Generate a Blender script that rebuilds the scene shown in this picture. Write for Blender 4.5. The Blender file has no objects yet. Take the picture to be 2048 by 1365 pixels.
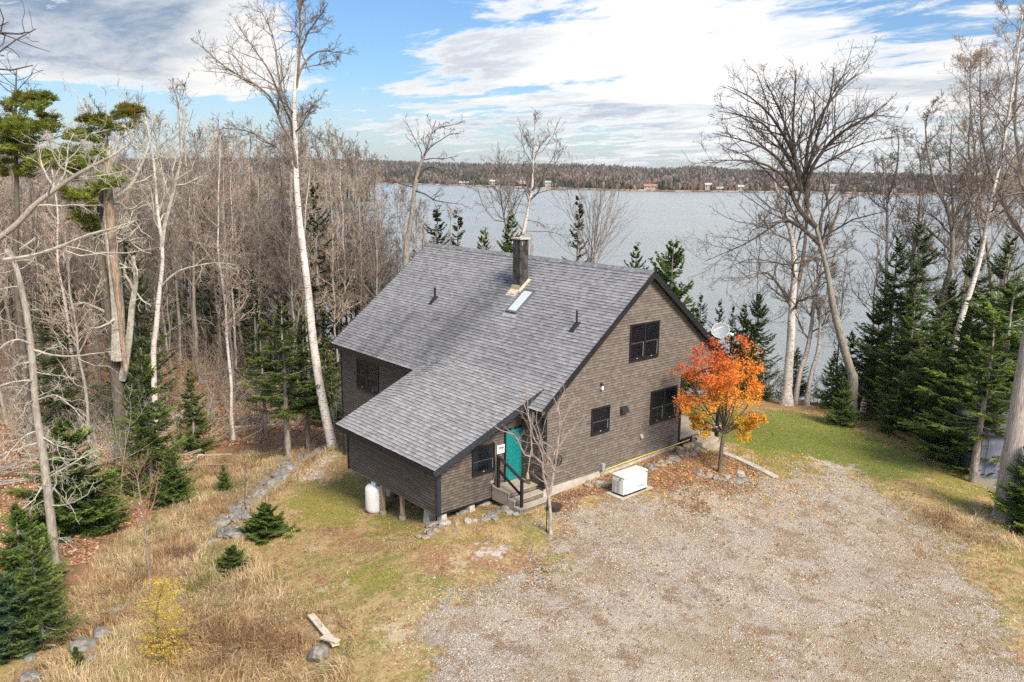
import bpy
import numpy as np, math, random
import mathutils
# ---------------- scene: camera, sky, sun, exposure (see below for the pose numbers) ----------------
SUN_EL=math.radians(44); SUN_AZ=148.   # azimuth to the right of the viewing direction
EXPOSURE=2.0
# ---------------- camera pose (house frame: X along the ridge, gable wall at X=0, lake on +Y) ----------------
FPX=1631.5; PITCH=0.20284; ROLL=0.01017; YAW=0.8593
CAM=np.array([22.953,-21.542,11.579])
FW=np.array([-math.sin(YAW)*math.cos(PITCH),math.cos(YAW)*math.cos(PITCH),-math.sin(PITCH)])
_r=np.array([math.cos(YAW),math.sin(YAW),0.]); _u=np.cross(_r,FW)
RT=math.cos(ROLL)*_r+math.sin(ROLL)*_u; UP=-math.sin(ROLL)*_r+math.cos(ROLL)*_u
F2=np.array([-math.sin(YAW),math.cos(YAW)]); R2=np.array([math.cos(YAW),math.sin(YAW)])
LAKE=-9.5
def ray(px,py): return FW+(px-1024)/FPX*RT-(py-682.5)/FPX*UP
def st(s,t): return CAM[:2]+F2*s+R2*t                # forward / right offsets on the plan
def to_st(XY):
    d=np.asarray(XY)-CAM[:2]; return d@F2,d@R2
def at_s(px,py,s):                                   # point of a sight line at forward distance s
    d=ray(px,py); k=s/(d[:2]@F2); return CAM+d*k
def at_z(px,py,z):
    d=ray(px,py); return CAM+d*((z-CAM[2])/d[2])
def at_y(px,py,y):
    d=ray(px,py); return CAM+d*((y-CAM[1])/d[1])
def at_x(px,py,x):
    d=ray(px,py); return CAM+d*((x-CAM[0])/d[0])
# ---------------- terrain heights ----------------
CP=np.array([(3,2,-1.42),(.5,1.5,-1.4),(.3,8.8,-1.2),(3,7.6,-1.45),(3,-2.5,-1.55),(8,-9,-1.7),(17,1,-1.65),(12,-4,-1.6),(9,6,-1.6),(13,12,-1.85),
(10.7,16.3,-2.),(20,-8,-1.7),(25,5,-1.8),(1.0,-1.,-1.52),(-1.2,-4.2,-1.72),(-2.45,-4.2,-2.25),(-4.15,-4.2,-2.72),(-5.7,-4.2,-2.98),(-9,-4.5,-3.4),(-13,-3,-3.9),
(-16.5,0,-4.15),(-18.5,0,-4.3),(-3,-8,-2.75),(1,-8,-2.0),(2,-12,-2.5),(-2,-14,-3.3),(-6,-11,-3.45),(2,12,-1.55),(6,12,-1.7),(2,17,-1.95),
(-2,20,-2.25),(4,22,-2.3),(8,20,-2.2),(-2,25,-2.7),(-8,22,-2.8),(-8,14,-2.2),(-16,14,-3.6),(-17,8,-4.1),(-25,-4,-5.6),(-20,-10,-5.),
(-14,-14,-4.6),(-8,-18,-4.2),(-2.7,-20,-3.7),(-30,-20,-6.),(-42,0,-6.8),(-30,8,-6.2),(-24,16,-5.6),(20,14,-2.3),(16,25,-3),(27,25,-4),
(6,-18,-3.0),(12,-14,-2.1),(20,-20,-2.2),(40,0,-3),(45,40,-6),(30,-40,-4),(-10,-40,-6),(-60,-40,-6.5),(-80,0,-7.2),(-120,60,-7.5),(-120,-60,-6.5),(-40,25,-6.6),(-60,38,-7.2),(60,-20,-4)],float)
def _U(r2): return np.where(r2>0,r2*np.log(np.maximum(r2,1e-9)),0.)
def _fit():
    P=CP[:,:2]; n=len(P); K=_U(((P[:,None]-P[None])**2).sum(2))+np.eye(n)*2.
    Q=np.hstack([np.ones((n,1)),P]); A=np.zeros((n+3,n+3)); A[:n,:n]=K; A[:n,n:]=Q; A[n:,:n]=Q.T
    return np.linalg.solve(A,np.concatenate([CP[:,2],np.zeros(3)]))
WT=_fit()
def vnoise(x,y,seed=0):
    xi=np.floor(x).astype(np.int64); yi=np.floor(y).astype(np.int64); fx=x-xi; fy=y-yi
    def hsh(a,b):
        n=(a*374761393+b*668265263+seed*974711)&0x7fffffff; n=((n^(n>>13))*1274126177)&0x7fffffff; return ((n^(n>>16))&0xffff)/65535.
    u=fx*fx*(3-2*fx); v=fy*fy*(3-2*fy)
    return (hsh(xi,yi)*(1-u)+hsh(xi+1,yi)*u)*(1-v)+(hsh(xi,yi+1)*(1-u)+hsh(xi+1,yi+1)*u)*v
def fbm(x,y,seed=0,o=4):
    r=0;a=.5
    for i in range(o): r=r+a*vnoise(x,y,seed+i*17); x=x*2.03+5.1; y=y*2.03+1.7; a*=.5
    return r
def inpoly(x,y,P):
    c=np.zeros(x.shape,bool); n=len(P)
    for i in range(n):
        x1,y1=P[i]; x2,y2=P[(i+1)%n]
        if y1==y2: continue
        c^=((y1>y)!=(y2>y))&(x<(x2-x1)*(y-y1)/(y2-y1)+x1)
    return c
def segdist(x,y,P,closed=True):
    d=np.full(x.shape,1e9); n=len(P)
    for i in range(n if closed else n-1):
        a=np.array(P[i]);b=np.array(P[(i+1)%n]);ab=b-a;L=ab@ab+1e-12
        t=np.clip(((x-a[0])*ab[0]+(y-a[1])*ab[1])/L,0,1)
        d=np.minimum(d,np.hypot(x-a[0]-t*ab[0],y-a[1]-t*ab[1]))
    return d
def sdist(x,y,P):                                    # positive inside
    d=segdist(x,y,P); return np.where(inpoly(x,y,P),d,-d)
def sstep(a,b,x):
    t=np.clip((x-a)/(b-a),0,1); return t*t*(3-2*t)
# land outline on the plan (t,s) -> world; beyond it the lake
LAND_ST=[(-1500,-900),(1500,-900),(1500,60),(300,85),(80,68),(40,61),(28,57),(20,55),(13,56.5),(8,60),(0,67),(-10,71),(-17,77),(-24,92),(-38,135),(-58,195),(-84,250),(-150,320),(-200,400),(-210,480),(-170,540),(-112,585),(-100,610),(-115,640),(-260,700),(-520,1100),(-900,1500),(-1500,1600)]
LAND=[tuple(st(s,t)) for t,s in LAND_ST]
TER=[(-18.6,1.5),(-17.5,-1.2),(-15.2,-3.6),(-13.2,-6.0),(-11.6,-7.9),(-10.0,-9.6),(-8.2,-11.4),(-6.4,-13.8),(-4.4,-16.6),(-2.2,-20.0)]  # terrace edge below the lawn
TERP=TER+[(4,-60),(-200,-60),(-200,1.5)]
def height(x,y):
    x=np.asarray(x,float); y=np.asarray(y,float); sh=x.shape; x=x.ravel(); y=y.ravel()
    z=np.full(x.shape,WT[-3])+WT[-2]*x+WT[-1]*y
    r=np.hypot(x-0,y-0); k=np.minimum(1,110/np.maximum(r,1)); xx=x*k; yy=y*k
    z=np.full(x.shape,WT[-3])+WT[-2]*xx+WT[-1]*yy
    for i in range(len(CP)): z+=WT[i]*_U((xx-CP[i,0])**2+(yy-CP[i,1])**2)
    z=np.clip(z,-8.2,-1.1)
    far=sstep(70,140,r); z=z*(1-far)+far*(-7.6+3.0*(fbm(x/60,y/60,3)-.4))
    dT=sdist(x,y,TERP); fade=sstep(-20,-9,y)*.8+.2
    z=z-.75*fade*sstep(-.1,1.0,dT)*(1-sstep(6,26,dT))
    rough=.08+.5*sstep(0,6,dT)
    z=z+rough*(fbm(x/2.3,y/2.3,7)-.47)*.5+rough*.25*(vnoise(x*1.9,y*1.9,9)-.5)
    d=sdist(x,y,LAND); e=sstep(3.5,-9,d)
    z=z*(1-e)+e*(LAKE-1.6)
    return z.reshape(sh)
def hz(x,y): return float(height(np.array([x]),np.array([y]))[0])
def ground(px,py):
    d=ray(px,py); ks=np.linspace(12,140,1600)/(d[:2]@F2); P=CAM+d*ks[:,None]
    b=P[:,2]-height(P[:,0],P[:,1]); i=int(np.argmax(b<0)) if (b<0).any() else len(b)-1
    if i==0: i=1
    f=b[i-1]/(b[i-1]-b[i]+1e-9); p=P[i-1]+(P[i]-P[i-1])*f; return np.array([p[0],p[1],hz(p[0],p[1])])
def project(P):
    d=np.asarray(P)-CAM; z=d@FW; return 1024+FPX*(d@RT)/z, 682.5-FPX*(d@UP)/z, z
def gpoly(L): return [tuple(ground(a,b)[:2]) for a,b in L]
# ---------------- camera, world, sun ----------------
SC=bpy.context.scene; COL=SC.collection
cd=bpy.data.cameras.new('camera'); cam=bpy.data.objects.new('camera',cd); COL.objects.link(cam); SC.camera=cam
cd.sensor_width=36; cd.lens=FPX/2048*36; cd.clip_start=.1; cd.clip_end=30000
M=mathutils.Matrix(((RT[0],UP[0],-FW[0],CAM[0]),(RT[1],UP[1],-FW[1],CAM[1]),(RT[2],UP[2],-FW[2],CAM[2]),(0,0,0,1))); cam.matrix_world=M
SC.view_settings.view_transform='Standard'; SC.view_settings.look='None'; SC.view_settings.exposure=EXPOSURE; SC.view_settings.gamma=1
SC.cycles.max_bounces=6; SC.cycles.diffuse_bounces=3; SC.cycles.glossy_bounces=3; SC.cycles.transmission_bounces=3; SC.cycles.transparent_max_bounces=6
SC.cycles.use_denoising=False; SC.cycles.use_adaptive_sampling=True; SC.cycles.adaptive_threshold=0.01
az=math.radians(SUN_AZ); sh=F2*math.cos(az)+R2*math.sin(az)
SUND=np.array([sh[0]*math.cos(SUN_EL),sh[1]*math.cos(SUN_EL),math.sin(SUN_EL)])
ld=bpy.data.lights.new('sun','SUN'); ld.energy=1.7; ld.angle=math.radians(20); ld.color=(1,.87,.72)
lo=bpy.data.objects.new('sun',ld); COL.objects.link(lo); lo.location=(0,0,60)
lo.rotation_euler=mathutils.Vector(-SUND).to_track_quat('-Z','Y').to_euler()

class NT:                                            # small node-graph helper
    def __init__(s,tree): s.t=tree; s.n=tree.nodes; s.l=tree.links
    def node(s,typ,ins=None,**kw):
        n=s.n.new('ShaderNode'+typ)
        for k,v in kw.items(): setattr(n,k,v)
        for k,v in (ins or {}).items(): s.put(n.inputs[k],v)
        return n
    def put(s,sock,v):
        if isinstance(v,bpy.types.NodeSocket): s.l.new(v,sock)
        elif v is not None:
            if hasattr(sock.default_value,'__len__') and not hasattr(v,'__len__'): v=[v]*len(sock.default_value)
            if hasattr(sock.default_value,'__len__') and len(sock.default_value)==4 and len(v)==3: v=(*v,1)
            sock.default_value=v
    def math(s,op,a,b=None,c=None,clamp=False):
        n=s.n.new('ShaderNodeMath'); n.operation=op; n.use_clamp=clamp
        for i,v in enumerate((a,b,c)):
            if v is not None: s.put(n.inputs[i],v)
        return n.outputs[0]
    def vmath(s,op,a,b=None):
        n=s.n.new('ShaderNodeVectorMath'); n.operation=op; s.put(n.inputs[0],a)
        if b is not None: s.put(n.inputs[1],b)
        return n.outputs['Value'] if op in('DOT_PRODUCT','LENGTH') else n.outputs[0]
    def mix(s,f,a,b,mode='MIX'):
        n=s.n.new('ShaderNodeMix'); n.data_type='RGBA'; n.blend_type=mode; s.put(n.inputs[0],f); s.put(n.inputs[6],a); s.put(n.inputs[7],b); return n.outputs[2]
    def noise(s,vec,scale,detail=4,rough=.55,dist=0.,out=0):
        n=s.node('TexNoise',{'Vector':vec,'Scale':scale,'Detail':detail,'Roughness':rough,'Distortion':dist}); return n.outputs[out]
    def ss(s,x,a,b,lo=0.,hi=1.):
        n=s.n.new('ShaderNodeMapRange'); n.interpolation_type='SMOOTHSTEP'; s.put(n.inputs['Value'],x)
        for k,v in (('From Min',a),('From Max',b),('To Min',lo),('To Max',hi)): s.put(n.inputs[k],v)
        return n.outputs[0]
    def mapping(s,vec,scale=(1,1,1),rot=(0,0,0),loc=(0,0,0)):
        return s.node('Mapping',{'Vector':vec,'Scale':scale,'Rotation':rot,'Location':loc}).outputs[0]

W=bpy.data.worlds.new('World'); SC.world=W; W.use_nodes=True; g=NT(W.node_tree); g.n.clear()
sky=g.node('TexSky'); sky.sky_type='NISHITA'; sky.sun_disc=False; sky.sun_elevation=SUN_EL
sky.sun_rotation=math.atan2(SUND[0],SUND[1]); sky.altitude=50; sky.air_density=1.; sky.dust_density=1.2; sky.ozone_density=1.5
tc=g.node('TexCoord'); D=tc.outputs['Generated']
sep=g.node('SeparateXYZ',{0:D}); zz=g.math('MAXIMUM',sep.outputs[2],0.0)
zd=g.math('ADD',zz,.07)
pl=g.node('CombineXYZ',{0:g.math('DIVIDE',sep.outputs[0],zd),1:g.math('DIVIDE',sep.outputs[1],zd),2:0.}).outputs[0]   # a flat cloud deck seen in perspective
def blob(px,py,rdeg,ry=None):                        # soft patch of the sky around one direction
    d=ray(px,py); d=d/np.linalg.norm(d); v=g.vmath('SUBTRACT',D,tuple(d))
    s3=g.node('SeparateXYZ',{0:v}).outputs
    a=g.math('ADD',g.math('MULTIPLY',s3[0],R2[0]),g.math('MULTIPLY',s3[1],R2[1]))
    b=g.math('MULTIPLY',s3[2],rdeg/(ry or rdeg))
    r=g.math('SQRT',g.math('ADD',g.math('MULTIPLY',a,a),g.math('MULTIPLY',b,b)))
    return g.ss(r,0.,math.radians(rdeg),1.,0.)
n1=g.noise(g.mapping(pl,(.9,1.5,1),(0,0,YAW+.25)),.75,12,.66,.6)
n2=g.noise(g.mapping(pl,(.7,1.4,1),(0,0,YAW+.25),(7,3,0)),2.4,12,.66,.4)
cov=g.math('ADD',g.math('MULTIPLY',g.math('SUBTRACT',n1,.5),4.4),g.math('MULTIPLY',g.math('SUBTRACT',n2,.5),4.4))
def addb(c,k,*a): return g.math('MULTIPLY_ADD',blob(*a),k,c)
cov=g.math('ADD',cov,-.22)
for k,a in ((1.35,(1300,110,18,9)),(1.2,(300,70,15,7)),(.9,(130,130,13,7)),(.5,(1650,150,12,8)),(1.0,(850,262,8,2.2)),(.7,(880,110,10,3)),(.55,(1500,250,22,4.5)),(.7,(1950,140,7,3.)),(.9,(490,120,8,6)),
            (-1.5,(230,205,17,4.)),(-1.,(690,60,9,5.)),(-1.2,(720,60,5,5)),(-.5,(1800,20,14,3.5)),(.5,(1700,230,20,6)),(-.7,(680,290,10,2.2)),(-1.1,(60,270,18,4.5)),(-.5,(1250,285,9,1.2)),(-.5,(960,300,10,1.4)),(-.5,(1000,15,12,2))): cov=addb(cov,k,*a)
cm=g.ss(cov,-.30,.62)
# grey undersides where the deck is thick, from the shape of the clouds themselves
thick=g.noise(g.mapping(pl,(.8,1.5,1),(0,0,YAW+.25),(3.3,1.2,0)),.9,6,.55,.3)
gr=g.math('MULTIPLY',g.ss(thick,.38,.62),.75)
for k,a in ((1.0,(240,75,14,4.5)),(.7,(120,30,9,4)),(-1.2,(500,130,8,6)),(.9,(990,268,7,1.5)),(.6,(1240,228,6,1.8)),(-1.0,(1350,90,13,7))): gr=g.math('MULTIPLY_ADD',blob(*a),k,gr)
gr=g.math('MULTIPLY',g.math('MULTIPLY',gr,g.ss(cov,.1,1.0),None,True),g.ss(g.math('ADD',n2,g.math('MULTIPLY',n1,.6)),1.05,.62,.45,1.),None,True)
bk=g.math('ADD',g.math('MULTIPLY',g.vmath('DOT_PRODUCT',D,(-F2[0],-F2[1],0.)),.5),g.math('MULTIPLY',sep.outputs[2],.75))
bright=g.math('ADD',g.math('MULTIPLY_ADD',blob(1330,90,24,15),.65,4.85),g.ss(bk,.2,1.,0.,12.))   # out-of-view clouds behind and above the viewer brightened as added fill light
ccol=g.mix(gr,(1,.995,.98),(.25,.36,.52))
ccol=g.mix(1.,ccol,g.node('CombineXYZ',{0:bright,1:bright,2:bright}).outputs[0],'MULTIPLY')
skc=g.mix(1.,sky.outputs[0],(.46,.61,.76),'MULTIPLY')
hz_=g.ss(sep.outputs[2],.0,.12,.42,0.)
full=g.mix(g.math('MAXIMUM',cm,hz_),skc,ccol)
bg=g.node('Background',{'Color':full,'Strength':.052})
g.l.new(bg.outputs[0],g.node('OutputWorld').inputs[0])

# ---------------- materials ----------------
MAT={}
def mat(name,build):
    if name in MAT: return MAT[name]
    m=bpy.data.materials.new(name); m.use_nodes=True; g=NT(m.node_tree); g.n.clear()
    out=g.node('OutputMaterial'); b=g.node('BsdfPrincipled'); g.l.new(b.outputs[0],out.inputs[0]); build(g,b,out); MAT[name]=m; return m
def plain(name,col,rough=.6,metal=0.,var=.15,scale=6.,bump=0.,bscale=40.,spec=.5,tint=None):
    def f(g,b,o):
        c=g.node('TexCoord').outputs['Object']; n=g.noise(c,scale,5,.6)
        k=g.ss(n,.3,.7); lo=tuple(x*(1-var) for x in col); hi=tint or tuple(min(1,x*(1+var)) for x in col)
        g.put(b.inputs['Base Color'],g.mix(k,lo,hi)); g.put(b.inputs['Roughness'],rough); g.put(b.inputs['Metallic'],metal); g.put(b.inputs['Specular IOR Level'],spec)
        if bump: g.l.new(g.node('Bump',{'Strength':bump,'Distance':.02,'Height':g.noise(c,bscale,4,.6)}).outputs[0],b.inputs['Normal'])
    return mat(name,f)
def attr(name,rough=.8,spec=.2,bump=0.,bscale=60.,trans=0.,noisev=.12,nscale=9.):    # colour read from the mesh's own per-piece colour
    def f(g,b,o):
        a=g.node('Attribute',attribute_name='Col').outputs['Color']; c=g.node('TexCoord').outputs['Object']; n=g.noise(c,nscale,4,.6)
        col=g.mix(1.,a,g.mix(n,(1-noisev*2,)*3,(1+noisev*2,)*3),'MULTIPLY')
        g.put(b.inputs['Base Color'],col); g.put(b.inputs['Roughness'],rough); g.put(b.inputs['Specular IOR Level'],spec)
        if bump: g.l.new(g.node('Bump',{'Strength':bump,'Distance':.02,'Height':g.noise(c,bscale,4,.6)}).outputs[0],b.inputs['Normal'])
        if trans:
            t=g.node('BsdfTranslucent',{'Color':col}); mx=g.node('MixShader',{0:trans}); g.l.new(b.outputs[0],mx.inputs[1]); g.l.new(t.outputs[0],mx.inputs[2]); g.l.new(mx.outputs[0],o.inputs[0])
    return mat(name,f)
def wood(name,c1,c2,rough=.75,axis=0,scale=3.):
    def f(g,b,o):
        c=g.node('TexCoord').outputs['Object']; sc=[26,26,26]; sc[axis]=1.5
        n=g.noise(g.mapping(c,tuple(sc)),scale*.4,5,.65); n2=g.noise(c,1.7,3)
        col=g.mix(g.ss(n,.3,.7),c1,c2); col=g.mix(g.math('MULTIPLY',g.ss(n2,.45,.7),.35),col,tuple(x*.55 for x in c1))
        g.put(b.inputs['Base Color'],col); g.put(b.inputs['Roughness'],rough); g.put(b.inputs['Specular IOR Level'],.25)
        g.l.new(g.node('Bump',{'Strength':.3,'Distance':.01,'Height':n}).outputs[0],b.inputs['Normal'])
    return mat(name,f)
def bark(name,c1,c2,patch=None,vs=(9,9,1.6),bump=.6):
    def f(g,b,o):
        c=g.node('TexCoord').outputs['Object']; n=g.noise(g.mapping(c,vs),2.2,6,.65); n2=g.noise(c,.9,4,.6)
        col=g.mix(g.ss(n,.32,.66),c1,c2)
        if patch: col=g.mix(g.ss(n2,.52,.66),col,patch)
        g.put(b.inputs['Base Color'],col); g.put(b.inputs['Roughness'],.9); g.put(b.inputs['Specular IOR Level'],.12)
        g.l.new(g.node('Bump',{'Strength':bump,'Distance':.03,'Height':n}).outputs[0],b.inputs['Normal'])
    return mat(name,f)
def birchbark(name,white,dark):
    def f(g,b,o):
        c=g.node('TexCoord').outputs['Object']; n=g.noise(g.mapping(c,(1.6,1.6,11)),2.4,5,.65); n2=g.noise(g.mapping(c,(1.3,1.3,.7)),1.5,4,.6); n3=g.noise(c,7,3)
        col=g.mix(g.ss(n2,.45,.7),white,tuple(x*.62 for x in white)); col=g.mix(g.ss(n,.55,.61),col,dark); col=g.mix(g.math('MULTIPLY',g.ss(n3,.5,.8),.35),col,(.45,.30,.22))
        g.put(b.inputs['Base Color'],col); g.put(b.inputs['Roughness'],.8); g.put(b.inputs['Specular IOR Level'],.2)
        g.l.new(g.node('Bump',{'Strength':.4,'Distance':.02,'Height':n}).outputs[0],b.inputs['Normal'])
    return mat(name,f)
def glassm(name,col=(.010,.012,.017)):
    def f(g,b,o):
        g.put(b.inputs['Base Color'],col); g.put(b.inputs['Roughness'],.10); g.put(b.inputs['Specular IOR Level'],.45)
        tr=g.node('BsdfTransparent',{'Color':(.75,.8,.8)}); mx=g.node('MixShader',{0:.55}); g.l.new(b.outputs[0],mx.inputs[1]); g.l.new(tr.outputs[0],mx.inputs[2]); g.l.new(mx.outputs[0],o.inputs[0])
    return mat(name,f)
SHING=attr('asphalt_shingle',.78,.35,.5,140.,0,.10,5.)
SIDING=attr('cedar_shingle',.85,.2,.5,50.,0,.12,7.)
TRIM=plain('dark_trim_paint',(.012,.012,.0145),.45,var=.25,bump=.15)
TRIMG=plain('slate_trim_paint',(.026,.030,.042),.4,var=.2,bump=.15)
CONC=plain('concrete',(.42,.39,.34),.9,var=.2,scale=3,bump=.4,bscale=30)
WHITE=plain('white_enamel',(.80,.79,.76),.35,var=.03,scale=3)
OFFW=plain('offwhite_powder_coat',(.78,.76,.71),.4,var=.03)
TANKW=plain('white_tank_paint',(.80,.80,.79),.35,var=.05,scale=2.,tint=(.84,.84,.84))
BLACK=plain('black_plastic',(.014,.014,.015),.5)
TEAL=plain('teal_door_paint',(.009,.20,.20),.4,var=.10)
DECKW=wood('weathered_deck_wood',(.30,.255,.20),(.47,.41,.33),axis=1)
PLANKW=wood('bleached_board',(.42,.36,.27),(.66,.60,.48),axis=0)
POSTW=wood('treated_post_wood',(.30,.21,.12),(.46,.35,.22),axis=2)
BLKW=wood('black_stained_wood',(.012,.011,.012),(.04,.036,.036),axis=0)
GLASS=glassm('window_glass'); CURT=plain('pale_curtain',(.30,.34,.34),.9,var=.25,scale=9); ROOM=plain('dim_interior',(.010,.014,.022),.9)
SASH=plain('grey_sash_jamb',(.25,.26,.27),.6)
STONE=plain('grey_fieldstone',(.20,.19,.17),.9,var=.4,scale=2.2,bump=.8,bscale=14)
STONEB=plain('buff_fieldstone',(.28,.225,.165),.9,var=.4,scale=2.5,bump=.8,bscale=14)
STONEW=plain('pale_fieldstone',(.36,.34,.30),.9,var=.3,scale=3,bump=.8,bscale=14)
BARKG=bark('grey_bark',(.13,.11,.09),(.34,.30,.26),(.27,.28,.22))
BARKD=bark('dark_bark',(.07,.058,.048),(.17,.145,.12),(.13,.13,.10))
BARKL=bark('pale_weathered_bark',(.21,.185,.155),(.41,.37,.32),(.34,.35,.28))
TWIG=bark('grey_brown_twigs',(.115,.092,.078),(.23,.195,.165),None,(2,2,2),.2)
TWIGR=bark('reddish_twigs',(.26,.20,.155),(.46,.38,.31),None,(2,2,2),.2)
TWIGS=bark('grey_maple_shoots',(.20,.165,.14),(.36,.30,.26),None,(2,2,2),.2)
TWIGD=bark('dark_twigs',(.045,.037,.033),(.11,.09,.077),None,(2,2,2),.2)
TWIGL=bark('lichen_grey_twigs',(.26,.23,.19),(.50,.47,.40),(.42,.44,.34),(2,2,2),.2)
BIRCH=birchbark('white_birch_bark',(.66,.61,.56),(.07,.055,.05)); BIRCHG=birchbark('grey_birch_bark',(.42,.38,.35),(.08,.065,.055))
SNAGW=bark('peeled_orange_wood',(.15,.11,.085),(.40,.30,.21),(.12,.10,.085),(7,7,.8))
NEED=attr('spruce_needles',.7,.25,0,60,.48,.25,1.3); LEAF=attr('autumn_leaves',.6,.25,0,60,.35,.10,2.)
GRASSM=attr('dry_grass',.8,.15,0,60,.25,.12,1.); LITTER=attr('fallen_leaf_litter',.8,.15,0,60,.1,.1,1.); PEBM=attr('gravel_stone',.9,.2,0,60,0,.15,12.)

# ---------------- mesh collector ----------------
class MB:
    def __init__(s): s.v=[];s.q=[];s.t=[];s.c=[];s.n=0
    def add(s,V,Q=None,T=None,col=(1,1,1)):
        V=np.asarray(V,float).reshape(-1,3); col=np.asarray(col,float)
        s.c.append(np.broadcast_to(col,(len(V),3)) if col.ndim==1 else col)
        if Q is not None and len(Q): s.q.append(np.asarray(Q)+s.n)
        if T is not None and len(T): s.t.append(np.asarray(T)+s.n)
        s.v.append(V); s.n+=len(V); return s
    def build(s,name,m,parent=None,smooth=False,loc=None):
        V=np.concatenate(s.v); 
        if loc is not None: V=V-np.asarray(loc)
        q=np.concatenate(s.q).reshape(-1,4) if s.q else np.zeros((0,4),int); t=np.concatenate(s.t).reshape(-1,3) if s.t else np.zeros((0,3),int)
        me=bpy.data.meshes.new(name); me.vertices.add(len(V)); me.vertices.foreach_set('co',V.astype(np.float32).ravel())
        L=np.concatenate([q.ravel(),t.ravel()]).astype(np.int32); me.loops.add(len(L)); me.loops.foreach_set('vertex_index',L)
        st_=np.concatenate([np.arange(len(q))*4,len(q)*4+np.arange(len(t))*3]).astype(np.int32)
        me.polygons.add(len(st_)); me.polygons.foreach_set('loop_start',st_)
        me.polygons.foreach_set('use_smooth',np.full(len(st_),bool(smooth)))
        ca=me.color_attributes.new('Col','FLOAT_COLOR','POINT'); C4=np.ones((len(V),4),np.float32); C4[:,:3]=np.concatenate(s.c); ca.data.foreach_set('color',C4.ravel())
        me.update(calc_edges=True); me.validate(verbose=False); me.materials.append(m)
        o=bpy.data.objects.new(name,me); COL.objects.link(o)
        if loc is not None: o.location=tuple(loc)
        if parent is not None: o.parent=parent
        return o
BOXQ=np.array([(0,3,2,1),(4,5,6,7),(0,1,5,4),(1,2,6,5),(2,3,7,6),(3,0,4,7)])
def box(mb,a,b,col=(1,1,1)):
    x0,y0,z0=a;x1,y1,z1=b
    return mb.add([(x0,y0,z0),(x1,y0,z0),(x1,y1,z0),(x0,y1,z0),(x0,y0,z1),(x1,y0,z1),(x1,y1,z1),(x0,y1,z1)],BOXQ,col=col)
def beam(mb,p,q,w,h,up=(0,0,1),col=(1,1,1)):         # rectangular bar from p to q
    p=np.array(p,float);q=np.array(q,float);d=q-p;d/=np.linalg.norm(d);up=np.array(up,float);s=np.cross(d,up);s/=np.linalg.norm(s);u=np.cross(s,d)
    V=[e+s*a*w/2+u*b*h/2 for e in(p,q) for a,b in((-1,-1),(1,-1),(1,1),(-1,1))]
    return mb.add(V,[(0,1,2,3),(7,6,5,4),(0,4,5,1),(1,5,6,2),(2,6,7,3),(3,7,4,0)],col=col)
def bevbox(name,a,b,m,parent=None,bev=.02,seg=2):
    mb=MB(); c=[(a[i]+b[i])/2 for i in range(3)]; box(mb,a,b); o=mb.build(name,m,parent)
    bv=o.modifiers.new('b','BEVEL'); bv.width=bev; bv.segments=seg; return o
def tubes(mb,P,R,k=5,col=(1,1,1),cap=False):         # many tubes at once: P (m,n,3), R (m,n)
    P=np.asarray(P,float);R=np.asarray(R,float); m,n,_=P.shape
    if m==0: return
    T=np.gradient(P,axis=1); T/=np.linalg.norm(T,axis=2,keepdims=True)+1e-9
    ref=np.where(np.abs(T[:,:1,2:3])>.8,np.array([1.,0,0]),np.array([0,0,1.]))
    A=np.cross(T,np.broadcast_to(ref,T.shape)); A/=np.linalg.norm(A,axis=2,keepdims=True)+1e-9; B=np.cross(T,A)
    th=np.arange(k)*2*math.pi/k
    V=P[:,:,None]+R[:,:,None,None]*(np.cos(th)[:,None]*A[:,:,None]+np.sin(th)[:,None]*B[:,:,None])
    idx=np.arange(m*n*k).reshape(m,n,k); a=idx[:,:-1];b=idx[:,1:]; Q=np.stack([a,np.roll(a,-1,2),np.roll(b,-1,2),b],-1).reshape(-1,4)
    col=np.asarray(col,float)
    if col.ndim==2: col=np.repeat(col,n*k,0)
    T3=None
    if cap:
        T3=[]; 
        for r in (idx[:,0],idx[:,-1]):
            for j in range(1,k-1): T3.append(np.stack([r[:,0],r[:,j],r[:,j+1]],-1))
        T3=np.concatenate(T3)
    mb.add(V,Q,T3,col)
def tube(mb,pts,rad,k=8,col=(1,1,1),cap=True):
    pts=np.asarray(pts,float); rad=np.broadcast_to(np.asarray(rad,float),(len(pts),)); tubes(mb,pts[None],rad[None],k,col,cap)
def cyl(mb,p,q,r,k=16,r2=None): tube(mb,[p,q],[r,r if r2 is None else r2],k)
def lathe(mb,c,prof,k=28,col=(1,1,1)):               # prof [(r,z)]
    th=np.arange(k)*2*math.pi/k; V=np.array([(c[0]+r*math.cos(a),c[1]+r*math.sin(a),c[2]+z) for r,z in prof for a in th]); n=len(prof)
    I=np.arange(n*k).reshape(n,k); Q=np.stack([I[:-1],np.roll(I[:-1],-1,1),np.roll(I[1:],-1,1),I[1:]],-1).reshape(-1,4); mb.add(V,Q,col=col)
def smooth_path(P,n):
    P=np.asarray(P,float); 
    if len(P)<3: return P[0]+(P[-1]-P[0])*np.linspace(0,1,n)[:,None]
    E=np.vstack([2*P[0]-P[1],P,2*P[-1]-P[-2]]); o=[]
    for u in np.linspace(0,len(P)-1-1e-6,n):
        i=int(u);f=u-i;a,b,c,d=E[i:i+4]; o.append(.5*(2*b+(c-a)*f+(2*a-5*b+4*c-d)*f*f+(3*b-a-3*c+d)*f**3))
    return np.array(o)
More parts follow.
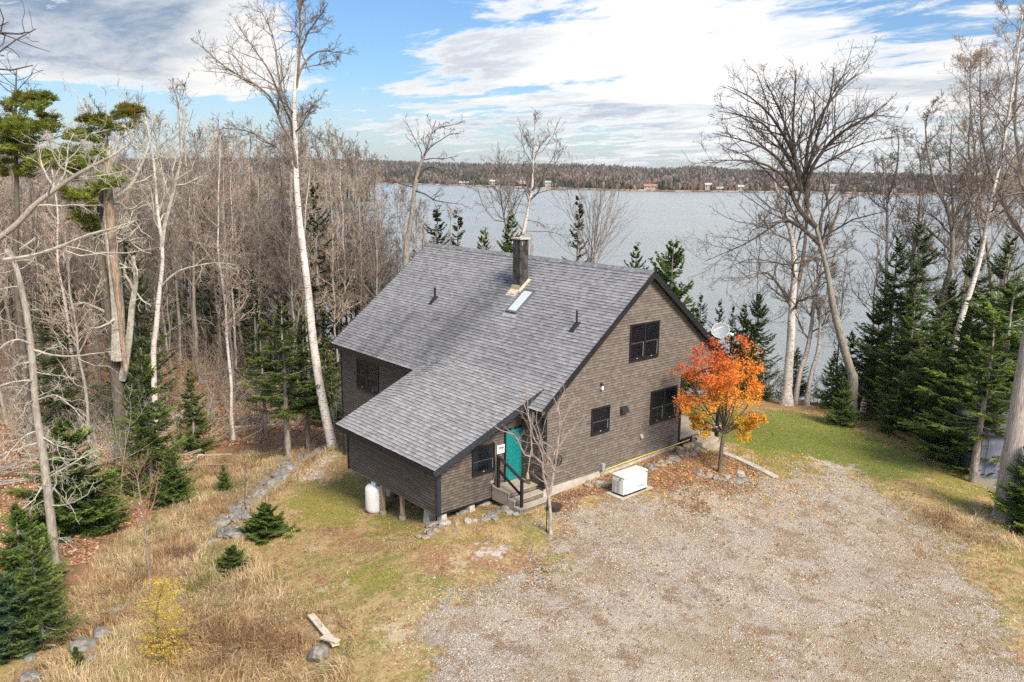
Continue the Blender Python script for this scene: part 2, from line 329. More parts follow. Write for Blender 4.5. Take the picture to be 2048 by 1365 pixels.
# ---------------- naming ----------------
def tag(o,label,cat,group=None,kind=None):
    if label: o['label']=label
    if cat: o['category']=cat
    if group: o['group']=group
    if kind: o['kind']=kind
    return o
def thing(name,label,cat,loc=(0,0,0),group=None,rz=0.):
    o=bpy.data.objects.new(name,None); COL.objects.link(o); o.location=tuple(loc); o.rotation_euler=(0,0,rz); o.empty_display_size=.2
    return tag(o,label,cat,group)
def struct(o): o['kind']='structure'; return o
def copy_tree(o,parent=None):
    c=o.copy(); COL.objects.link(c)
    if parent is not None: c.parent=parent
    for ch in list(o.children): copy_tree(ch,c)
    return c
USED=set()
def place(proto,x,y,z,rz=0.,s=1.,label=None,cat=None,group=None,sz=None,tilt=0.):
    o=proto if proto.name not in USED else copy_tree(proto)
    USED.add(proto.name); o.location=(x,y,z); o.rotation_euler=(tilt,0,rz); o.scale=(s,s,sz or s)
    for k in('label','category','group'):
        if k in o: del o[k]
    return tag(o,label,cat,group)
# ---------------- ground sheet ----------------
GRAV=gpoly([(1118,1035),(1190,992),(1300,990),(1380,972),(1440,985),(1520,950),(1600,935),(1690,945),(1780,985),(1850,1045),(1905,1110),(1960,1190),(2047,1280)])+[(30,-6),(30,-40),(16,-40)]+gpoly([(900,1364),(835,1300),(790,1235),(870,1185),(970,1180),(1080,1140),(1095,1080)])
GREEN=gpoly([(1440,865),(1500,828),(1560,815),(1680,850),(1790,890),(1900,955),(1760,965),(1640,925),(1540,915),(1480,895)])
GREEN2=[(-9,13),(-9,18.5),(1,20.5),(4,16),(2.5,12)]
MOSS=[gpoly(p) for p in ([(1840,935),(1930,940),(1965,990),(1950,1035),(1890,1010),(1850,975)],[(600,985),(690,965),(720,1010),(700,1060),(620,1040),(590,1010)],[(880,1085),(960,1078),(930,1100)],[(1140,1035),(1100,1090),(1030,1090),(1060,1055)],[(660,1150),(760,1120),(800,1180),(690,1220)],[(760,1300),(860,1330),(880,1364),(740,1364)],[(1850,1150),(2047,1230),(2047,1350),(1960,1310),(1880,1240)],[(1560,900),(1700,960),(1640,985),(1540,950)],[(770,1010),(860,1060),(880,1090),(800,1080),(740,1050)])]
LEAFP=[gpoly(p) for p in ([(1090,1005),(1180,960),(1240,925),(1340,895),(1440,905),(1530,945),(1500,985),(1400,985),(1300,985),(1190,995),(1120,1030)],[(880,1310),(980,1364),(880,1364)],[(1440,1040),(1330,1010),(1390,1000)])]
BARE=[gpoly(p) for p in ([(600,930),(650,905),(668,920),(630,960),(590,965)],[(1620,915),(1730,935),(1700,965),(1620,945)],[(835,1190),(930,1165),(1010,1195),(930,1235),(850,1220)],[(1000,1215),(1090,1200),(1120,1250),(1030,1265)],[(940,1100),(1010,1090),(1010,1120),(950,1125)],[(770,1255),(830,1245),(800,1290)])]
LEAFQ=[gpoly(p) for p in ([(830,1100),(1000,1085),(1110,1130),(1090,1190),(960,1150),(850,1180)],[(820,1240),(960,1250),(1010,1364),(880,1364)],[(640,1060),(760,1060),(820,1100),(700,1110)],[(1730,1160),(1850,1180),(1900,1250),(1800,1240)],[(1480,830),(1560,790),(1660,800),(1640,830),(1560,820)])]
GOLD=[(-18.6,2.5)]+TER[:6]+gpoly([(480,1110),(560,1195),(650,1235),(720,1300),(700,1364),(40,1364),(110,1250),(180,1180),(240,1080),(350,1010),(440,900),(560,880)])
def gridspace(lo,hi,step,lo2,hi2,grow):
    a=list(np.arange(lo,hi,step)); d=step
    while a[-1]<hi2: d*=grow; a.append(a[-1]+d)
    d=step; b=[lo]
    while b[-1]>lo2: d*=grow; b.append(b[-1]-d)
    return np.array(b[1:][::-1]+a)
sg=gridspace(9,62,.26,-120,760,1.07); tg=gridspace(-44,36,.3,-900,900,1.09)
S,T=np.meshgrid(sg,tg,indexing='ij'); XY=CAM[:2]+S[...,None]*F2+T[...,None]*R2; gx=XY[...,0];gy=XY[...,1]
gzv=height(gx,gy)
def fields(x,y):                                     # gravel, green, leaf litter, golden grass, moss (0..1)
    n=(fbm(x*.9,y*.9,21)-.47); n2=(fbm(x*.35,y*.35,31)-.47); w=n*2.4+n2*2.5
    gr=sstep(-2.2,2.6,sdist(x,y,GRAV)+w*1.2)
    g1=np.maximum(sstep(-1.2,1.6,sdist(x,y,GREEN)+w*.8),sstep(-1.,1.4,sdist(x,y,GREEN2)+w*.8))
    lf=0
    for p in LEAFP: lf=np.maximum(lf,sstep(-.4,.4,sdist(x,y,p)+w*.5))
    go=sstep(-.6,.8,sdist(x,y,GOLD)+w*.7)
    dT=sdist(x,y,TERP); woods=sstep(1.0,3.5,dT+w*.6)*(1-go)
    s,t=to_st(np.stack([x,y],-1)); woods=np.maximum(woods,sstep(46,51,s)*sstep(-3,-12,t)); woods=np.maximum(woods,sstep(21.5,24.5,t+n*2)*sstep(30,20,np.abs(s-50))*.9)
    woods=np.maximum(woods,sstep(68,90,s))
    lf=np.maximum(lf,woods)
    for p in LEAFQ: lf=np.maximum(lf,.58*sstep(-.8,.8,sdist(x,y,p)+w*.8))
    mo=0
    for p in MOSS: mo=np.maximum(mo,.80*sstep(-1.1,1.0,sdist(x,y,p)+w*.6))
    ba=0
    for p in BARE: ba=np.maximum(ba,.6*sstep(-.8,.7,sdist(x,y,p)+w*.5))
    return gr*(1-go)*(1-woods),g1,lf,go,mo,ba
fx=gx.ravel();fy=gy.ravel(); FGR,FGN,FLF,FGO,FMO,FBA=fields(fx,fy)
mb=MB(); I=np.arange(gx.size).reshape(gx.shape); Q=np.stack([I[:-1,:-1],I[:-1,1:],I[1:,1:],I[1:,:-1]],-1).reshape(-1,4)[:,::-1]
mb.add(np.stack([fx,fy,gzv.ravel()],-1),Q,col=np.stack([FGR,FGN,FLF],-1))
def gmat(g,b,o):
    c=g.node('TexCoord').outputs['Object']; a=g.node('Attribute',attribute_name='Col').outputs['Color']; a2=g.node('Attribute',attribute_name='Col2').outputs['Color']
    s1=g.node('SeparateColor',{0:a}).outputs; s2=g.node('SeparateColor',{0:a2}).outputs
    N=lambda sc,d=5,r=.6,dist=0.: g.noise(c,sc,d,r,dist)
    edge=g.math('MULTIPLY',g.math('SUBTRACT',g.noise(c,1.7,10,.75),.5),3.0); fine=N(38,3,.7); mid=N(9,5,.65); big=N(.5,5,.6)
    def m(x): return g.ss(g.math('ADD',x,edge),.36,.62)
    # dry lawn
    lawn=g.mix(g.ss(big,.38,.62),(.38,.275,.13),(.30,.235,.09)); lawn=g.mix(g.ss(mid,.42,.66),lawn,(.46,.34,.19)); lawn=g.mix(g.ss(N(2.1,8,.75),.50,.60),lawn,(.27,.155,.08)); lawn=g.mix(g.math('MULTIPLY',g.ss(N(.8,8,.75,.2),.50,.60),.85),lawn,(.17,.185,.045)); lawn=g.mix(g.math('MULTIPLY',g.ss(N(.6,8,.78,.4),.56,.62),.7),lawn,(.52,.42,.29)); lawn=g.mix(g.math('MULTIPLY',g.ss(fine,.52,.75),.55),lawn,(.50,.40,.24)); lawn=g.mix(g.math('MULTIPLY',g.ss(fine,.48,.25),.6),lawn,(.09,.075,.03))
    green=g.mix(g.ss(mid,.35,.65),(.12,.18,.03),(.22,.23,.055)); green=g.mix(g.ss(N(1.3,5),.5,.68),green,(.24,.21,.08)); green=g.mix(g.math('MULTIPLY',g.ss(fine,.48,.25),.5),green,(.03,.05,.012))
    moss=g.mix(g.ss(mid,.35,.65),(.20,.20,.04),(.30,.25,.08))
    leaf=g.mix(g.ss(mid,.38,.64),(.21,.11,.06),(.40,.235,.13)); leaf=g.mix(g.ss(fine,.5,.7),leaf,(.42,.27,.16)); leaf=g.mix(g.ss(N(.9,4),.5,.7),leaf,(.16,.12,.075)); leaf=g.mix(g.math('MULTIPLY',g.ss(fine,.48,.25),.6),leaf,(.05,.03,.02))
    gold=g.mix(g.ss(mid,.35,.65),(.22,.15,.075),(.40,.29,.15)); gold=g.mix(g.math('MULTIPLY',g.ss(fine,.45,.25),.6),gold,(.10,.06,.03))
    # gravel: pale stones over buff sand
    v=g.node('TexVoronoi',{'Vector':c,'Scale':27.}); v2=g.node('TexVoronoi',{'Vector':c,'Scale':60.}); cell=g.node('SeparateColor',{0:v.outputs['Color']}).outputs[0]; cell2=g.node('SeparateColor',{0:v2.outputs['Color']}).outputs[0]
    st_=g.mix(g.ss(cell,.0,1.),(.16,.135,.11),(.70,.645,.57)); st2=g.mix(g.ss(cell2,.0,1.),(.18,.152,.12),(.66,.595,.51)); st_=g.mix(.6,st_,st2); st_=g.mix(.10,st_,(.42,.385,.34)); st_=g.mix(g.ss(g.node('SeparateColor',{0:v.outputs['Color']}).outputs[1],.78,.9),st_,(.36,.26,.19))
    sand=g.mix(mid,(.42,.36,.275),(.56,.495,.395)); wearr=g.ss(g.noise(g.mapping(c,(.28,.8,1),(0,0,.35)),.9,7,.68),.42,.58)
    grav=g.mix(g.math('MULTIPLY',wearr,.8),st_,sand); grav=g.mix(g.math('MULTIPLY',g.ss(N(1.1,10,.80),.49,.59),.85),grav,(.27,.185,.115)); grav=g.mix(g.math('MULTIPLY',g.ss(N(.40,9,.75,.3),.50,.60),.65),grav,(.33,.255,.155))
    bare=g.mix(mid,(.42,.37,.31),(.58,.54,.48))
    col=g.mix(m(s1[1]),lawn,green); col=g.mix(m(s2[1]),col,moss); col=g.mix(m(s2[0]),col,gold); col=g.mix(m(s1[2]),col,leaf); col=g.mix(m(s2[2]),col,bare); col=g.mix(m(s1[0]),col,grav)
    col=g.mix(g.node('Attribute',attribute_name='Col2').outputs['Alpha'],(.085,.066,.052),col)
    g.put(b.inputs['Base Color'],col); g.put(b.inputs['Roughness'],.95); g.put(b.inputs['Specular IOR Level'],.1)
    hh=g.math('ADD',g.math('MULTIPLY',fine,.6),g.math('ADD',mid,g.math('MULTIPLY',g.math('MULTIPLY',v.outputs['Distance'],m(s1[0])),-1.5)))
    g.l.new(g.node('Bump',{'Strength':.8,'Distance':.05,'Height':hh}).outputs[0],b.inputs['Normal'])
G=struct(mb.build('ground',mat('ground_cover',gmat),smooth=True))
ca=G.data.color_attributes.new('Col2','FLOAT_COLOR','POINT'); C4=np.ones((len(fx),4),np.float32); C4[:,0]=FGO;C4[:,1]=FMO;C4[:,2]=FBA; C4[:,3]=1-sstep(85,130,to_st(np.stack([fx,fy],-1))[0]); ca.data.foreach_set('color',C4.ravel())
# ---------------- lake ----------------
def wmat(g,b,o):
    c=g.node('TexCoord').outputs['Object']
    n=g.noise(g.mapping(c,(.5,1.6,1),(0,0,-YAW+.12)),1.1,7,.66); n2=g.noise(g.mapping(c,(.5,1.8,1),(0,0,-YAW+.12)),.09,5,.6); n3=g.noise(g.mapping(c,(.5,1.8,1),(0,0,-YAW)),.012,3,.5)
    g.put(b.inputs['Base Color'],g.mix(n3,(.25,.285,.29),(.32,.35,.35))); g.put(b.inputs['Roughness'],.22); g.put(b.inputs['IOR'],1.33); g.put(b.inputs['Specular IOR Level'],.8)
    h=g.math('ADD',g.math('MULTIPLY',n,.7),g.math('MULTIPLY',n2,3.))
    g.l.new(g.node('Bump',{'Strength':1.,'Distance':1.1,'Height':h}).outputs[0],b.inputs['Normal'])
mb=MB(); a=st(-200,-3000);b_=st(-200,3500);c_=st(9000,3500);d_=st(9000,-3000)
mb.add([(*p,LAKE) for p in (a,b_,c_,d_)],[(0,1,2,3)]); WATER=struct(mb.build('water',mat('rippled_lake_water',wmat)))
# ---------------- land across the lake, hills to the horizon ----------------
PXS=np.linspace(-700,2750,240)
SHORE_Y=np.interp(PXS,[-700,600,745,850,1000,1100,1200,1340,1500,1700,1900,2048,2750],[370,366,367.5,370,374.5,378,381,384,385.5,388,391,392,396])
CREST_Y=np.interp(PXS,[-700,0,200,380,560,700,760,900,1000,1100,1200,1300,1345,1380,1430,1500,1600,1700,1900,2048,2750],[330,325,322,317,317,321,322,328,329,330,332,339,338,334,337,342,346,347,352,352,360])
def shore_s(px,py): d=ray(px,py); k=(LAKE-CAM[2])/d[2]; return k*(d[:2]@F2)
V=[];prof=np.array([0,.012,.03,.06,.1,.16,.24,.34,.46,.6,.8,1.0,1.25,1.6]); rows=len(prof)
def farz(px,s,s0,sc,zc):
    k=(s-s0)/(sc-s0); bum=3.5*(fbm(np.array([px*.012]),np.array([k*9.]),5)[0]-.47)
    return LAKE+ (zc-LAKE)*(sstep(0,1,np.array([k*.93+.07*min(1,k*8)]))[0]**1.15 if k<1 else 1-.15*(k-1))+ (1.5 if k>.005 else -.6)+bum*min(1,k*5)
FAR=[]
for i,px in enumerate(PXS):
    s0=shore_s(px,SHORE_Y[i]); sc=s0+2000; zc=at_s(px,CREST_Y[i]+2.5,sc)[2]; FAR.append((s0,sc,zc))
    for k in prof:
        s=s0+(sc-s0)*k; p=at_s(px,360,s); V.append((p[0],p[1],farz(px,s,s0,sc,zc)))
V=np.array(V).reshape(len(PXS),rows,3)
I=np.arange(V.shape[0]*rows).reshape(-1,rows); Q=np.stack([I[:-1,:-1],I[1:,:-1],I[1:,1:],I[:-1,1:]],-1).reshape(-1,4)
def hmat(g,b,o):
    c=g.node('TexCoord').outputs['Object']; n=g.noise(c,.006,6,.65); n2=g.noise(c,.05,5,.7)
    col=g.mix(g.ss(n,.4,.6),(.085,.062,.048),(.045,.052,.032)); col=g.mix(g.ss(n2,.45,.7),col,(.15,.11,.085)); g.put(b.inputs['Base Color'],col); g.put(b.inputs['Roughness'],1.); g.put(b.inputs['Specular IOR Level'],0.)
    g.l.new(g.node('Bump',{'Strength':1.,'Distance':8.,'Height':n2}).outputs[0],b.inputs['Normal'])
mb=MB(); mb.add(V,Q); struct(mb.build('hills',mat('wooded_hillside',hmat),smooth=True))
# band of dead reeds and rock along the far water line comes from the same far wood mass
rng=np.random.default_rng(11)
def farwood():
    mb=MB(); n=26000
    px=rng.uniform(-250,2300,n); k=rng.uniform(0,1,n)**1.6; k[:6500]=rng.uniform(.002,.03,6500); ii=np.interp(px,PXS,np.arange(len(PXS)))
    s0=np.interp(px,PXS,[f[0] for f in FAR]); sc=s0+2000; s=s0+8+(sc-s0)*k*1.05
    k[-4000:]=rng.uniform(.93,1.04,4000); s[-4000:]=s0[-4000:]+2000*k[-4000:]
    P=[];con=[];
    clump=fbm(px*.02,s*.004,77)
    for i in range(n):
        j=int(ii[i]); f=FAR[j]; p=at_s(px[i],360,s[i]); z=farz(px[i],s[i],*f); P.append((p[0],p[1],z))
    P=np.array(P); iscon=(clump+rng.normal(0,.10,n))>.515
    edge=np.interp(px,[1080,1140,1240,1265],[0,1,1,0])*(k<.03); iscon|=(rng.random(n)<edge*.8)
    iscon|=(k>.9)&(rng.random(n)<.75)
    H=rng.uniform(5.5,12,n); H=np.where(iscon,H*rng.uniform(.8,1.3,n),H)
    H=np.where(k>.9,H*.62,H)
    hs=np.ones(n,bool)
    for hp_,hw in ((928,13),(985,8),(1044,9),(1096,8),(1300,17),(1416,9),(1440,10),(1482,9),(1570,11),(1665,9),(1790,10),(1905,9)): hs&=~((abs(px-hp_)<hw)&(k<.028))
    # conifers: two stacked ragged cones
    for con_ in (True,False):
        sel=np.where((iscon==con_)&hs)[0]; m=len(sel); kk=6; th=np.arange(kk)*2*math.pi/kk
        rr=(H[sel]*(.17 if con_ else .28))[:,None]*rng.uniform(.6,1.35,(m,kk)); Hs=H[sel][:,None]
        ca,sa=np.cos(th),np.sin(th)
        if con_: lv=[(0,.75),(.3,.85),(.62,.5),(1.,.03)]
        else: lv=[(.0,.3),(.35,1.),(.75,.85),(1.,.15)]
        rings=[]
        for fz,fr in lv:
            r_=rr*fr*rng.uniform(.7,1.3,(m,kk)); rings.append(np.stack([P[sel][:,None,0]+r_*ca,P[sel][:,None,1]+r_*sa,P[sel][:,None,2]+Hs*fz*rng.uniform(.92,1.06,(m,kk))-1],-1))
        Vv=np.stack(rings,1); I=np.arange(m*4*kk).reshape(m,4,kk); Q=np.stack([I[:,:-1],np.roll(I[:,:-1],-1,2),np.roll(I[:,1:],-1,2),I[:,1:]],-1).reshape(-1,4)
        if con_: c=np.array([.022,.034,.018])*rng.uniform(.6,1.7,(m,1))+rng.normal(0,.004,(m,3))
        else: 
            c=np.where(rng.random((m,1))<.5,np.array([[.105,.080,.066]]),np.array([[.155,.128,.108]]))*rng.uniform(.65,1.3,(m,1)); c=np.where(rng.random((m,1))<.03,np.array([[.17,.11,.08]]),c)
        c=np.clip(np.repeat(c,4*kk,0)*rng.uniform(.8,1.2,(m*4*kk,1)),0.005,1); mb.add(Vv,Q,col=c)
    # pale trunks among them
    sel=rng.choice(np.where((k<.25)&~iscon)[0],1500); b0=P[sel]; h=H[sel][:,None]*rng.uniform(.7,1.05,(1500,1)); p1=b0+np.hstack([rng.normal(0,.8,(1500,2)),h])
    tubes(mb,np.stack([b0,p1],1)-np.array([*F2,0])*4,np.full((1500,2),.22),3,col=np.array([.36,.33,.30])*rng.uniform(.6,1.2,(1500,1)))
    # shoreline scrub and exposed bank
    m=2600; q=rng.uniform(760,2300,m); s0=np.interp(q,PXS,[f[0] for f in FAR]); 
    B=np.array([at_s(a,360,b+rng.uniform(-2,10)) for a,b in zip(q,s0)]); B[:,2]=LAKE+.3
    wd=rng.uniform(2,7,m); hh=rng.uniform(.5,2.2,m); R3=np.array([*R2,0]); F3=np.array([*F2,0])
    Vv=np.stack([B-R3*wd[:,None],B+R3*wd[:,None],B+R3*wd[:,None]*.5+np.array([0,0,1])*hh[:,None]+F3*2,B-R3*wd[:,None]*.6+np.array([0,0,1])*hh[:,None]*.8+F3*2],1)
    c=np.array([[.16,.085,.05],[.25,.19,.12],[.10,.08,.06],[.30,.27,.24]])[rng.integers(0,4,m)]; mb.add(Vv,np.arange(m*4).reshape(-1,4),col=np.repeat(c,4,0))
    o=mb.build('far_woodland',attr('distant_trees',1.,0.,0,60,0,.05,.3)); tag(o,'mixed bare and evergreen woods covering the far shore and hills across the lake','woodland',None,'stuff')
farwood()
HOUSEM=attr('cottage_paint',.7,.3)
def far_house(px,py,w,d,h,wallc,roofc,label,rz=0.):
    s0=np.interp(px,PXS,[f[0] for f in FAR]); s=s0+26; p=at_s(px,py+2.5,s); base=(p[0],p[1],p[2])
    t=thing('lakeside_cottage',label,'house',base,'cottages on the far shore',YAW+rz)
    m=MB(); box(m,(-w/2,-d/2,-3),(w/2,d/2,h),wallc); m.add([(-w/2,-d/2,h),(w/2,-d/2,h),(w/2,d/2,h),(-w/2,d/2,h),(-w/2,0,h+d*.28),(w/2,0,h+d*.28)],None,[(0,4,3),(1,2,5)],wallc); m.build('wall',HOUSEM,t)
    m=MB(); e=.6
    for sg_ in(-1,1): 
        y=sg_*(d/2+e); zz_=h-.25; m.add([(-w/2-e,y,zz_),(w/2+e,y,zz_),(w/2+e,0,h+d*.28+.3),(-w/2-e,0,h+d*.28+.3),(-w/2-e,y,zz_+.35),(w/2+e,y,zz_+.35),(w/2+e,0,h+d*.28+.6),(-w/2-e,0,h+d*.28+.6)],BOXQ,col=roofc)
    m.build('roof',HOUSEM,t)
    for x in np.linspace(-w/2+1.8,w/2-1.8,max(2,int(w/4))):
        m=MB(); box(m,(x-.7,-d/2-.08,h*.35),(x+.7,-d/2-.02,h*.8),(.03,.035,.04)); m.build('window',HOUSEM,t)
    return t
wh=(.34,.34,.325); gy=(.18,.185,.19)
far_house(928,368,15,8,3.4,gy,(.30,.31,.33),'low grey cottage with a pale porch at the left end of the far shore')
far_house(985,366,8,7,4,wh,(.45,.44,.42),'small white cottage seen through the birch branches on the far shore')
far_house(1044,362,11,8,5,(.42,.36,.33),(.16,.14,.13),'brown cottage with a dark roof behind the tall lakeside birch')
far_house(1096,367,8,6,3,wh,(.4,.4,.4),'tiny pale cabin at the left edge of the dark pines across the lake')
far_house(1300,376,17,8,3.6,wh,(.34,.15,.08),'long white cottage with an orange red roof on the far shore')
far_house(1416,375,9,7,4.6,wh,(.38,.38,.385),'tall white gabled cottage left of the bushy shore tree')
far_house(1440,380,12,7,3,gy,(.35,.35,.36),'low grey cottage right beside the tall white gabled one')
far_house(1482,378,10,7,4,wh,(.40,.40,.40),'white boxy cottage with a pale flat looking roof on the far shore')
far_house(1570,379,14,7,3,gy,(.30,.30,.31),'long grey cottage half hidden behind the big maple limbs')
far_house(1665,377,10,8,4,(.33,.34,.35),(.20,.20,.21),'dark grey cottage set back above a tan lawn across the lake')
far_house(1790,378,11,7,3.4,wh,(.38,.38,.38),'white cottage near the dark red shore trees at the right')
far_house(1905,379,10,7,3.4,wh,(.5,.5,.5),'white cottage farthest right along the opposite shore')
# ---------------- the house ----------------
HOUSE=thing('shingled_house','two storey brown shingled house with grey roof, dark trim and a low front wing','house',(0,0,-1.1))
def hp(mb,name,m,parent=HOUSE,**k):
    o=mb.build(name,m,None,**k); o.location=(o.location.x,o.location.y,o.location.z)
    o.parent=parent
    if parent is HOUSE: o.matrix_parent_inverse=mathutils.Matrix.Translation((0,0,1.1))
    return o
SL=.789; ZR=7.487; YR=6.085; ZE=2.347; YE_=-.43; XL=-16.774; XR=.312; YB=12.24
def zmain(y): return np.where(np.asarray(y)<YR,ZE+SL*(np.asarray(y)-YE_),ZR-SL*(np.asarray(y)-YR))
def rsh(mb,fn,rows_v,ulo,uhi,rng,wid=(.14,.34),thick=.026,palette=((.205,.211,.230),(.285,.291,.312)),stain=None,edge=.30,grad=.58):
    """laid tabs: fn(u,v)->point and normal; each course laps over the one below"""
    V=[];C=[]
    for i in range(len(rows_v)-1):
        v0,v1=rows_v[i],rows_v[i+1]; a=max(ulo(v0),ulo(v1)-.0) ; u=ulo(v0); end=uhi(v0); tint=rng.uniform(.94,1.06)
        while u<end-.01:
            w=rng.uniform(*wid); u2=min(u+w,end)
            if end-u2<.06: u2=end
            ua,ub=max(u,ulo(v0)),min(u2,uhi(v0)); uc,ud=max(u,ulo(v1)),min(u2,uhi(v1)); 
            if ub>ua:
                if ud<uc: ud=uc=(ulo(v1) if u<ulo(v1) else uhi(v1))
                th=thick*rng.choice((.55,.8,1.,1.25)); g_=.0 if u2==end else .004
                P=[fn(ua,v0,th),fn(ub-g_,v0,th),fn(ud-g_,v1,.002),fn(uc,v1,.002),fn(ua,v0,-.004),fn(ub-g_,v0,-.004),fn(ua,v0,th),fn(ub-g_,v0,th)]
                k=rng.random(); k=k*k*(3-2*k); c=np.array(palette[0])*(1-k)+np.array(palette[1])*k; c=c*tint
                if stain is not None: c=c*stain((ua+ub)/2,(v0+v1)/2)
                V.append(P); cc=np.repeat(c[None],8,0); cc[:2]*=1.12; cc[2:4]*=grad; cc[4:]*=edge; C.append(cc)  # darker upper verts: painted lap shadow and stain on siding, printed band on roof
            u=u2
    V=np.array(V);m=len(V);b=np.arange(m)[:,None]*8
    Q=np.concatenate([b+np.array([[0,1,2,3]]),b+np.array([[4,5,7,6]])]); T=np.concatenate([b+np.array([[1,5,2]]),b+np.array([[4,0,3]])])
    mb.add(V.reshape(-1,3),Q,T,np.array(C).reshape(-1,3))
rg=np.random.default_rng(5)
cs=math.cos(math.atan(SL)); sn=math.sin(math.atan(SL))
def streak(u,y):                                     # algae streaks below the chimney and along the eave
    k=1.
    for (x0,wd,y0,y1,a) in ((-7.6,.9,-.2,5.2,.36),(-8.9,.6,.5,3.6,.22),(-13.6,.8,-.5,1.6,.30),(-12.1,.7,-.5,1.9,.30),(-10.4,.9,-.5,2.4,.25),(-15.7,.8,-.5,1.0,.22),(-3.5,1.4,0,3,.10)):
        xx=x0-(y1-y)*.12; k-=a*math.exp(-((u-xx)/wd)**2)*(1 if y0<y<y1 else math.exp(-(min(abs(y-y0),abs(y-y1))/.5)**2))*(.6+.8*float(vnoise(np.array([u*3.]),np.array([y*.6]),4)[0]))
    return np.array([k,k*.99,k*.97])
XJ=lambda y:0
def zext(x,y): 
    m=np.interp(x,[-8.67,-7.4],[.437,.497]); return .516+m*(y+4.65)
rows=np.arange(YE_,YR+.05,.175*cs)
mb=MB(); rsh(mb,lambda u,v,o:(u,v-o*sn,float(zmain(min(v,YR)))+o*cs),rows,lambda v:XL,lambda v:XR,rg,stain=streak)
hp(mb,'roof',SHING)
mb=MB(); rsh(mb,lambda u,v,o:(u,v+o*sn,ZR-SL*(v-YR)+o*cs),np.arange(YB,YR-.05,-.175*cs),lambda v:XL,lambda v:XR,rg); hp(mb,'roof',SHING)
def rext(y): return np.interp(y,[-4.65,.48],[-1.028,-.47])
rowe=np.arange(-4.65,.62,.175*.9)
mb=MB()
def fe(u,v,o):
    z=float(zext(u,v)); zm=float(zmain(v)) if v>YE_ else -99
    return (u,v-o*.44,max(z,zm-.03)+o*.9)
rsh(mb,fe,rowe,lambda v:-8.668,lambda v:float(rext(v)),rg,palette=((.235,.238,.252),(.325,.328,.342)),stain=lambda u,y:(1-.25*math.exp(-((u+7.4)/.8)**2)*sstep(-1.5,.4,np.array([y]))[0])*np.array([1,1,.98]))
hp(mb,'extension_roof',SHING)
# roof decks under the shingles (give the eaves their thickness)
def slab(mb,P,th,col=(1,1,1)):
    P=np.array(P,float); B=P-np.array([0,0,th]); n=len(P); mb.add(np.vstack([P,B]),[(i,(i+1)%n,(i+1)%n+n,i+n) for i in range(n)]+([(3,2,1,0),(4,5,6,7)] if n==4 else []),col=col)
mb=MB(); e=.012
slab(mb,[(XL+.03,YE_+.03,ZE-e),(XR-.03,YE_+.03,ZE-e),(XR-.03,YR,ZR-e-.02),(XL+.03,YR,ZR-e-.02)],.16)
slab(mb,[(XL+.03,YR,ZR-e-.02),(XR-.03,YR,ZR-e-.02),(XR-.03,YB-.03,2.63-e),(XL+.03,YB-.03,2.63-e)],.16)
hp(mb,'soffit',TRIM)
mb=MB(); slab(mb,[(-8.63,-4.62,.50),(-1.06,-4.62,.50),(-.70,-.6,2.46),(-8.63,-.6,2.20)],.14); hp(mb,'soffit',TRIM)
mb=MB()                                               # ridge cap
x=XL
while x<XR:
    x2=min(x+.2,XR); t=.012+.01*rg.random(); c=np.array([.16,.165,.18])*rg.uniform(.8,1.3)
    mb.add([(x,YR-.17,ZR-.115+t),(x2,YR-.17,ZR-.125+t),(x2,YR,ZR+.012+t),(x,YR,ZR+.03+t),(x2,YR+.17,ZR-.125+t),(x,YR+.17,ZR-.115+t)],[(0,1,2,3),(3,2,4,5)],col=c); mb.add([(x,YR-.17,ZR-.115+t),(x,YR,ZR+.03+t),(x,YR,ZR),(x,YR-.17,ZR-.15)],[(0,1,2,3)],col=c); x=x2
box(mb,(XL,YR-.19,ZR-.185),(XR,YR-.165,ZR-.118),(.02,.02,.022)); hp(mb,'ridge_cap',SHING)
# fascia and rake boards
def bd(name,p,q,w,h,m=TRIM,up=(0,0,1)): 
    mb=MB(); beam(mb,p,q,w,h,up); return hp(mb,name,m)
bd('fascia',(XL,YE_-.012,ZE-.115),(-8.7,YE_-.012,ZE-.115),.03,.2); bd('fascia',(-.95,YE_-.012,ZE-.115),(XR,YE_-.012,ZE-.115),.03,.2)
bd('fascia',(XL,YB+.012,2.63-.115),(XR,YB+.012,2.63-.115),.03,.2)
bd('fascia',(-8.67,-4.665,.516-.12),(-1.0,-4.665,.516-.12),.03,.21)
for X_ in (XL-.012,XR+.012):
    bd('rake_board',(X_,YE_-.03,ZE-.13),(X_,YR,ZR-.13),.035,.24,TRIM); bd('rake_board',(X_,YR,ZR-.132),(X_,YB+.03,2.63-.13),.034,.24,TRIM)
bd('rake_board',(-8.69,-4.68,.516-.125),(-8.69,-.45,2.23),.035,.22)
bd('rake_board',(-1.005,-4.70,.516-.125),(-.455,.42,2.98-.10),.036,.24,TRIMG)
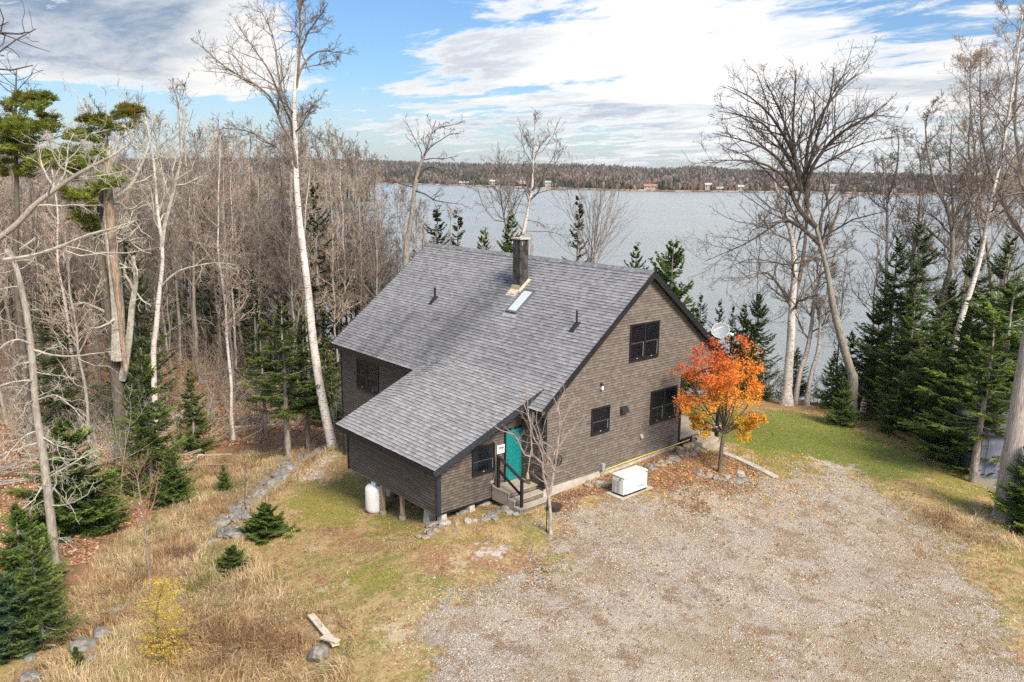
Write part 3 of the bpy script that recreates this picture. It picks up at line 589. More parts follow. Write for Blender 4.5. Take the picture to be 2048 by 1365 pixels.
# walls: backing plus laid siding
WB=-1.02
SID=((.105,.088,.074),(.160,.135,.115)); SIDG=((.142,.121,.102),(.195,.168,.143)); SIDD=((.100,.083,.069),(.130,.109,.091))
def undr(y): return float(zmain(y))-.19
mb=MB()
def gz_lo(v): return 0. if v<ZE-.19 else max(0.,(v+.19-ZE)/SL+YE_)
def gz_hi(v): return 8.82 if v<2.44 else YR+(ZR-.19-v)/SL
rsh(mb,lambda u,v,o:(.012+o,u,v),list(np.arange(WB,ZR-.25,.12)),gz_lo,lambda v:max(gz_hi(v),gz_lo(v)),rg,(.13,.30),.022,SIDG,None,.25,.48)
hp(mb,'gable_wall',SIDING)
mb=MB(); box(mb,(-16.46,.0,WB-.02),(.0,8.82,2.40)); hp(mb,'wall_core',TRIM)
mb=MB(); mb.add([(x,y,z) for x in(-16.46,.0) for y,z in((0.02,2.2),(YR,ZR-.19),(YB-.38,2.72),(8.82,2.44),(8.82,2.2))],[(0,5,6,1),(1,6,7,2),(2,7,8,3)],[(5,9,6),(9,8,6),(8,7,6),(0,1,4),(4,1,3),(3,1,2)]); hp(mb,'wall_core',TRIM)
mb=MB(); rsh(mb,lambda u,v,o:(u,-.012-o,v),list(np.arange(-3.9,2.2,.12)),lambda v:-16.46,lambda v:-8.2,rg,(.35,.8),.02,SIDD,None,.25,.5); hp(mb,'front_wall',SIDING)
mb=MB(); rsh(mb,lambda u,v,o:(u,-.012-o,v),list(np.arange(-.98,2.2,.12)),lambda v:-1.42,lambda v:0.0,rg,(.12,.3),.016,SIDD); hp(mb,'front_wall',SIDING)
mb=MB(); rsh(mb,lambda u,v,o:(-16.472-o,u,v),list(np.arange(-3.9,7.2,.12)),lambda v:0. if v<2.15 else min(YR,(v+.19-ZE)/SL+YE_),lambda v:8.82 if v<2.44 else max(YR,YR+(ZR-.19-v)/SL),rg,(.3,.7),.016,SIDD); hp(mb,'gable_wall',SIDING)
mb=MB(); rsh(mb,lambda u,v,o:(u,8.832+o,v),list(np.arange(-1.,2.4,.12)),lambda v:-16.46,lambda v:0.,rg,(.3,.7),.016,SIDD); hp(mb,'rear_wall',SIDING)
# front wing
EB=-1.53
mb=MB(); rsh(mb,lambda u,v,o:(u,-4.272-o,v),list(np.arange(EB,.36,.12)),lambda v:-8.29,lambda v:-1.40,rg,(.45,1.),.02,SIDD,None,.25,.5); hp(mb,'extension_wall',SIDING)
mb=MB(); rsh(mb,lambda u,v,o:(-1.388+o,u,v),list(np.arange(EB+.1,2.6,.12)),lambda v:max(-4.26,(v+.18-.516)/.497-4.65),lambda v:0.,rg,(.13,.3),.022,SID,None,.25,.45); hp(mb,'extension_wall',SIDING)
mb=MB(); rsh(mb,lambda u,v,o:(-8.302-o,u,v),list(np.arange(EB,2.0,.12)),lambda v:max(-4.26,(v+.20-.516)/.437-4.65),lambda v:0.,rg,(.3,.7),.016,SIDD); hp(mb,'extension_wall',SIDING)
mb=MB(); mb.add([(x,y,z) for x in (-8.29,-1.40) for y,z in ((-4.26,EB),(0,EB),(0,2.18),(-4.26,.36))],BOXQ[:0]); 
mb.add([(x,y,z) for x in (-8.29,-1.40) for y,z in ((-4.26,EB),(0,EB),(0,2.25 if x>-5 else 2.1),(-4.26,.38))],[(0,1,2,3),(7,6,5,4),(0,3,7,4),(0,4,5,1),(2,1,5,6)]); hp(mb,'wall_core',TRIM)
mb=MB()                                                # corner boards
def cb(x,y,z0,z1,sx,sy,m=TRIM,w=.11):
    mb=MB(); box(mb,(x-(w if sx<0 else 0.02*0)-(.0),y,z0),(x,y,z1)) if False else None
    return
def corner(name,x,y,sx,sy,z0,z1a,z1b,m=TRIM,w=.13):     # L-shaped board: sx, sy point outwards
    mb=MB(); t=.036; o=.034
    ax=sorted((x+sx*o,x+sx*(o+.0)-sx*w)); box(mb,(ax[0],min(y+sy*.012,y+sy*(.012+t)),z0),(ax[1],max(y+sy*.012,y+sy*(.012+t)),z1a))
    ay=sorted((y+sy*.011,y-sy*w)); box(mb,(min(x+sx*.012,x+sx*(.012+t-.002)),ay[0],z0+.003),(max(x+sx*.012,x+sx*(.012+t-.002)),ay[1],z1b)); return hp(mb,name,m)
corner('corner_board',-1.40,-4.26,1,-1,EB-.03,.40,.44,TRIMG); corner('corner_board',-8.29,-4.26,-1,-1,EB-.03,.40,.40)
corner('corner_board',0,0,1,-1,WB-.03,2.18,2.2); corner('corner_board',-16.46,0,-1,-1,-4.0,2.18,2.2); corner('corner_board',0,8.82,1,1,WB-.03,2.42,2.42)
# foundation
mb=MB(); box(mb,(-16.4,.06,-4.7),(-.035,8.76,WB-.025)); hp(mb,'foundation',CONC)
# porch at the back right: deck, posts, rail
mb=MB()
for i in range(24): y=8.86+i*.142; box(mb,(-9,y,-.80),(.05,y+.134,-.765),(1,1,1))
hp(mb,'porch_deck',DECKW)
mb=MB(); box(mb,(.052,8.9,-1.02),(.085,12.3,-.77)); box(mb,(-9,12.27,-1.02),(.08,12.3,-.77)); hp(mb,'deck_skirt',TRIM)
for y,x in ((12.0,-.08),(12.0,-4.5),(12.0,-9)): mb=MB(); box(mb,(x-.07,y-.07,-1.9),(x+.07,y+.07,2.6)); hp(mb,'porch_post',BLKW)
mb=MB(); beam(mb,(-.12,12.1,.22),(-9,12.1,.22),.09,.05); beam(mb,(-.12,12.1,-.2),(-9,12.1,-.2),.05,.05)
hp(mb,'porch_railing',BLKW)
mb=MB(); beam(mb,(.04,8.95,1.35),(.04,12.0,.60),.04,.07); hp(mb,'grab_rail',BLKW)
# rear steps
for i in range(4):
    mb=MB(); z=-.80-.19*i; y0=9.75; x0=.09+.30*i
    for j in (0,1): box(mb,(x0+j*.15,y0,z-.04-.0),(x0+j*.15+.142,y0+1.35,z))
    box(mb,(x0+.26,y0+.02,z-.19),(x0+.285,y0+1.33,z-.042)); hp(mb,'step',DECKW)
for y in (9.73,11.11):
    mb=MB(); mb.add([(.09,y,-.82),(1.3,y,-1.42),(1.3,y,-1.6),(.09,y,-1.6),(.09,y+.03,-.82),(1.3,y+.03,-1.42),(1.3,y+.03,-1.6),(.09,y+.03,-1.6)],BOXQ); hp(mb,'stringer',DECKW)
# windows: frame, sashes, glass, sill, curtain
def window(name,axis,c,u0,u1,z0,z1,lights=2,curtain=True,label=None,bars=False,openr=False):
    """axis 'x': in the plane X=c facing +X, u is Y; axis 'y': plane Y=c facing -Y, u is X"""
    def B(mb,ua,ub,za,zb,d0,d1,col=(1,1,1)):
        if axis=='x': box(mb,(c+d0,ua,za),(c+d1,ub,zb),col)
        else: box(mb,(ua,c-d1,za),(ub,c-d0,zb),col)
    t=.065; mb=MB(); B(mb,u0,u1,z1-t,z1,.02,.085); B(mb,u0,u1,z0,z0+t*1.6,.02,.09); B(mb,u0,u0+t,z0+t*1.6,z1-t,.02,.085); B(mb,u1-t,u1,z0+t*1.6,z1-t,.02,.085)
    w=(u1-u0-2*t)/lights
    for i in range(1,lights): B(mb,u0+t+w*i-.045,u0+t+w*i+.045,z0+t*1.6,z1-t,.02,.082)
    o=hp(mb,'window',BLACK if False else TRIM)
    if label: o['label']=label
    zc=(z0+z1)/2
    def sub(mb,n,m): return hp(mb,n,m,o)
    mb=MB(); B(mb,u0+t,u1-t,z0+t,z1-t,.022,.026); sub(mb,'room_back',ROOM)
    for i in range(lights):
        a=u0+t+w*i+(.045 if i else 0); b=u0+t+w*(i+1)-(.045 if i<lights-1 else 0); zb=z0+t*1.6; zt=z1-t
        mb=MB(); B(mb,a,b,zc-.022,zc+.022,.05,.074); B(mb,a,a+.03,zb,zc-.022,.046,.068); B(mb,b-.03,b,zb,zc-.022,.046,.068); B(mb,a+.03,b-.03,zb,zb+.05,.046,.07); sub(mb,'sash',TRIM)
        mb=MB(); B(mb,b-.052,b-.032,zb+.05,zc-.024,.03,.062); B(mb,a,b,zc-.03,zc-.023,.03,.075); sub(mb,'jamb',SASH)
        mb=MB(); B(mb,a,b,zb,zc-.02,.056,.059); B(mb,a,b,zc+.02,zt,.064,.067); sub(mb,'pane',GLASS)
        mb=MB(); B(mb,(a+b)/2-.03,(a+b)/2+.03,zb+.004,zb+.022,.071,.08); sub(mb,'latch',WHITE)
        if bars:
            mb=MB(); B(mb,a,b,zt-.2,zt-.185,.067,.073); B(mb,b-.12,b-.105,zc+.02,zt,.067,.073); B(mb,a+.1,a+.115,zc+.02,zt,.067,.073); sub(mb,'glazing_bar',BLACK)
        if curtain:
            mb=MB(); k=14; 
            for (ca_,cb_) in ((a+.0,a+w*.24),(b-w*.24,b)):
                us=np.linspace(ca_,cb_,k); ds=.036+.008*np.sin(np.arange(k)*2.1)
                for za,zb2 in ((zb,zt),):
                    P=[]
                    for u_,d_ in zip(us,ds):
                        for z_ in (za,zb2): P.append((c+d_,u_,z_) if axis=='x' else (u_,c-d_,z_))
                    I=np.arange(k*2).reshape(k,2); mb.add(P,np.stack([I[:-1,0],I[1:,0],I[1:,1],I[:-1,1]],-1))
            sub(mb,'curtain',CURT)
    return o
window('w','x',0,4.95,6.90,3.55,5.22,2,False,'paired upstairs window high in the gable')
window('w','x',0,2.69,3.81,.67,1.85,1,False,'single ground floor window')
window('w','x',0,6.54,8.42,.40,1.96,2,False,'paired ground floor window near the back corner')
window('w','x',-1.40,-2.62,-1.46,-.30,.90,1,True,'small window beside the entry door with pale curtains')
window('w','y',0,-14.70,-12.52,.22,1.77,2,False,'paired window in the front wall with white trim inside',bars=True)
mb=MB(); box(mb,(-13.45,-.052,1.02),(-12.62,-.03,1.66)); hp(mb,'pale_view_card',plain('pale_green_view',(.42,.46,.36),.8))  # pale card added for the light view seen through the room
mb=MB(); box(mb,(-13.35,-.054,.34),(-12.65,-.03,.60)); hp(mb,'white_view_card',WHITE)  # white card added for the bright bits low in the pane
# entry: door, frame, threshold
mb=MB(); box(mb,(-1.372,-.86,-.92),(-1.338,.08,1.26)); DOOR=hp(mb,'door',TEAL); DOOR['label']='bright teal front door'
mb=MB()
for (a,b,z0,z1) in ((-.76,-.44,-.75,-.02),(-.34,-.02,-.75,-.02),(-.76,-.44,.12,.60),(-.34,-.02,.12,.60),(-.76,-.02,.72,1.14)):
    for q in ((a,b,z0,z0+.03),(a,b,z1-.03,z1),(a,a+.03,z0+.03,z1-.03),(b-.03,b,z0+.03,z1-.03)): box(mb,(-1.338,q[0],q[2]),(-1.324,q[1],q[3]))
hp(mb,'panel_moulding',TEAL,DOOR); mb=MB(); tube(mb,[(-1.335,-.78,.02),(-1.28,-.78,.02)],.028,10); hp(mb,'handle',plain('brushed_metal',(.4,.4,.4),.3,1.),DOOR)
mb=MB(); box(mb,(-1.38,-.95,-.96),(-1.32,-.865,1.35)); box(mb,(-1.38,.085,-.96),(-1.32,.12,1.35)); box(mb,(-1.38,-.865,1.265),(-1.32,.085,1.35)); hp(mb,'door_frame',TRIM)
mb=MB(); box(mb,(-1.33,-.02,2.1),(-.2,-.0,2.3)); hp(mb,'header_board',TRIM)
# entry steps
def treads(x0,x1,y0,y1,z,n):
    mb=MB(); w=(x1-x0)/n
    for i in range(n): box(mb,(x0+i*w,y0,z-.038),(x0+(i+1)*w-.018,y1,z))
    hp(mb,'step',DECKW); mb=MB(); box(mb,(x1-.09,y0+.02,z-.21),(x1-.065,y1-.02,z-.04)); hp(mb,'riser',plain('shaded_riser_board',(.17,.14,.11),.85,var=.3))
treads(-1.33,-.27,-1.62,-.03,-.93,7); treads(-.265,.13,-1.66,-.03,-1.13,3); treads(.135,.55,-1.70,-.03,-1.33,3)
for b_ in (((-1.33,-1.60,-1.5),(-.3,-1.57,-.97)),((-.30,-1.64,-1.6),(.11,-1.61,-1.17)),((.11,-1.68,-1.62),(.5,-1.65,-1.37))): mb=MB(); box(mb,*b_); hp(mb,'stringer',DECKW)
for (x,z0,z1) in ((.38,-1.30,-.22),(-1.05,-.925,.36)):
    mb=MB(); box(mb,(x-.05,-1.55,z0),(x+.05,-1.45,z1)); hp(mb,'newel_post',BLKW)
mb=MB(); beam(mb,(-1.12,-1.50,.43),(.48,-1.50,-.22),.13,.045); beam(mb,(-1.0,-1.50,-.20),(.34,-1.50,-.82),.045,.10); hp(mb,'handrail',BLKW)
# stilts
for q,x,y in ((c_,x_,y_) for c_,x_,y_ in ((0,-5.75,-4.08),(1,-4.2,-4.08))):
    z=hz(x,y); mb=MB(); box(mb,(x-.075,y-.075,z+.16),(x+.075,y+.075,EB)); hp(mb,'support_post',POSTW); mb=MB(); box(mb,(x-.10,y-.10,z-.2),(x+.10,y+.10,z+.17)); hp(mb,'post_footing',CONC)
mb=MB(); beam(mb,(-5.75,-4.03,-2.3),(-6.5,-4.03,EB),.05,.12,(0,1,0)); hp(mb,'brace',POSTW)
for x,y,w in ((-2.35,-4.0,.19),(-1.55,-3.95,.16),(-1.5,-2.6,.17),(-7.6,-2.5,.2)):
    z=hz(x,y); mb=MB(); 
    P=[(x-w*1.2,y-w,z-.25),(x+w*1.2,y-w,z-.25),(x+w*1.2,y+w,z-.25),(x-w*1.2,y+w,z-.25),(x-w*.8,y-w*.7,EB),(x+w*.8,y-w*.7,EB),(x+w*.8,y+w*.7,EB),(x-w*.8,y+w*.7,EB)]; mb.add(P,BOXQ); hp(mb,'concrete_pier',CONC)
# chimney
cx0,cx1,cy0,cy1=-6.95,-6.41,4.24,4.76
mb=MB(); t=.0; z0=5.7; ztop=8.50
box(mb,(cx0,cy0,z0),(cx1,cy1,ztop-.32)); 
for (a,b) in ((cx0,cy0),(cx1-.12,cy0),(cx0,cy1-.12),(cx1-.12,cy1-.12)): box(mb,(a,b,ztop-.32),(a+.12,b+.12,ztop-.02))
box(mb,((cx0+cx1)/2-.05,cy0,ztop-.32),((cx0+cx1)/2+.05,cy0+.1,ztop-.02)); box(mb,(cx1-.1,(cy0+cy1)/2-.05,ztop-.32),(cx1,(cy0+cy1)/2+.05,ztop-.02))
CH=hp(mb,'chimney',bark('sooty_chimney_stucco',(.025,.023,.024),(.09,.082,.08),(.15,.135,.125),(1.6,1.6,1.4),.4))
mb=MB(); box(mb,(cx0-.07,cy0-.07,ztop-.02),(cx1+.07,cy1+.07,ztop+.05)); hp(mb,'chimney_cap',CONC,CH)
for a in (-6.87,-6.55): mb=MB(); lathe(mb,(a,4.5,ztop-.33),[(.0,0),(.10,0),(.10,.26),(.07,.26),(.07,.1)],14); hp(mb,'flue',plain('flue_tile_pale',(.55,.50,.45),.8),CH)
LEAD=plain('buff_flashing',(.52,.44,.33),.6,var=.2)
zf=float(zmain(cy0)); mb=MB(); mb.add([(cx0-.13,cy0-.34,float(zmain(cy0-.34))+.02),(cx1+.02,cy0-.34,float(zmain(cy0-.34))+.02),(cx1+.02,cy0-.02,zf+.03),(cx0-.13,cy0-.02,zf+.03),(cx0-.02,cy0-.02,zf+.26),(cx1+.02,cy0-.02,zf+.26)],[(0,1,2,3),(3,2,5,4)]); 
mb.add([(cx1+.02,cy0-.1,zf-.03),(cx1+.15,cy0-.1,zf-.04),(cx1+.15,cy1+.1,float(zmain(cy1+.1))+.03),(cx1+.02,cy1+.1,float(zmain(cy1+.1))+.03),(cx1+.02,cy1,float(zmain(cy1))+.14),(cx1+.02,cy0,zf+.14)],[(0,1,2,3),(0,3,4,5)]); hp(mb,'flashing',LEAD,CH)
# skylight: raised frame following the slope
def onroof(x,y,o): return (x,y-o*sn,float(zmain(y))+o*cs)
def roofbox(mb,x0,x1,y0,y1,o0,o1): mb.add([onroof(x,y,o) for o in(o0,o1) for x,y in((x0,y0),(x1,y0),(x1,y1),(x0,y1))],BOXQ)
mb=MB(); x0,x1,y0,y1=-6.05,-5.29,3.10,4.30; w=.075
roofbox(mb,x0,x1,y0,y0+w,0,.13); roofbox(mb,x0,x1,y1-w,y1,0,.13); roofbox(mb,x0,x0+w,y0+w,y1-w,0,.13); roofbox(mb,x1-w,x1,y0+w,y1-w,0,.13); SKY=hp(mb,'skylight',plain('skylight_frame_metal',(.11,.12,.13),.4))
mb=MB(); roofbox(mb,x0+w,x1-w,y0+w,y1-w,.06,.10); hp(mb,'pane',mat('skylight_glass',lambda g,b,o:(g.put(b.inputs['Base Color'],(.50,.56,.56)),g.put(b.inputs['Roughness'],.12),g.put(b.inputs['Specular IOR Level'],.9))),SKY)
mb=MB(); roofbox(mb,x0-.1,x1+.1,y0-.2,y0-.005,0.02,.03); hp(mb,'flashing',plain('grey_flashing',(.30,.30,.32),.5),SKY)
# vent pipes
for x,y,h,r in ((-11.75,3.02,.62,.065),(-1.43,3.15,.66,.045)):
    z=float(zmain(y)); mb=MB(); tube(mb,[(x,y,z-.1),(x,y,z+h)],r,14); VP=hp(mb,'vent_pipe',BLACK)
    mb=MB(); mb.add([onroof(x-.14,y-.34,.03),onroof(x+.14,y-.34,.03),onroof(x+.14,y+.16,.03),onroof(x-.14,y+.16,.03),(x-.08,y-.07,z+.10),(x+.08,y-.07,z+.10),(x+.08,y+.07,z+.13),(x-.08,y+.07,z+.13)],BOXQ); hp(mb,'boot',BLACK,VP)
# wall fittings
mb=MB(); mb.add([(.03,3.15,2.80),(.03,3.33,2.80),(.16,3.30,2.80),(.16,3.18,2.80),(.03,3.20,2.90),(.03,3.28,2.90),(.09,3.27,2.90),(.09,3.21,2.90)],BOXQ); box(mb,(.02,3.17,2.6),(.035,3.31,2.80)); LM=hp(mb,'wall_lamp',BLACK); mb=MB(); box(mb,(.045,3.19,2.62),(.14,3.29,2.795)); hp(mb,'lamp_shade',plain('frosted_shade',(.75,.74,.70),.3),LM)
mb=MB(); mb.add([(.02,4.50,1.40),(.02,4.90,1.40),(.24,4.90,1.36),(.24,4.50,1.36),(.02,4.50,1.62),(.02,4.90,1.62),(.10,4.90,1.60),(.10,4.50,1.60)],BOXQ); hp(mb,'vent_hood',BLACK)
mb=MB(); cyl(mb,(.02,5.98,-.05),(.13,5.98,-.05),.07,16); box(mb,(.02,5.90,.0),(.09,6.06,.07)); hp(mb,'dryer_outlet',plain('tan_plastic',(.45,.40,.32),.5))
mb=MB(); box(mb,(.03,3.36,-1.0),(.16,3.54,-.72)); cyl(mb,(.09,3.45,-1.0),(.09,3.45,-1.45),.03,8); hp(mb,'electric_box',plain('galvanised_box',(.45,.47,.48),.4,.4))
mb=MB(); tube(mb,smooth_path([(.075,9.55,-.93),(.07,7.5,-.97),(.08,5.7,-1.0),(.075,4.2,-1.05),(.10,3.66,-1.08),(.75,3.62,-1.12),(1.55,3.55,-1.18)],60),.022,8); hp(mb,'gas_pipe',plain('yellow_gas_pipe',(.72,.56,.10),.45))
mb=MB(); tube(mb,smooth_path([(-1.33,-1.47,.95),(-1.33,-1.42,.2),(-1.335,-1.47,-.5),(-1.335,-1.55,-.74)],24),.012,6); hp(mb,'cable',plain('beige_cable',(.40,.35,.28),.6)); mb=MB(); box(mb,(-1.375,-1.70,-.80),(-1.30,-1.53,-.70)); cyl(mb,(-1.35,-1.60,-.88),(-1.25,-1.60,-.88),.03,8); hp(mb,'outlet_cover',plain('grey_outlet_box',(.35,.35,.34),.5))
mb=MB(); box(mb,(-1.32,-3.47,.62),(-1.25,-3.40,.70)); hp(mb,'flood_lamp',WHITE)
bd('cross_beam',(-8.2,-2.2,EB-.06),(-1.45,-2.2,EB-.06),.1,.12)
# ---------------- lettering ----------------
def text(name,s,size,mtx,m,parent=None,ext=.002):
    cu=bpy.data.curves.new(name,'FONT'); cu.body=s; cu.size=size; cu.extrude=ext; cu.align_x='CENTER'; cu.align_y='CENTER'; cu.resolution_u=2
    t=bpy.data.objects.new(name,cu); COL.objects.link(t); dg=bpy.context.evaluated_depsgraph_get(); me=bpy.data.meshes.new_from_object(t.evaluated_get(dg)); bpy.data.objects.remove(t)
    me.materials.clear(); me.materials.append(m); me.transform(mtx); o=bpy.data.objects.new(name,me); COL.objects.link(o)
    if parent is not None: o.parent=parent
    return o
def frame(o,x,y):                                    # matrix from an origin and the text's right / up directions
    x=mathutils.Vector(x).normalized(); y=mathutils.Vector(y).normalized(); z=x.cross(y)
    return mathutils.Matrix(((x[0],y[0],z[0],o[0]),(x[1],y[1],z[1],o[1]),(x[2],y[2],z[2],o[2]),(0,0,0,1)))
# ---------------- standby generator ----------------
gz=hz(1.9,3.0); PZ=-1.33
mb=MB(); box(mb,(1.42,2.20,-1.62),(2.31,4.20,PZ)); tag(mb.build('concrete_pad',CONC,loc=(1.86,3.2,-1.6)),'thin pale concrete pad under the white generator','concrete pad')
gn=thing('standby_generator','boxy white standby generator with louvred end beside the house','generator',(1.92,3.11,PZ))
GP=mathutils.Matrix.Translation((-1.92,-3.11,-PZ))
def gp(o): o.data.transform(GP); o.parent=gn; return o
o=bevbox('body',(1.60,2.38,PZ+.07),(2.26,3.86,PZ+.80),OFFW,None,.05,3); gp(o)
o=bevbox('base_skirt',(1.61,2.39,PZ),(2.25,3.85,PZ+.07),BLACK,None,.04,2); gp(o)
mb=MB(); rings=[]; k=9
for (ins,z) in ((0.0,.795),(-.012,.80),(-.012,.85),(.02,.885),(.09,.915),(.24,.94)):
    x0,x1,y0,y1=1.60+ins,2.26-ins,2.38+ins,3.86-ins; r=.07; P=[]
    for cxx,cyy,a0 in ((x1-r,y1-r,0),(x0+r,y1-r,90),(x0+r,y0+r,180),(x1-r,y0+r,270)):
        for j in range(5): a=math.radians(a0+j*22.5); P.append((cxx+r*math.cos(a),cyy+r*math.sin(a),PZ+z))
    rings.append(P)
R_=np.array(rings); n=R_.shape[1]; I=np.arange(R_.shape[0]*n).reshape(-1,n); Q=np.stack([I[:-1],np.roll(I[:-1],-1,1),np.roll(I[1:],-1,1),I[1:]],-1).reshape(-1,4); top=I[-1]
mb.add(R_.reshape(-1,3),Q,[(top[0],top[j],top[j+1]) for j in range(1,n-1)]); gp(mb.build('lid',OFFW,smooth=True))
mb=MB(); box(mb,(1.602,2.374,PZ+.785),(2.264,3.866,PZ+.795)); gp(mb.build('lid_seam',BLACK))
for col_ in (0,1):
    mb=MB(); x0=1.66+col_*.20
    for i in range(15): z=PZ+.12+i*.034; mb.add([(x0,2.377,z),(x0+.165,2.377,z),(x0+.165,2.372,z+.014),(x0,2.372,z+.014)],[(0,1,2,3)])
    gp(mb.build('louvre_panel',plain('louvre_shadow_slot',(.16,.155,.15),.6)))
for a in ((2.05,2.365,PZ+.70),(2.268,3.75,PZ+.80),(2.268,2.45,PZ+.10)): mb=MB(); box(mb,(a[0]-.02,a[1]-.02,a[2]-.02),(a[0]+.02,a[1]+.02,a[2]+.03)); gp(mb.build('latch',BLACK))
o=text('logo','GENERAC',.13,frame((2.264,3.50,PZ+.27),(0,1,0),(0,0,1)),plain('dark_red_print',(.16,.02,.02),.5)); gp(o)
# ---------------- satellite dish on the far roof edge ----------------
c=np.array(at_y(1441,661,11.05)); dn=CAM-c; dn=dn/np.linalg.norm(dn); dn=dn+np.array([.35,-.05,.42]); dn/=np.linalg.norm(dn)
ds=thing('satellite_dish','grey oval satellite dish on the lower end of the rear roof slope','satellite dish',(c[0]-.1,11.05,float(zmain(11.05))))
IM=mathutils.Matrix.Translation([-v for v in ds.location])
def dp(o): o.data.transform(IM); o.parent=ds; return o
sx=np.cross((0,0,1),dn); sx/=np.linalg.norm(sx); sy=np.cross(dn,sx); sx2=sx*.94+sy*.34; sx2/=np.linalg.norm(sx2); sy2=np.cross(dn,sx2)
mb=MB(); K=32; V=[]
for j,rr in enumerate(np.linspace(0,1,8)):
    for a in np.arange(K)*2*math.pi/K: V.append(c+sx2*.43*rr*math.cos(a)+sy2*.36*rr*math.sin(a)-dn*.10*(1-rr*rr))
V=np.array(V); B=V-dn*.012; I=np.arange(8*K).reshape(8,K); Q=np.stack([I[:-1],np.roll(I[:-1],-1,1),np.roll(I[1:],-1,1),I[1:]],-1).reshape(-1,4)
mb.add(V,Q); mb.add(B,Q[:,::-1]); mb.add(np.vstack([V[-K:],B[-K:]]),[(i,(i+1)%K,(i+1)%K+K,i+K) for i in range(K)]); dp(mb.build('reflector',plain('satin_grey_dish',(.20,.235,.26),.6,var=.08),smooth=True))
mb=MB(); lip=[c+sx2*.43*math.cos(a)+sy2*.36*math.sin(a) for a in np.linspace(0,2*math.pi,K+1)]; tube(mb,lip,.010,6); dp(mb.build('rim',WHITE))
dp(text('lettering','DIRECTV',.105,frame(c+sx2*.06+sy2*.13-dn*.055,sx2,sy2),WHITE,ext=.004))
mb=MB(); lathe(mb,(0,0,0),[(.0,.0),(.045,.0),(.045,.006),(0,.006)],16); o=mb.build('emblem',WHITE); o.data.transform(frame(c-sx2*.25+sy2*.11-dn*.06,sx2,sy2)); dp(o)
e=c-sy*.30+sx*.42+dn*.42; mb=MB(); beam(mb,c-sy*.34+sx*.02,e,.03,.04); dp(mb.build('arm',WHITE)); mb=MB(); beam(mb,e-sx*.02,e+sx*.10,.10,.08); beam(mb,e-sx*.10+sy*.03,e+sx*.0+sy*.05,.07,.07); dp(mb.build('feed_horn',WHITE))
mb=MB(); tube(mb,[(c[0]-.1,11.05,float(zmain(11.05))-.02),(c[0]-.1,11.05,c[2]-.2),tuple(c-dn*.1)],.028,8); dp(mb.build('mast',plain('galvanised_mast',(.4,.4,.4),.4,.5)))
# ---------------- propane tank, drum, broom, ornaments ----------------
tx,ty=-6.45,-4.02; tz=hz(tx,ty)-.03
tk=thing('propane_tank','tall white propane cylinder standing under the edge of the front wing','propane tank',(tx,ty,tz))
mb=MB(); lathe(mb,(0,0,0),[(.0,.02),(.30,.02),(.36,.06),(.42,.14),(.445,.22),(.445,1.08),(.42,1.17),(.34,1.25),(.2,1.30),(0,1.32)],40); o=mb.build('body',TANKW,tk,smooth=True)
mb=MB(); lathe(mb,(0,0,0),[(.17,1.26),(.17,1.45),(.155,1.45),(.155,1.27)],24); mb.build('collar',TANKW,tk,smooth=True)
mb=MB(); lathe(mb,(0,0,0),[(.30,-.04),(.31,.07),(.28,.07),(.28,-.04)],28); mb.build('foot_ring',TANKW,tk,smooth=True)
mb=MB(); cyl(mb,(0,0,1.3),(0,0,1.42),.035,10); cyl(mb,(0,-.0,1.37),(.09,0,1.37),.02,8); mb.build('valve',plain('brass_valve',(.4,.28,.1),.4,.8),tk)
mb=MB(); tubes(mb,[[(-.30,-.335,1.08),(-.33,-.30,1.08),(-.345,-.28,1.04),(-.335,-.295,1.0),(-.305,-.325,1.02)]],[[.008]*5],5); mb.build('marking',BLACK,tk)
tx,ty=-3.35,-3.0; tz=hz(tx,ty); mb=MB(); lathe(mb,(0,0,0),[(0,0),(.30,0),(.30,.28),(.315,.3),(.30,.32),(.30,.58),(.315,.6),(.30,.62),(.30,.88),(.28,.88),(.28,.84),(0,.84)],28)
o=mb.build('drum',plain('dark_grey_drum',(.05,.055,.06),.5)); o.location=(tx,ty,tz-.05); tag(o,'dark grey drum in the shade under the front wing','drum')
br=thing('broom','straw broom with a long grey handle leaning in the entry corner','broom',(-.62,-.30,-.93))
mb=MB(); tube(mb,[(0,0,.38),(-.02,.12,1.0),(-.03,.26,1.72)],.014,8); mb.build('handle',plain('grey_broom_handle',(.42,.37,.31),.7),br)
mb=MB(); 
for i in range(90):
    a=rg.uniform(-1,1); b_=rg.uniform(-.5,.5); mb.add([(a*.05-.006,b_*.05,.40),(a*.05+.006,b_*.05,.40),(a*.13+.01,b_*.12,.0),(a*.13-.006,b_*.12,.0)],[(0,1,2,3)],col=np.array([.36,.27,.18])*rg.uniform(.7,1.2))
lathe(mb,(0,0,0),[(.02,.5),(.05,.44),(.07,.36),(.085,.22)],14,col=(.33,.25,.17)); mb.build('bristles',attr('broom_straw',.9),br)
wl=thing('wheel_ornament','small dark spoked wheel hanging on the gable wall near the entry','wall ornament',(.05,.77,.02))
mb=MB(); tube(mb,[(.02,.20*math.cos(a),.22*math.sin(a)) for a in np.linspace(0,2*math.pi,25)],.022,8,cap=False); mb.build('rim',BLACK,wl)
for i in range(6): a=i*math.pi/6; mb=MB(); tube(mb,[(.02,-.19*math.cos(a),-.21*math.sin(a)),(.02,.19*math.cos(a),.21*math.sin(a))],.010,5); mb.build('spoke',BLACK,wl)
sg_=thing('wall_sign','square white plaque with a teal picture between window and door','sign',(-1.352,-1.15,.55))
o=bevbox('board',(-.0,-.20,-.18),(.03,.20,.18),WHITE,sg_,.006,1)
mb=MB()
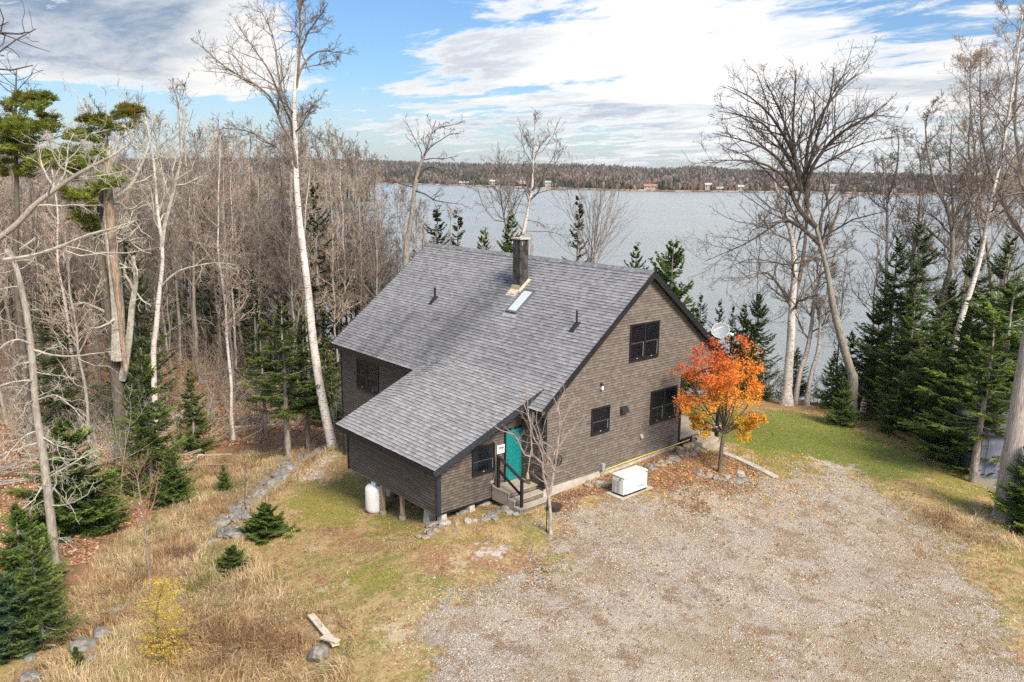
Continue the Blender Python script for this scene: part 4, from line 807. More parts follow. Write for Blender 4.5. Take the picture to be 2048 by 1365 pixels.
for i in range(16): y=-.15+.3*rg.random(); z=.0+.09*rg.random()+.02; r=.02+.02*rg.random(); mb.add([(.032,y-r,z-r*.6),(.032,y+r,z-r*.4),(.032,y+r*.5,z+r*.6),(.032,y-r*.7,z+r*.5)],[(0,1,2,3)],col=(.04,.16,.18) if i%2 else (.10,.30,.30))
for i in range(9): y=-.14+.035*i; mb.add([(.033,y,-.11),(.033,y+.012,-.11),(.033,y+.014,.03),(.033,y+.002,.03)],[(0,1,2,3)],col=(.10,.22,.26))
mb.build('picture',attr('printed_picture',.6),sg_)
# lighthouse ornament by the shore trees
p=at_s(1727,812,48.5); lz=hz(p[0],p[1])
lh=thing('lighthouse_ornament','knee high red and white striped lighthouse ornament between two spruces','garden ornament',(p[0],p[1],lz))
RED=plain('red_ornament_paint',(.42,.035,.03),.5)
seg=[(0,.10,.20,RED),(.10,.34,.19,WHITE),(.34,.42,.175,RED),(.42,.66,.165,WHITE),(.66,.72,.175,RED)]
sc_=1.15+max(0,(p[2]-lz))*.0
for a,b,r,m in seg: mb=MB(); lathe(mb,(0,0,0),[(0,a*1.25),(r,a*1.25),(r*.96,b*1.25),(0,b*1.25)],10); mb.build('band' if m is RED else 'tower_section',m,lh)
mb=MB(); lathe(mb,(0,0,0),[(.10,.9),(.10,1.03),(0,1.03)],10); mb.build('lantern',WHITE,lh); mb=MB(); lathe(mb,(0,0,0),[(.17,1.02),(.13,1.08),(0,1.18)],10); mb.build('cap',RED,lh)
mb=MB(); q=(CAM-np.array(lh.location)); a0=math.atan2(q[1],q[0])
for da,z in ((-.3,.27),(.3,.30),(0.05,.66)): a=a0+da; cxx,cyy=.185*math.cos(a),.185*math.sin(a); mb.add([(cxx-.04*math.sin(a),cyy+.04*math.cos(a),z),(cxx+.04*math.sin(a),cyy-.04*math.cos(a),z),(cxx+.04*math.sin(a),cyy-.04*math.cos(a),z+.09),(cxx-.04*math.sin(a),cyy+.04*math.cos(a),z+.09)],[(0,1,2,3)])
mb.build('painted_window',BLACK,lh)
# timbers, plank, concrete strip
def bar(name,a,b,w,h,m,label,cat,group=None,lift=0.):
    A=np.array(a,float);B=np.array(b,float); A[2]=hz(A[0],A[1])+h/2+lift; B[2]=hz(B[0],B[1])+h/2+lift; c=(A+B)/2; mb=MB(); beam(mb,A-c,B-c,w,h); o=mb.build(name,m); o.location=tuple(c)
    return tag(o,label,cat,group)
bar('landscape_timber',ground(1783,866),ground(1868,908),.42,.24,wood('rusty_timber',(.20,.11,.05),(.40,.24,.11)),'long rusty brown timber edging the lawn below the spruces','timber',lift=.10)
bar('weathered_plank',ground(622,1238),ground(672,1300),.22,.05,PLANKW,'weathered pale plank lying beside the round foreground boulder','plank',lift=.12)
bar('broken_plank',ground(645,1288),ground(676,1297),.20,.05,PLANKW,'short broken plank end on top of the round foreground boulder','plank',lift=.2)
A=[ground(a,b) for a,b in ((1448,908),(1480,920),(1515,937),(1552,956))]; mb=MB()
for i in range(3):
    a,b=A[i],A[i+1]; d=(b-a)[:2]; d/=np.linalg.norm(d); nn=np.array([-d[1],d[0]])*.17
    mb.add([(*(a[:2]-nn),a[2]-.1),(*(a[:2]+nn),a[2]-.1),(*(b[:2]+nn),b[2]-.1),(*(b[:2]-nn),b[2]-.1),(*(a[:2]-nn),a[2]+.06),(*(a[:2]+nn),a[2]+.06),(*(b[:2]+nn),b[2]+.06),(*(b[:2]-nn),b[2]+.06)],BOXQ)
struct(mb.build('path',CONC))
# shed in the spruces at the right
p=ground(1962,962); s_,t_=to_st(p[:2]); q=st(s_+.4,t_+.1)
shd=thing('garden_shed','blue grey board shed almost hidden by spruces behind the big trunk','shed',(q[0],q[1],p[2]-.05),None,YAW)
SHM=wood('blue_grey_boards',(.10,.11,.16),(.19,.20,.27),axis=2)
mb=MB()
for i in range(12): x=.0+i*.2; box(mb,(x,-.012 if i%2 else 0,0),(x+.196,2.2,2.3)) 
mb.build('wall',SHM,shd); mb=MB(); 
mb.add([(-.3,-.35,2.25),(2.8,-.35,2.25),(2.8,2.5,2.9),(-.3,2.5,2.9),(-.3,-.35,2.33),(2.8,-.35,2.33),(2.8,2.5,2.98),(-.3,2.5,2.98)],BOXQ); mb.build('roof',plain('shed_roof',(.10,.10,.11),.8),shd)
mb=MB(); box(mb,(.25,-.03,.05),(1.05,-.013,2.0)); mb.build('door',SHM,shd); mb=MB(); box(mb,(-.05,-.03,0),(.06,.08,2.3)); mb.build('corner_board',plain('pale_blue_grey',(.22,.23,.30),.7),shd)
pl=thing('wooden_platform','mossy grey plank platform in front of the blue grey shed','platform',(q[0],q[1],p[2]-.02),None,YAW)
for i in range(7): mb=MB(); box(mb,(-.95,-.22-.2*i-.19,.02),(1.5,-.22-.2*i,.07)); mb.build('board',wood('mossy_planks',(.18,.17,.11),(.32,.31,.23)),pl)
p=ground(1946,934); bn=thing('sawhorse_bench','small weathered wooden bench beside the blue grey shed','bench',(p[0],p[1],p[2]-.02),None,YAW)
mb=MB(); box(mb,(-.55,-.16,.46),(.55,.16,.51)); mb.build('seat',PLANKW,bn)
for a in (-.38,.38):
    for b in (-.12,.12): mb=MB(); beam(mb,(a,b*.6,.46),(a*1.15,b*1.4,0),.05,.05,(1,0,0)); mb.build('leg',PLANKW,bn)
p=ground(1093,1063); mb=MB(); cyl(mb,(0,0,-.1),(0,0,1.25),.02,8); o=mb.build('garden_stake',BLACK); o.location=tuple(p); tag(o,'thin black metal stake beside the small leafless tree','stake')
p=ground(1110,1022); mb=MB(); lathe(mb,(0,0,0),[(0,.02),(.20,.02),(.27,.22),(.29,.22),(.29,.25),(.25,.24),(.0,.20)],20); o=mb.build('plant_pot',plain('dark_brown_pot',(.06,.04,.035),.6)); o.location=tuple(p); tag(o,'wide dark plant pot on the ground behind the small leafless tree','plant pot')
# ---------------- rocks ----------------
def rockmesh(seed,n=3,flat=.6,m=STONE):
    import bmesh; bm=bmesh.new(); bmesh.ops.create_icosphere(bm,subdivisions=n,radius=1.); r=np.random.default_rng(seed); D=r.normal(0,1,(9,3)); D/=np.linalg.norm(D,axis=1)[:,None]; cut=r.uniform(.62,.95,9)
    for v in bm.verts:
        p=np.array(v.co)
        for d,c in zip(D,cut):
            k=p@d
            if k>c: p=p-d*(k-c)*.9
        p=p*(1+.09*math.sin(p[0]*7+seed)*math.sin(p[1]*6+seed*2)+.04*math.sin(p[2]*17+seed)); p[2]*=flat; v.co=p
    me=bpy.data.meshes.new('stone'); bm.to_mesh(me); bm.free(); me.materials.append(m)
    for f in me.polygons: f.use_smooth=True
    me.set_sharp_from_angle(angle=math.radians(38)); return me
ROCKS=[rockmesh(i,3,.55+.12*(i%3),(STONE,STONE,STONEB,STONEW)[i%4]) for i in range(8)]
rr_=np.random.default_rng(3)
def rock(x,y,r,label,group,name='stone',kinds=None,el=1.,dz=0.,cat='stone'):
    me=ROCKS[rr_.choice(kinds) if kinds else rr_.integers(0,8)]; o=bpy.data.objects.new(name,me); COL.objects.link(o); o.location=(x,y,hz(x,y)+r*.08+dz); o.scale=(r*rr_.uniform(.8,1.25)*el,r*rr_.uniform(.75,1.15),r*rr_.uniform(.75,1.15)); o.rotation_euler=(rr_.uniform(-.25,.25),rr_.uniform(-.25,.25),rr_.uniform(0,6.3))
    return tag(o,label,cat,group)
def c2p(a,b): return (640+a/4.014,760+b/4.014)
def c4p(a,b): return (1050+a/4.014,760+b/4.014)
wall=[(657,888),(628,905),(600,925),(572,942),(548,963),(522,986),(505,1003),(488,1020),(468,1038),(455,1058),(448,1078)]
WP=smooth_path([(*ground(a+9-.02*(b-880),b)[:2],0) for a,b in wall],58)
for i,(x,y,_) in enumerate(WP):
    big=rr_.random()<.45; rock(x+rr_.normal(0,.36),y+rr_.normal(0,.36),rr_.uniform(.28,.46) if big else rr_.uniform(.12,.26),('grey boulder at the upper end of the old stone wall by the tallest birch' if i<15 else 'grey boulder in the upper middle of the old stone wall' if i<30 else 'grey boulder in the old stone wall, above the dark sapling' if i<44 else 'grey boulder ending the old stone wall by the round little spruce'),'boulders of the old stone wall','boulder',[0,1,4,5,3],1.2,.05,'boulder')
for i in range(26):
    x,y,_=WP[rr_.integers(0,58)]; rock(x-rr_.uniform(.2,.9),y-rr_.uniform(.1,.7),rr_.uniform(.14,.3),'small grey rock fallen below the old stone wall by the golden grass','loose rocks below the old stone wall','rock',[0,1,4,5],1.1,.0,'rock')
for a,b in [(895,1170),(935,1160),(980,1140),(925,1210),(890,1240),(850,1270),(800,1260),(1085,1215),(1100,1150),(1030,1085),(1110,1080),(1150,1070),(1200,1050),(1255,1015),(1290,1010),(1340,995),(1440,960),(1470,975),(1330,1100),(1380,1090),(1430,1060),(1480,1050),(1500,1035),(1545,1040),(1585,1040),(1400,1120),(1350,1115),(1240,1135),(1190,1140),(1520,1075),(1570,1085),(1310,1130),(960,1185),(865,1225),(1410,1080),(1000,1160)]:
    p=ground(*c2p(a,b)); rock(p[0],p[1],rr_.uniform(.12,.24),'fieldstone in the loose bed along the foot of the front wing','fieldstones along the front wing',kinds=[2,3,6,7,4,0])
for a,b in [(480,810),(505,820),(510,850),(550,830),(605,835),(635,825),(650,855),(590,860),(615,850),(575,845),(660,835)]:
    p=ground(*c4p(a,b)); rock(p[0],p[1],rr_.uniform(.12,.22),'pale stone in the little heap between gable wall and generator','stones heaped left of the generator',kinds=[2,3,7,6])
for a,b in [(1000,690),(1040,680),(1090,665),(1130,660),(1160,645),(1200,630),(1250,610),(1290,600),(1330,570),(1350,600),(1010,720),(1270,525),(1310,505),(1330,530),(1290,500),(1240,580),(1065,690),(1110,685),(1145,670),(1220,650),(1300,540),(1345,550),(1230,560),(1375,560),(985,705)]:
    p=ground(*c4p(a,b)); rock(p[0],p[1],rr_.uniform(.12,.25),'flat stone in the dry bed between the generator and the back steps','stones of the bed near the back steps',kinds=[0,1,2,4,6])
for a,b in [(1405,735),(1425,770),(1480,775),(1530,795),(1580,800),(1625,790),(1640,820),(1690,800),(1710,820),(1740,780),(1765,800),(1730,750),(1390,760),(1450,785),(1505,785),(1555,800),(1665,815),(1600,810)]:
    p=ground(*c4p(a,b)); rock(p[0],p[1],rr_.uniform(.13,.24),'stone in the ring round the foot of the orange maple','stones ringing the orange maple')
p=ground(636,1318); rock(p[0],p[1],.42,'round pinkish grey boulder under the pale plank in the foreground grass',None,'boulder',[1],1.,.12,'boulder')
for a,b,r,l in ((206,1270,.36,'flat grey rock at the edge of the leaf litter, right of the blue green spruce'),(170,1295,.42,'largest flat rock lying low in the lower left grass'),(60,1318,.24,'pale rock in the dead weeds at the lower left edge'),(182,1318,.18,'small white rock beside the flat rocks in the lower left grass'),(60,1358,.34,'rounded grey rock cut by the bottom edge at the lower left'),(330,870-0+360,.22,'dark rock in the grass above the yellow larch'),(243,1222,.26,'blue grey rock half sunk in grass above the flat rocks')):
    p=ground(a,b); rock(p[0],p[1],r,l,None,'rock',[0,1,4],1.3,0,'rock')
for i in range(46):
    a=rr_.uniform(1630,1700); b=786+(a-1630)*.40+rr_.uniform(-5,9); p=ground(a,b); rock(p[0],p[1],rr_.uniform(.10,.22),'pale stone in the scatter along the top of the lake bank','stones along the top of the lake bank',kinds=[3,7,2,1])
# ---------------- fallen logs ----------------
def log(a,b,r,m,label,group='fallen logs in the leafless woods',lift=0.,bow=.1):
    A=ground(*a);B=ground(*b); n=9; L=np.linspace(0,1,n)[:,None]; P=A+(B-A)*L; P[:,2]=np.linspace(A[2],B[2],n)+r*.6+lift+bow*np.sin(np.linspace(0,3.1,n)); P[:,:2]+=rr_.normal(0,.05,(n,2)); mb=MB(); c=P.mean(0); tube(mb,P-c,np.linspace(r,r*.6,n),10)
    o=mb.build('fallen_log',m,smooth=True); o.location=tuple(c); return tag(o,label,'log',group)
LG=wood('silvered_log',(.28,.24,.20),(.50,.46,.40),axis=0)
log((286,697),(460,661),.22,BARKL,'long pale log slanting across the leaf litter right of the forked white birch',None,.15)
log((300,712),(392,690),.16,BARKL,'shorter grey log just below the long slanting one',None)
log((415,626),(515,606),.2,BARKL,'grey log lying level deep in the woods left of the big birch',None,.2)
log((530,586),(583,600),.18,BARKL,'log tilting down to the right behind the big birch',None,.3)
log((110,655),(225,640),.2,BARKL,'grey log lying behind the broken pine at the left',None,.2)
log((280,630),(400,618),.18,BARKL,'far grey log behind the forked white birch',None,.2)
log((396,914),(462,911),.09,LG,'short silvery log in the golden grass right of the bright spruce',None,.02,0)
log((472,858),(546,852),.10,BIRCH,'broken white birch log on the leaf litter under the small firs',None,.05,0)
log((0,1311),(117,1293),.05,LG,'thin bleached pole lying at the lower left edge',None,.03,0)
log((95,1273),(150,1270),.06,LG,'short bleached stick in front of the blue green spruce',None,.03,0)
log((412,880),(440,868),.07,LG,'small pale log on the litter left of the broken birch log',None,.03,0)
log((330,860),(420,800),.10,BARKL,'thin fallen trunk leaning among the saplings behind the dark spruce',None,.3,.2)
# ---------------- leafless trees ----------------
def nrm(v): return v/(np.linalg.norm(v,axis=-1,keepdims=True)+1e-9)
def grow(r,P,R,nc,tr=(.25,.98),ang=(35,65),lf=.5,n=6,up=.12,wob=.22,rr=.6,rmin=.005,lj=.35,tipr=.35,zig=0.):
    m,n0,_=P.shape; L=np.linalg.norm(np.diff(P,axis=1),axis=2).sum(1)
    t=r.uniform(tr[0],tr[1],(m,nc)); t=np.sort(t,1); x=t*(n0-1-1e-6); i=x.astype(int); f=(x-i)[...,None]; mi=np.arange(m)[:,None]
    p=P[mi,i]*(1-f)+P[mi,i+1]*f; tg=nrm(P[mi,i+1]-P[mi,i]); r0=(R[mi,i]*(1-f[...,0])+R[mi,i+1]*f[...,0])*rr
    az=np.arange(nc)[None]*2.39996+r.uniform(0,6.28,(m,1))+r.normal(0,.5,(m,nc)); q=nrm(np.cross(tg,r.normal(0,1,(m,1,3))+np.zeros((m,nc,3)))); q2=np.cross(tg,q)
    an=np.radians(r.uniform(ang[0],ang[1],(m,nc)))[...,None]; pr=q*np.cos(az)[...,None]+q2*np.sin(az)[...,None]; d=tg*np.cos(an)+pr*np.sin(an)
    ln=(L[:,None]*lf*(1-.62*np.clip((t-tr[0])/(1-tr[0]),0,1))*r.uniform(1-lj,1+lj,(m,nc)))
    p=p.reshape(-1,3);d=d.reshape(-1,3);ln=ln.ravel();r0=np.maximum(r0.ravel(),rmin); k=len(p); O=np.zeros((k,n,3)); O[:,0]=p
    for j in range(1,n):
        d=nrm(d+r.normal(0,wob,(k,3))+np.array([0,0,up])); O[:,j]=O[:,j-1]+d*(ln/(n-1))[:,None]
    Rr=r0[:,None]*np.linspace(1,tipr,n)[None]; return O,np.maximum(Rr,rmin*.7)
def trunkline(r,H,n=12,wob=.035,lean=(0,0)):
    z=np.linspace(0,1,n); P=np.zeros((n,3)); P[:,2]=z*H; w=np.cumsum(r.normal(0,wob,(n,2)),0)*H/n*1.6; P[:,:2]=w-w[0]; P[:,0]+=lean[0]*z*H; P[:,1]+=lean[1]*z*H; P[0,:2]=0; return P
def bare(name,seed,trunk,r0,r1,lv,tm,cm,limbs=(),base=(0,0,0),kt=9,flare=1.35,tex=None):
    """trunk: polyline, lv: list of grow() settings, limbs: hand placed main limbs [(polyline, r0, r1)]"""
    r=np.random.default_rng(seed); root=thing(name,None,None,base); base=np.array(base,float)
    T=smooth_path(np.asarray(trunk,float)-base,max(14,len(trunk)*4)); n=len(T); R=r0+(r1-r0)*np.linspace(0,1,n)**.8; R[0]*=flare; R[1]*=1+(flare-1)*.35
    jit=1+r.normal(0,.035,n); R=R*jit; mb=MB(); tube(mb,np.vstack([T[:1]-np.array([0,0,.4]),T]),np.r_[R[0]*1.08,R],kt); mb.build('trunk',tm,root,smooth=True)
    mb=MB(); par=[]
    if limbs:
        LP=np.stack([smooth_path(np.asarray(l[0],float)-base,12) for l in limbs]); LP[:,1:]+=np.cumsum(r.normal(0,.018,(len(limbs),11,3)),1); LR=np.stack([np.linspace(l[1],l[2],12) for l in limbs]); tubes(mb,LP,LR,6); par.append((LP,LR))
    cur=[(T[None],R[None])]
    l0=lv[0]
    if l0 and l0.get('nc',0):
        P,Rr=grow(r,T[None],R[None],**l0); tubes(mb,P,Rr,5); first=[(P,Rr)]
    else: first=[]
    cur=first+par
    for li,l in enumerate(lv[1:]):
        nxt=[]
        for P,Rr in cur:
            q=dict(l); O=grow(r,P,Rr,**q); tubes(mb,O[0],O[1],3 if li>0 else 4); nxt.append(O)
        cur=nxt
    mb.build('crown',cm,root,smooth=False); return root
def hero(pxs,s0,s1=None):                            # sight-line points of a trunk or limb that stands s metres out
    s1=s0 if s1 is None else s1; n=len(pxs); return [at_s(a,b,s0+(s1-s0)*i/max(1,n-1)) for i,(a,b) in enumerate(pxs)]
def dist_of(px,py): g_=ground(px,py); return to_st(g_[:2])[0],g_
GRP='crowded leafless trees of the woods left of the house'
# --- the tall white birch at the left corner of the house
s,g0=dist_of(668,888); s=46.2; b=at_s(668,888,s); b[2]=hz(b[0],b[1])
tr=[b]+hero([(655,850),(641,780),(626,680),(617,590),(606,500),(597,420),(592,350),(591,280),(588,215),(592,150),(600,80),(603,10),(602,-60)],s)
LB=[(hero([(593,345),(586,290),(560,240),(545,200),(512,170),(480,152),(440,125),(403,92)],s,s-2.5),.10,.025),(hero([(592,330),(582,250),(560,195),(540,145),(515,110),(495,80),(472,48)],s,s+2),.09,.02),
    (hero([(593,176),(600,130),(603,70),(600,0),(596,-40)],s,s-1),.08,.02),(hero([(594,160),(612,125),(640,105),(672,108),(700,112)],s,s+1.5),.07,.015),(hero([(598,110),(618,60),(640,25),(655,0)],s,s-1.5),.06,.015),
    (hero([(590,240),(570,200),(556,140),(550,80),(530,30),(512,5)],s,s+1),.08,.015),(hero([(588,340),(560,300),(540,285),(500,262),(455,255),(420,262)],s,s-2),.07,.012),(hero([(598,330),(615,290),(600,250),(620,215),(650,190)],s,s+1.6),.06,.012),(hero([(592,350),(575,330),(556,296),(545,285)],s,s-1),.06,.012)]
o=bare('birch_tree',1,tr,.31,.05,[dict(nc=9,tr=(.62,.98),ang=(30,60),lf=.10,up=.12,wob=.25,rr=.4,rmin=.012),dict(nc=12,tr=(.2,.98),ang=(25,60),lf=.36,up=.10,wob=.28,rr=.55,rmin=.010,n=6),dict(nc=7,tr=(.1,.98),ang=(25,60),lf=.5,up=.08,wob=.35,rr=.6,rmin=.0095,n=4),dict(nc=3,tr=(.2,.98),ang=(25,60),lf=.55,up=.05,wob=.4,rr=.7,rmin=.009,n=3)],BIRCH,TWIG,LB,b,12)
tag(o,'tallest white birch, its leaning trunk rising past the left corner of the house','birch tree')
# --- broken old pine at the left: dark trunk, peeled trunk, needle clumps
s=50.; b=at_s(238,838,s); b[2]=hz(b[0],b[1])
tr=[b]+hero([(233,760),(224,680),(214,600),(204,530),(196,470),(203,400),(212,350),(213,300),(210,262)],s)
LB=[(hero([(244,760),(256,690),(262,600),(268,560),(262,510)],s,s-.8),.26,.10),(hero([(236,720),(236,640),(230,560),(224,500),(219,450),(216,380),(216,300)],s-.5,s-.7),.42,.20),(hero([(196,470),(185,430),(170,400),(150,385),(120,372),(84,330)],s,s-2),.13,.04),(hero([(205,410),(235,392),(262,372),(283,330),(300,285),(308,218)],s,s+1),.12,.04),
    (hero([(212,350),(230,320),(240,290),(252,250),(240,200),(236,165)],s,s+.6),.07,.02),(hero([(196,480),(160,470),(140,462)],s,s-1),.05,.015),(hero([(210,262),(180,230),(150,180),(128,160)],s,s+1),.06,.015),(hero([(235,635),(215,650),(190,660),(168,655)],s-.5,s-3),.09,.03),(hero([(262,575),(285,600),(305,612)],s,s-1),.07,.02),(hero([(244,470),(262,445),(275,432)],s,s-1),.09,.02),(hero([(220,470),(250,480),(276,455),(282,436)],s,s-1.4),.06,.02),(hero([(213,300),(216,240),(218,175)],s,s),.05,.015)]
PINE=bare('pine_tree',2,tr,.40,.11,[dict(nc=8,tr=(.25,.95),ang=(50,85),lf=.12,up=0,wob=.3,rr=.3,rmin=.015),dict(nc=6,tr=(.2,.98),ang=(30,70),lf=.4,up=.02,wob=.35,rr=.5,rmin=.011,n=5),dict(nc=4,ang=(30,70),lf=.5,up=0,wob=.4,rr=.6,rmin=.010,n=4)],BARKD,TWIGL,LB,b,12)
tag(PINE,'broken old pine with a peeled orange trunk and scattered needle clumps at the left','pine tree')
mb=MB(); P=np.array(hero([(252,742),(246,690),(240,640),(234,570),(228,520),(224,475),(220,420),(217,360),(216,312)],s-.75))-b; tube(mb,smooth_path(P,16),np.linspace(.10,.20,16)*np.r_[np.linspace(1,1.7,8),np.linspace(1.7,.9,8)]*(1+.15*np.sin(np.arange(16)*1.3)),10); mb.build('peeled_trunk',SNAGW,PINE,smooth=True)
NW=(.115,.145,.022)
def needletuft(mb,r,C,n,L,cols,flat=.55,spread=1.):
    C=np.asarray(C,float); m=len(C); d=r.normal(0,1,(m,n,3)); d[...,2]=np.abs(d[...,2])*flat+.1; d=nrm(d); l=L*r.uniform(.6,1.2,(m,n,1)); w=nrm(np.cross(d,r.normal(0,1,(m,n,3))))*(.020*spread)
    p=C[:,None]+d*.04; V=np.stack([p,p+d*l*.55+w,p+d*l,p+d*l*.55-w],2).reshape(-1,3); c=np.array(cols)[r.integers(0,len(cols),m)]*r.uniform(.65,1.35,(m,1)); c=np.repeat(c,n*4,0)
    mb.add(V,np.arange(m*n*4).reshape(-1,4),col=np.clip(c,0,1))
def clumps(parent,b,L,s,seed,n=240):
    r=np.random.default_rng(seed); mb=MB()
    for (px,py,w,h,ds,yel) in L:
        ns_=int(7+w/3); ce=[(px+r.uniform(-1.15,1.15)*w,py+r.normal(0,.7)*h,ds+r.normal(0,w*.014),r.uniform(.12,.30)*w) for _ in range(ns_)]
        q=np.array([at_s(e_[0]+r.normal(0,.6)*e_[3],e_[1]+r.normal(0,.34)*e_[3],s+e_[2]+r.normal(0,.01*e_[3]+.05)) for e_ in ce for _ in range(int(n/70)+int(e_[3]*.8))])-b
        needletuft(mb,r,q,18,.33,[(.21,.25,.03),(.28,.31,.045),(.13,.17,.025)] if not yel else [(.24,.17,.02),(.14,.16,.024),(.20,.19,.03)],spread=1.05)
    mb.build('crown',NEED,parent)
clumps(PINE,b,[(110,325,48,12,-1.5,0),(165,315,38,14,-1,0),(190,255,30,16,0,0),(185,243,22,8,0,1),(252,232,26,10,.5,1),(235,258,26,5,.3,0),(152,272,26,14,-1,0),(166,392,34,12,-2,0),(210,364,32,14,-1.6,0),(155,442,22,14,-1,0),(150,340,20,14,-1.5,0),(180,455,14,8,-.5,0),(262,218,14,6,1,1)],s,4)
# second pine at the far left edge
s2=54.; b=at_s(35,640,s2); b[2]=hz(b[0],b[1]); tr=[b]+hero([(33,560),(34,420),(32,300),(31,220),(33,140)],s2)
o=bare('pine_tree',3,tr,.26,.04,[dict(nc=16,tr=(.55,.98),ang=(60,85),lf=.17,up=.05,wob=.15,rr=.5,rmin=.02),dict(nc=5,ang=(30,60),lf=.4,up=.05,rmin=.012,n=4)],BARKD,TWIGD,[(hero([(33,235),(10,215),(-20,200)],s2,s2-1),.06,.02)],b)
tag(o,'green pine with layered needle clumps at the left edge of the picture','pine tree'); clumps(o,b,[(60,210,42,12,0,0),(40,200,22,8,0,1),(50,250,60,12,0,0),(20,262,50,12,-1,0),(95,238,16,8,0,1),(45,285,36,16,0,0),(60,320,40,12,0,0),(15,300,36,10,-1,0),(80,195,22,6,0,0),(30,345,34,12,0,0)],s2,5,170)
# pale leaning dead trunk crossing in front of the pine
s3=37.; b=at_s(-105,640,s3); b[2]=hz(b[0],b[1]); tr=[b]+hero([(-70,560),(-30,500),(30,452),(70,410),(110,380),(150,352),(190,330),(225,312)],s3)
o=bare('dead_tree',6,tr,.19,.06,[dict(nc=9,tr=(.45,.98),ang=(30,70),lf=.2,up=.05,wob=.3,rr=.4,rmin=.012),dict(nc=7,ang=(30,70),lf=.45,up=0,wob=.4,rr=.5,rmin=.008,n=5),dict(nc=5,ang=(30,70),lf=.5,up=0,wob=.4,rr=.6,rmin=.006,n=4)],BARKL,TWIGL,[(hero([(225,312),(262,290),(268,270),(250,255)],s3),.06,.02),(hero([(150,352),(120,330),(104,300),(95,262)],s3,s3-1),.06,.012),(hero([(110,380),(85,330),(75,280)],s3,s3+1),.05,.012)],b); tag(o,'pale dead trunk leaning to the right across the broken pine','dead tree')
# lichen-hung dead trunk at the lower left with a long slanting limb
s4=30.6; b=at_s(109,1120,s4); b[2]=hz(b[0],b[1]); tr=[b]+hero([(104,1060),(95,980),(85,900),(72,820),(66,740),(58,660),(46,590),(30,530),(12,500)],s4)
LB=[(hero([(8,520),(60,510),(110,492),(160,470),(205,457),(240,447),(275,433)],s4-1,s4-3),.075,.03),(hero([(66,700),(100,710),(150,712),(200,705),(222,698)],s4,s4-1.5),.045,.012),(hero([(66,690),(30,680),(-10,700),(-40,730)],s4,s4-1.5),.045,.012),(hero([(75,800),(110,790),(140,810),(165,840)],s4,s4-1.5),.035,.010),(hero([(80,860),(50,870),(20,900),(0,925)],s4,s4-1),.035,.01),(hero([(62,760),(20,760),(-15,775)],s4,s4-1),.04,.01),(hero([(95,950),(120,935),(135,925)],s4,s4-1),.025,.008),(hero([(92,1000),(60,1020),(25,1040)],s4,s4-1),.02,.008),(hero([(100,1075),(125,1080),(148,1097)],s4,s4-1),.02,.008)]
o=bare('dead_tree',7,tr,.20,.09,[dict(nc=26,tr=(.15,.98),ang=(60,100),lf=.17,up=-.02,wob=.25,rr=.22,rmin=.010),dict(nc=8,ang=(30,75),lf=.45,up=-.05,wob=.45,rr=.55,rmin=.007,n=5),dict(nc=6,ang=(30,80),lf=.45,up=-.08,wob=.5,rr=.6,rmin=.006,n=4)],BARKL,TWIGL,LB,b,12); tag(o,'grey dead trunk hung with pale lichen twigs at the lower left','dead tree')
# forked white birch
s5=52.; b=at_s(304,775,s5); b[2]=hz(b[0],b[1]); tr=[b]+hero([(307,720),(313,650),(318,590),(324,540),(324,487),(315,421),(308,330),(298,270),(285,215)],s5)
LB=[(hero([(323,500),(332,440),(352,366),(366,311),(370,256),(366,215)],s5),.14,.03),(hero([(322,575),(345,550),(380,535),(430,527),(470,530)],s5,s5-1),.08,.02),(hero([(315,421),(335,390),(355,350)],s5),.06,.02)]
o=bare('birch_tree',8,tr,.21,.05,[dict(nc=14,tr=(.45,.98),ang=(30,60),lf=.18,up=.12,wob=.25,rr=.5,rmin=.014),dict(nc=8,ang=(25,60),lf=.45,up=.1,wob=.3,rr=.55,rmin=.012,n=5),dict(nc=6,ang=(25,60),lf=.5,up=.08,wob=.35,rr=.6,rmin=.011,n=4)],BIRCH,TWIGL,LB,b,10); tag(o,'forked white birch in the woods right of the broken pine','birch tree')
# tall one-sided tree beyond the left end of the roof ridge
s6=60.; b=at_s(808,560,s6); b[2]=hz(b[0],b[1]); tr=[b]+hero([(812,520),(817,470),(824,430),(829,380),(836,345),(845,320),(853,300),(864,265),(872,240)],s6)
LB=[(hero([(832,362),(850,338),(868,334),(890,345),(915,355),(938,365)],s6,s6-1),.08,.02),(hero([(829,382),(850,388),(870,400),(895,405),(925,410)],s6,s6-2),.07,.015),(hero([(845,320),(870,318),(890,316),(915,312)],s6),.05,.014),(hero([(855,300),(880,282),(900,270),(922,268)],s6),.045,.014),(hero([(862,270),(880,255),(905,250),(930,240)],s6),.04,.014),(hero([(852,300),(846,282),(848,262)],s6),.035,.012),(hero([(829,375),(800,368),(785,360),(760,366)],s6,s6+1),.05,.012)]
o=bare('bare_tree',9,tr,.27,.03,[dict(nc=5,tr=(.6,.98),ang=(40,70),lf=.15,up=.1,wob=.2,rr=.4,rmin=.016),dict(nc=7,ang=(30,60),lf=.4,up=.02,wob=.25,rr=.5,rmin=.015,n=5),dict(nc=4,ang=(30,60),lf=.45,up=.0,wob=.3,rr=.6,rmin=.013,n=4)],BARKG,TWIGD,LB,b,10); tag(o,'tall grey tree with long drooping limbs beyond the left end of the ridge','bare tree')
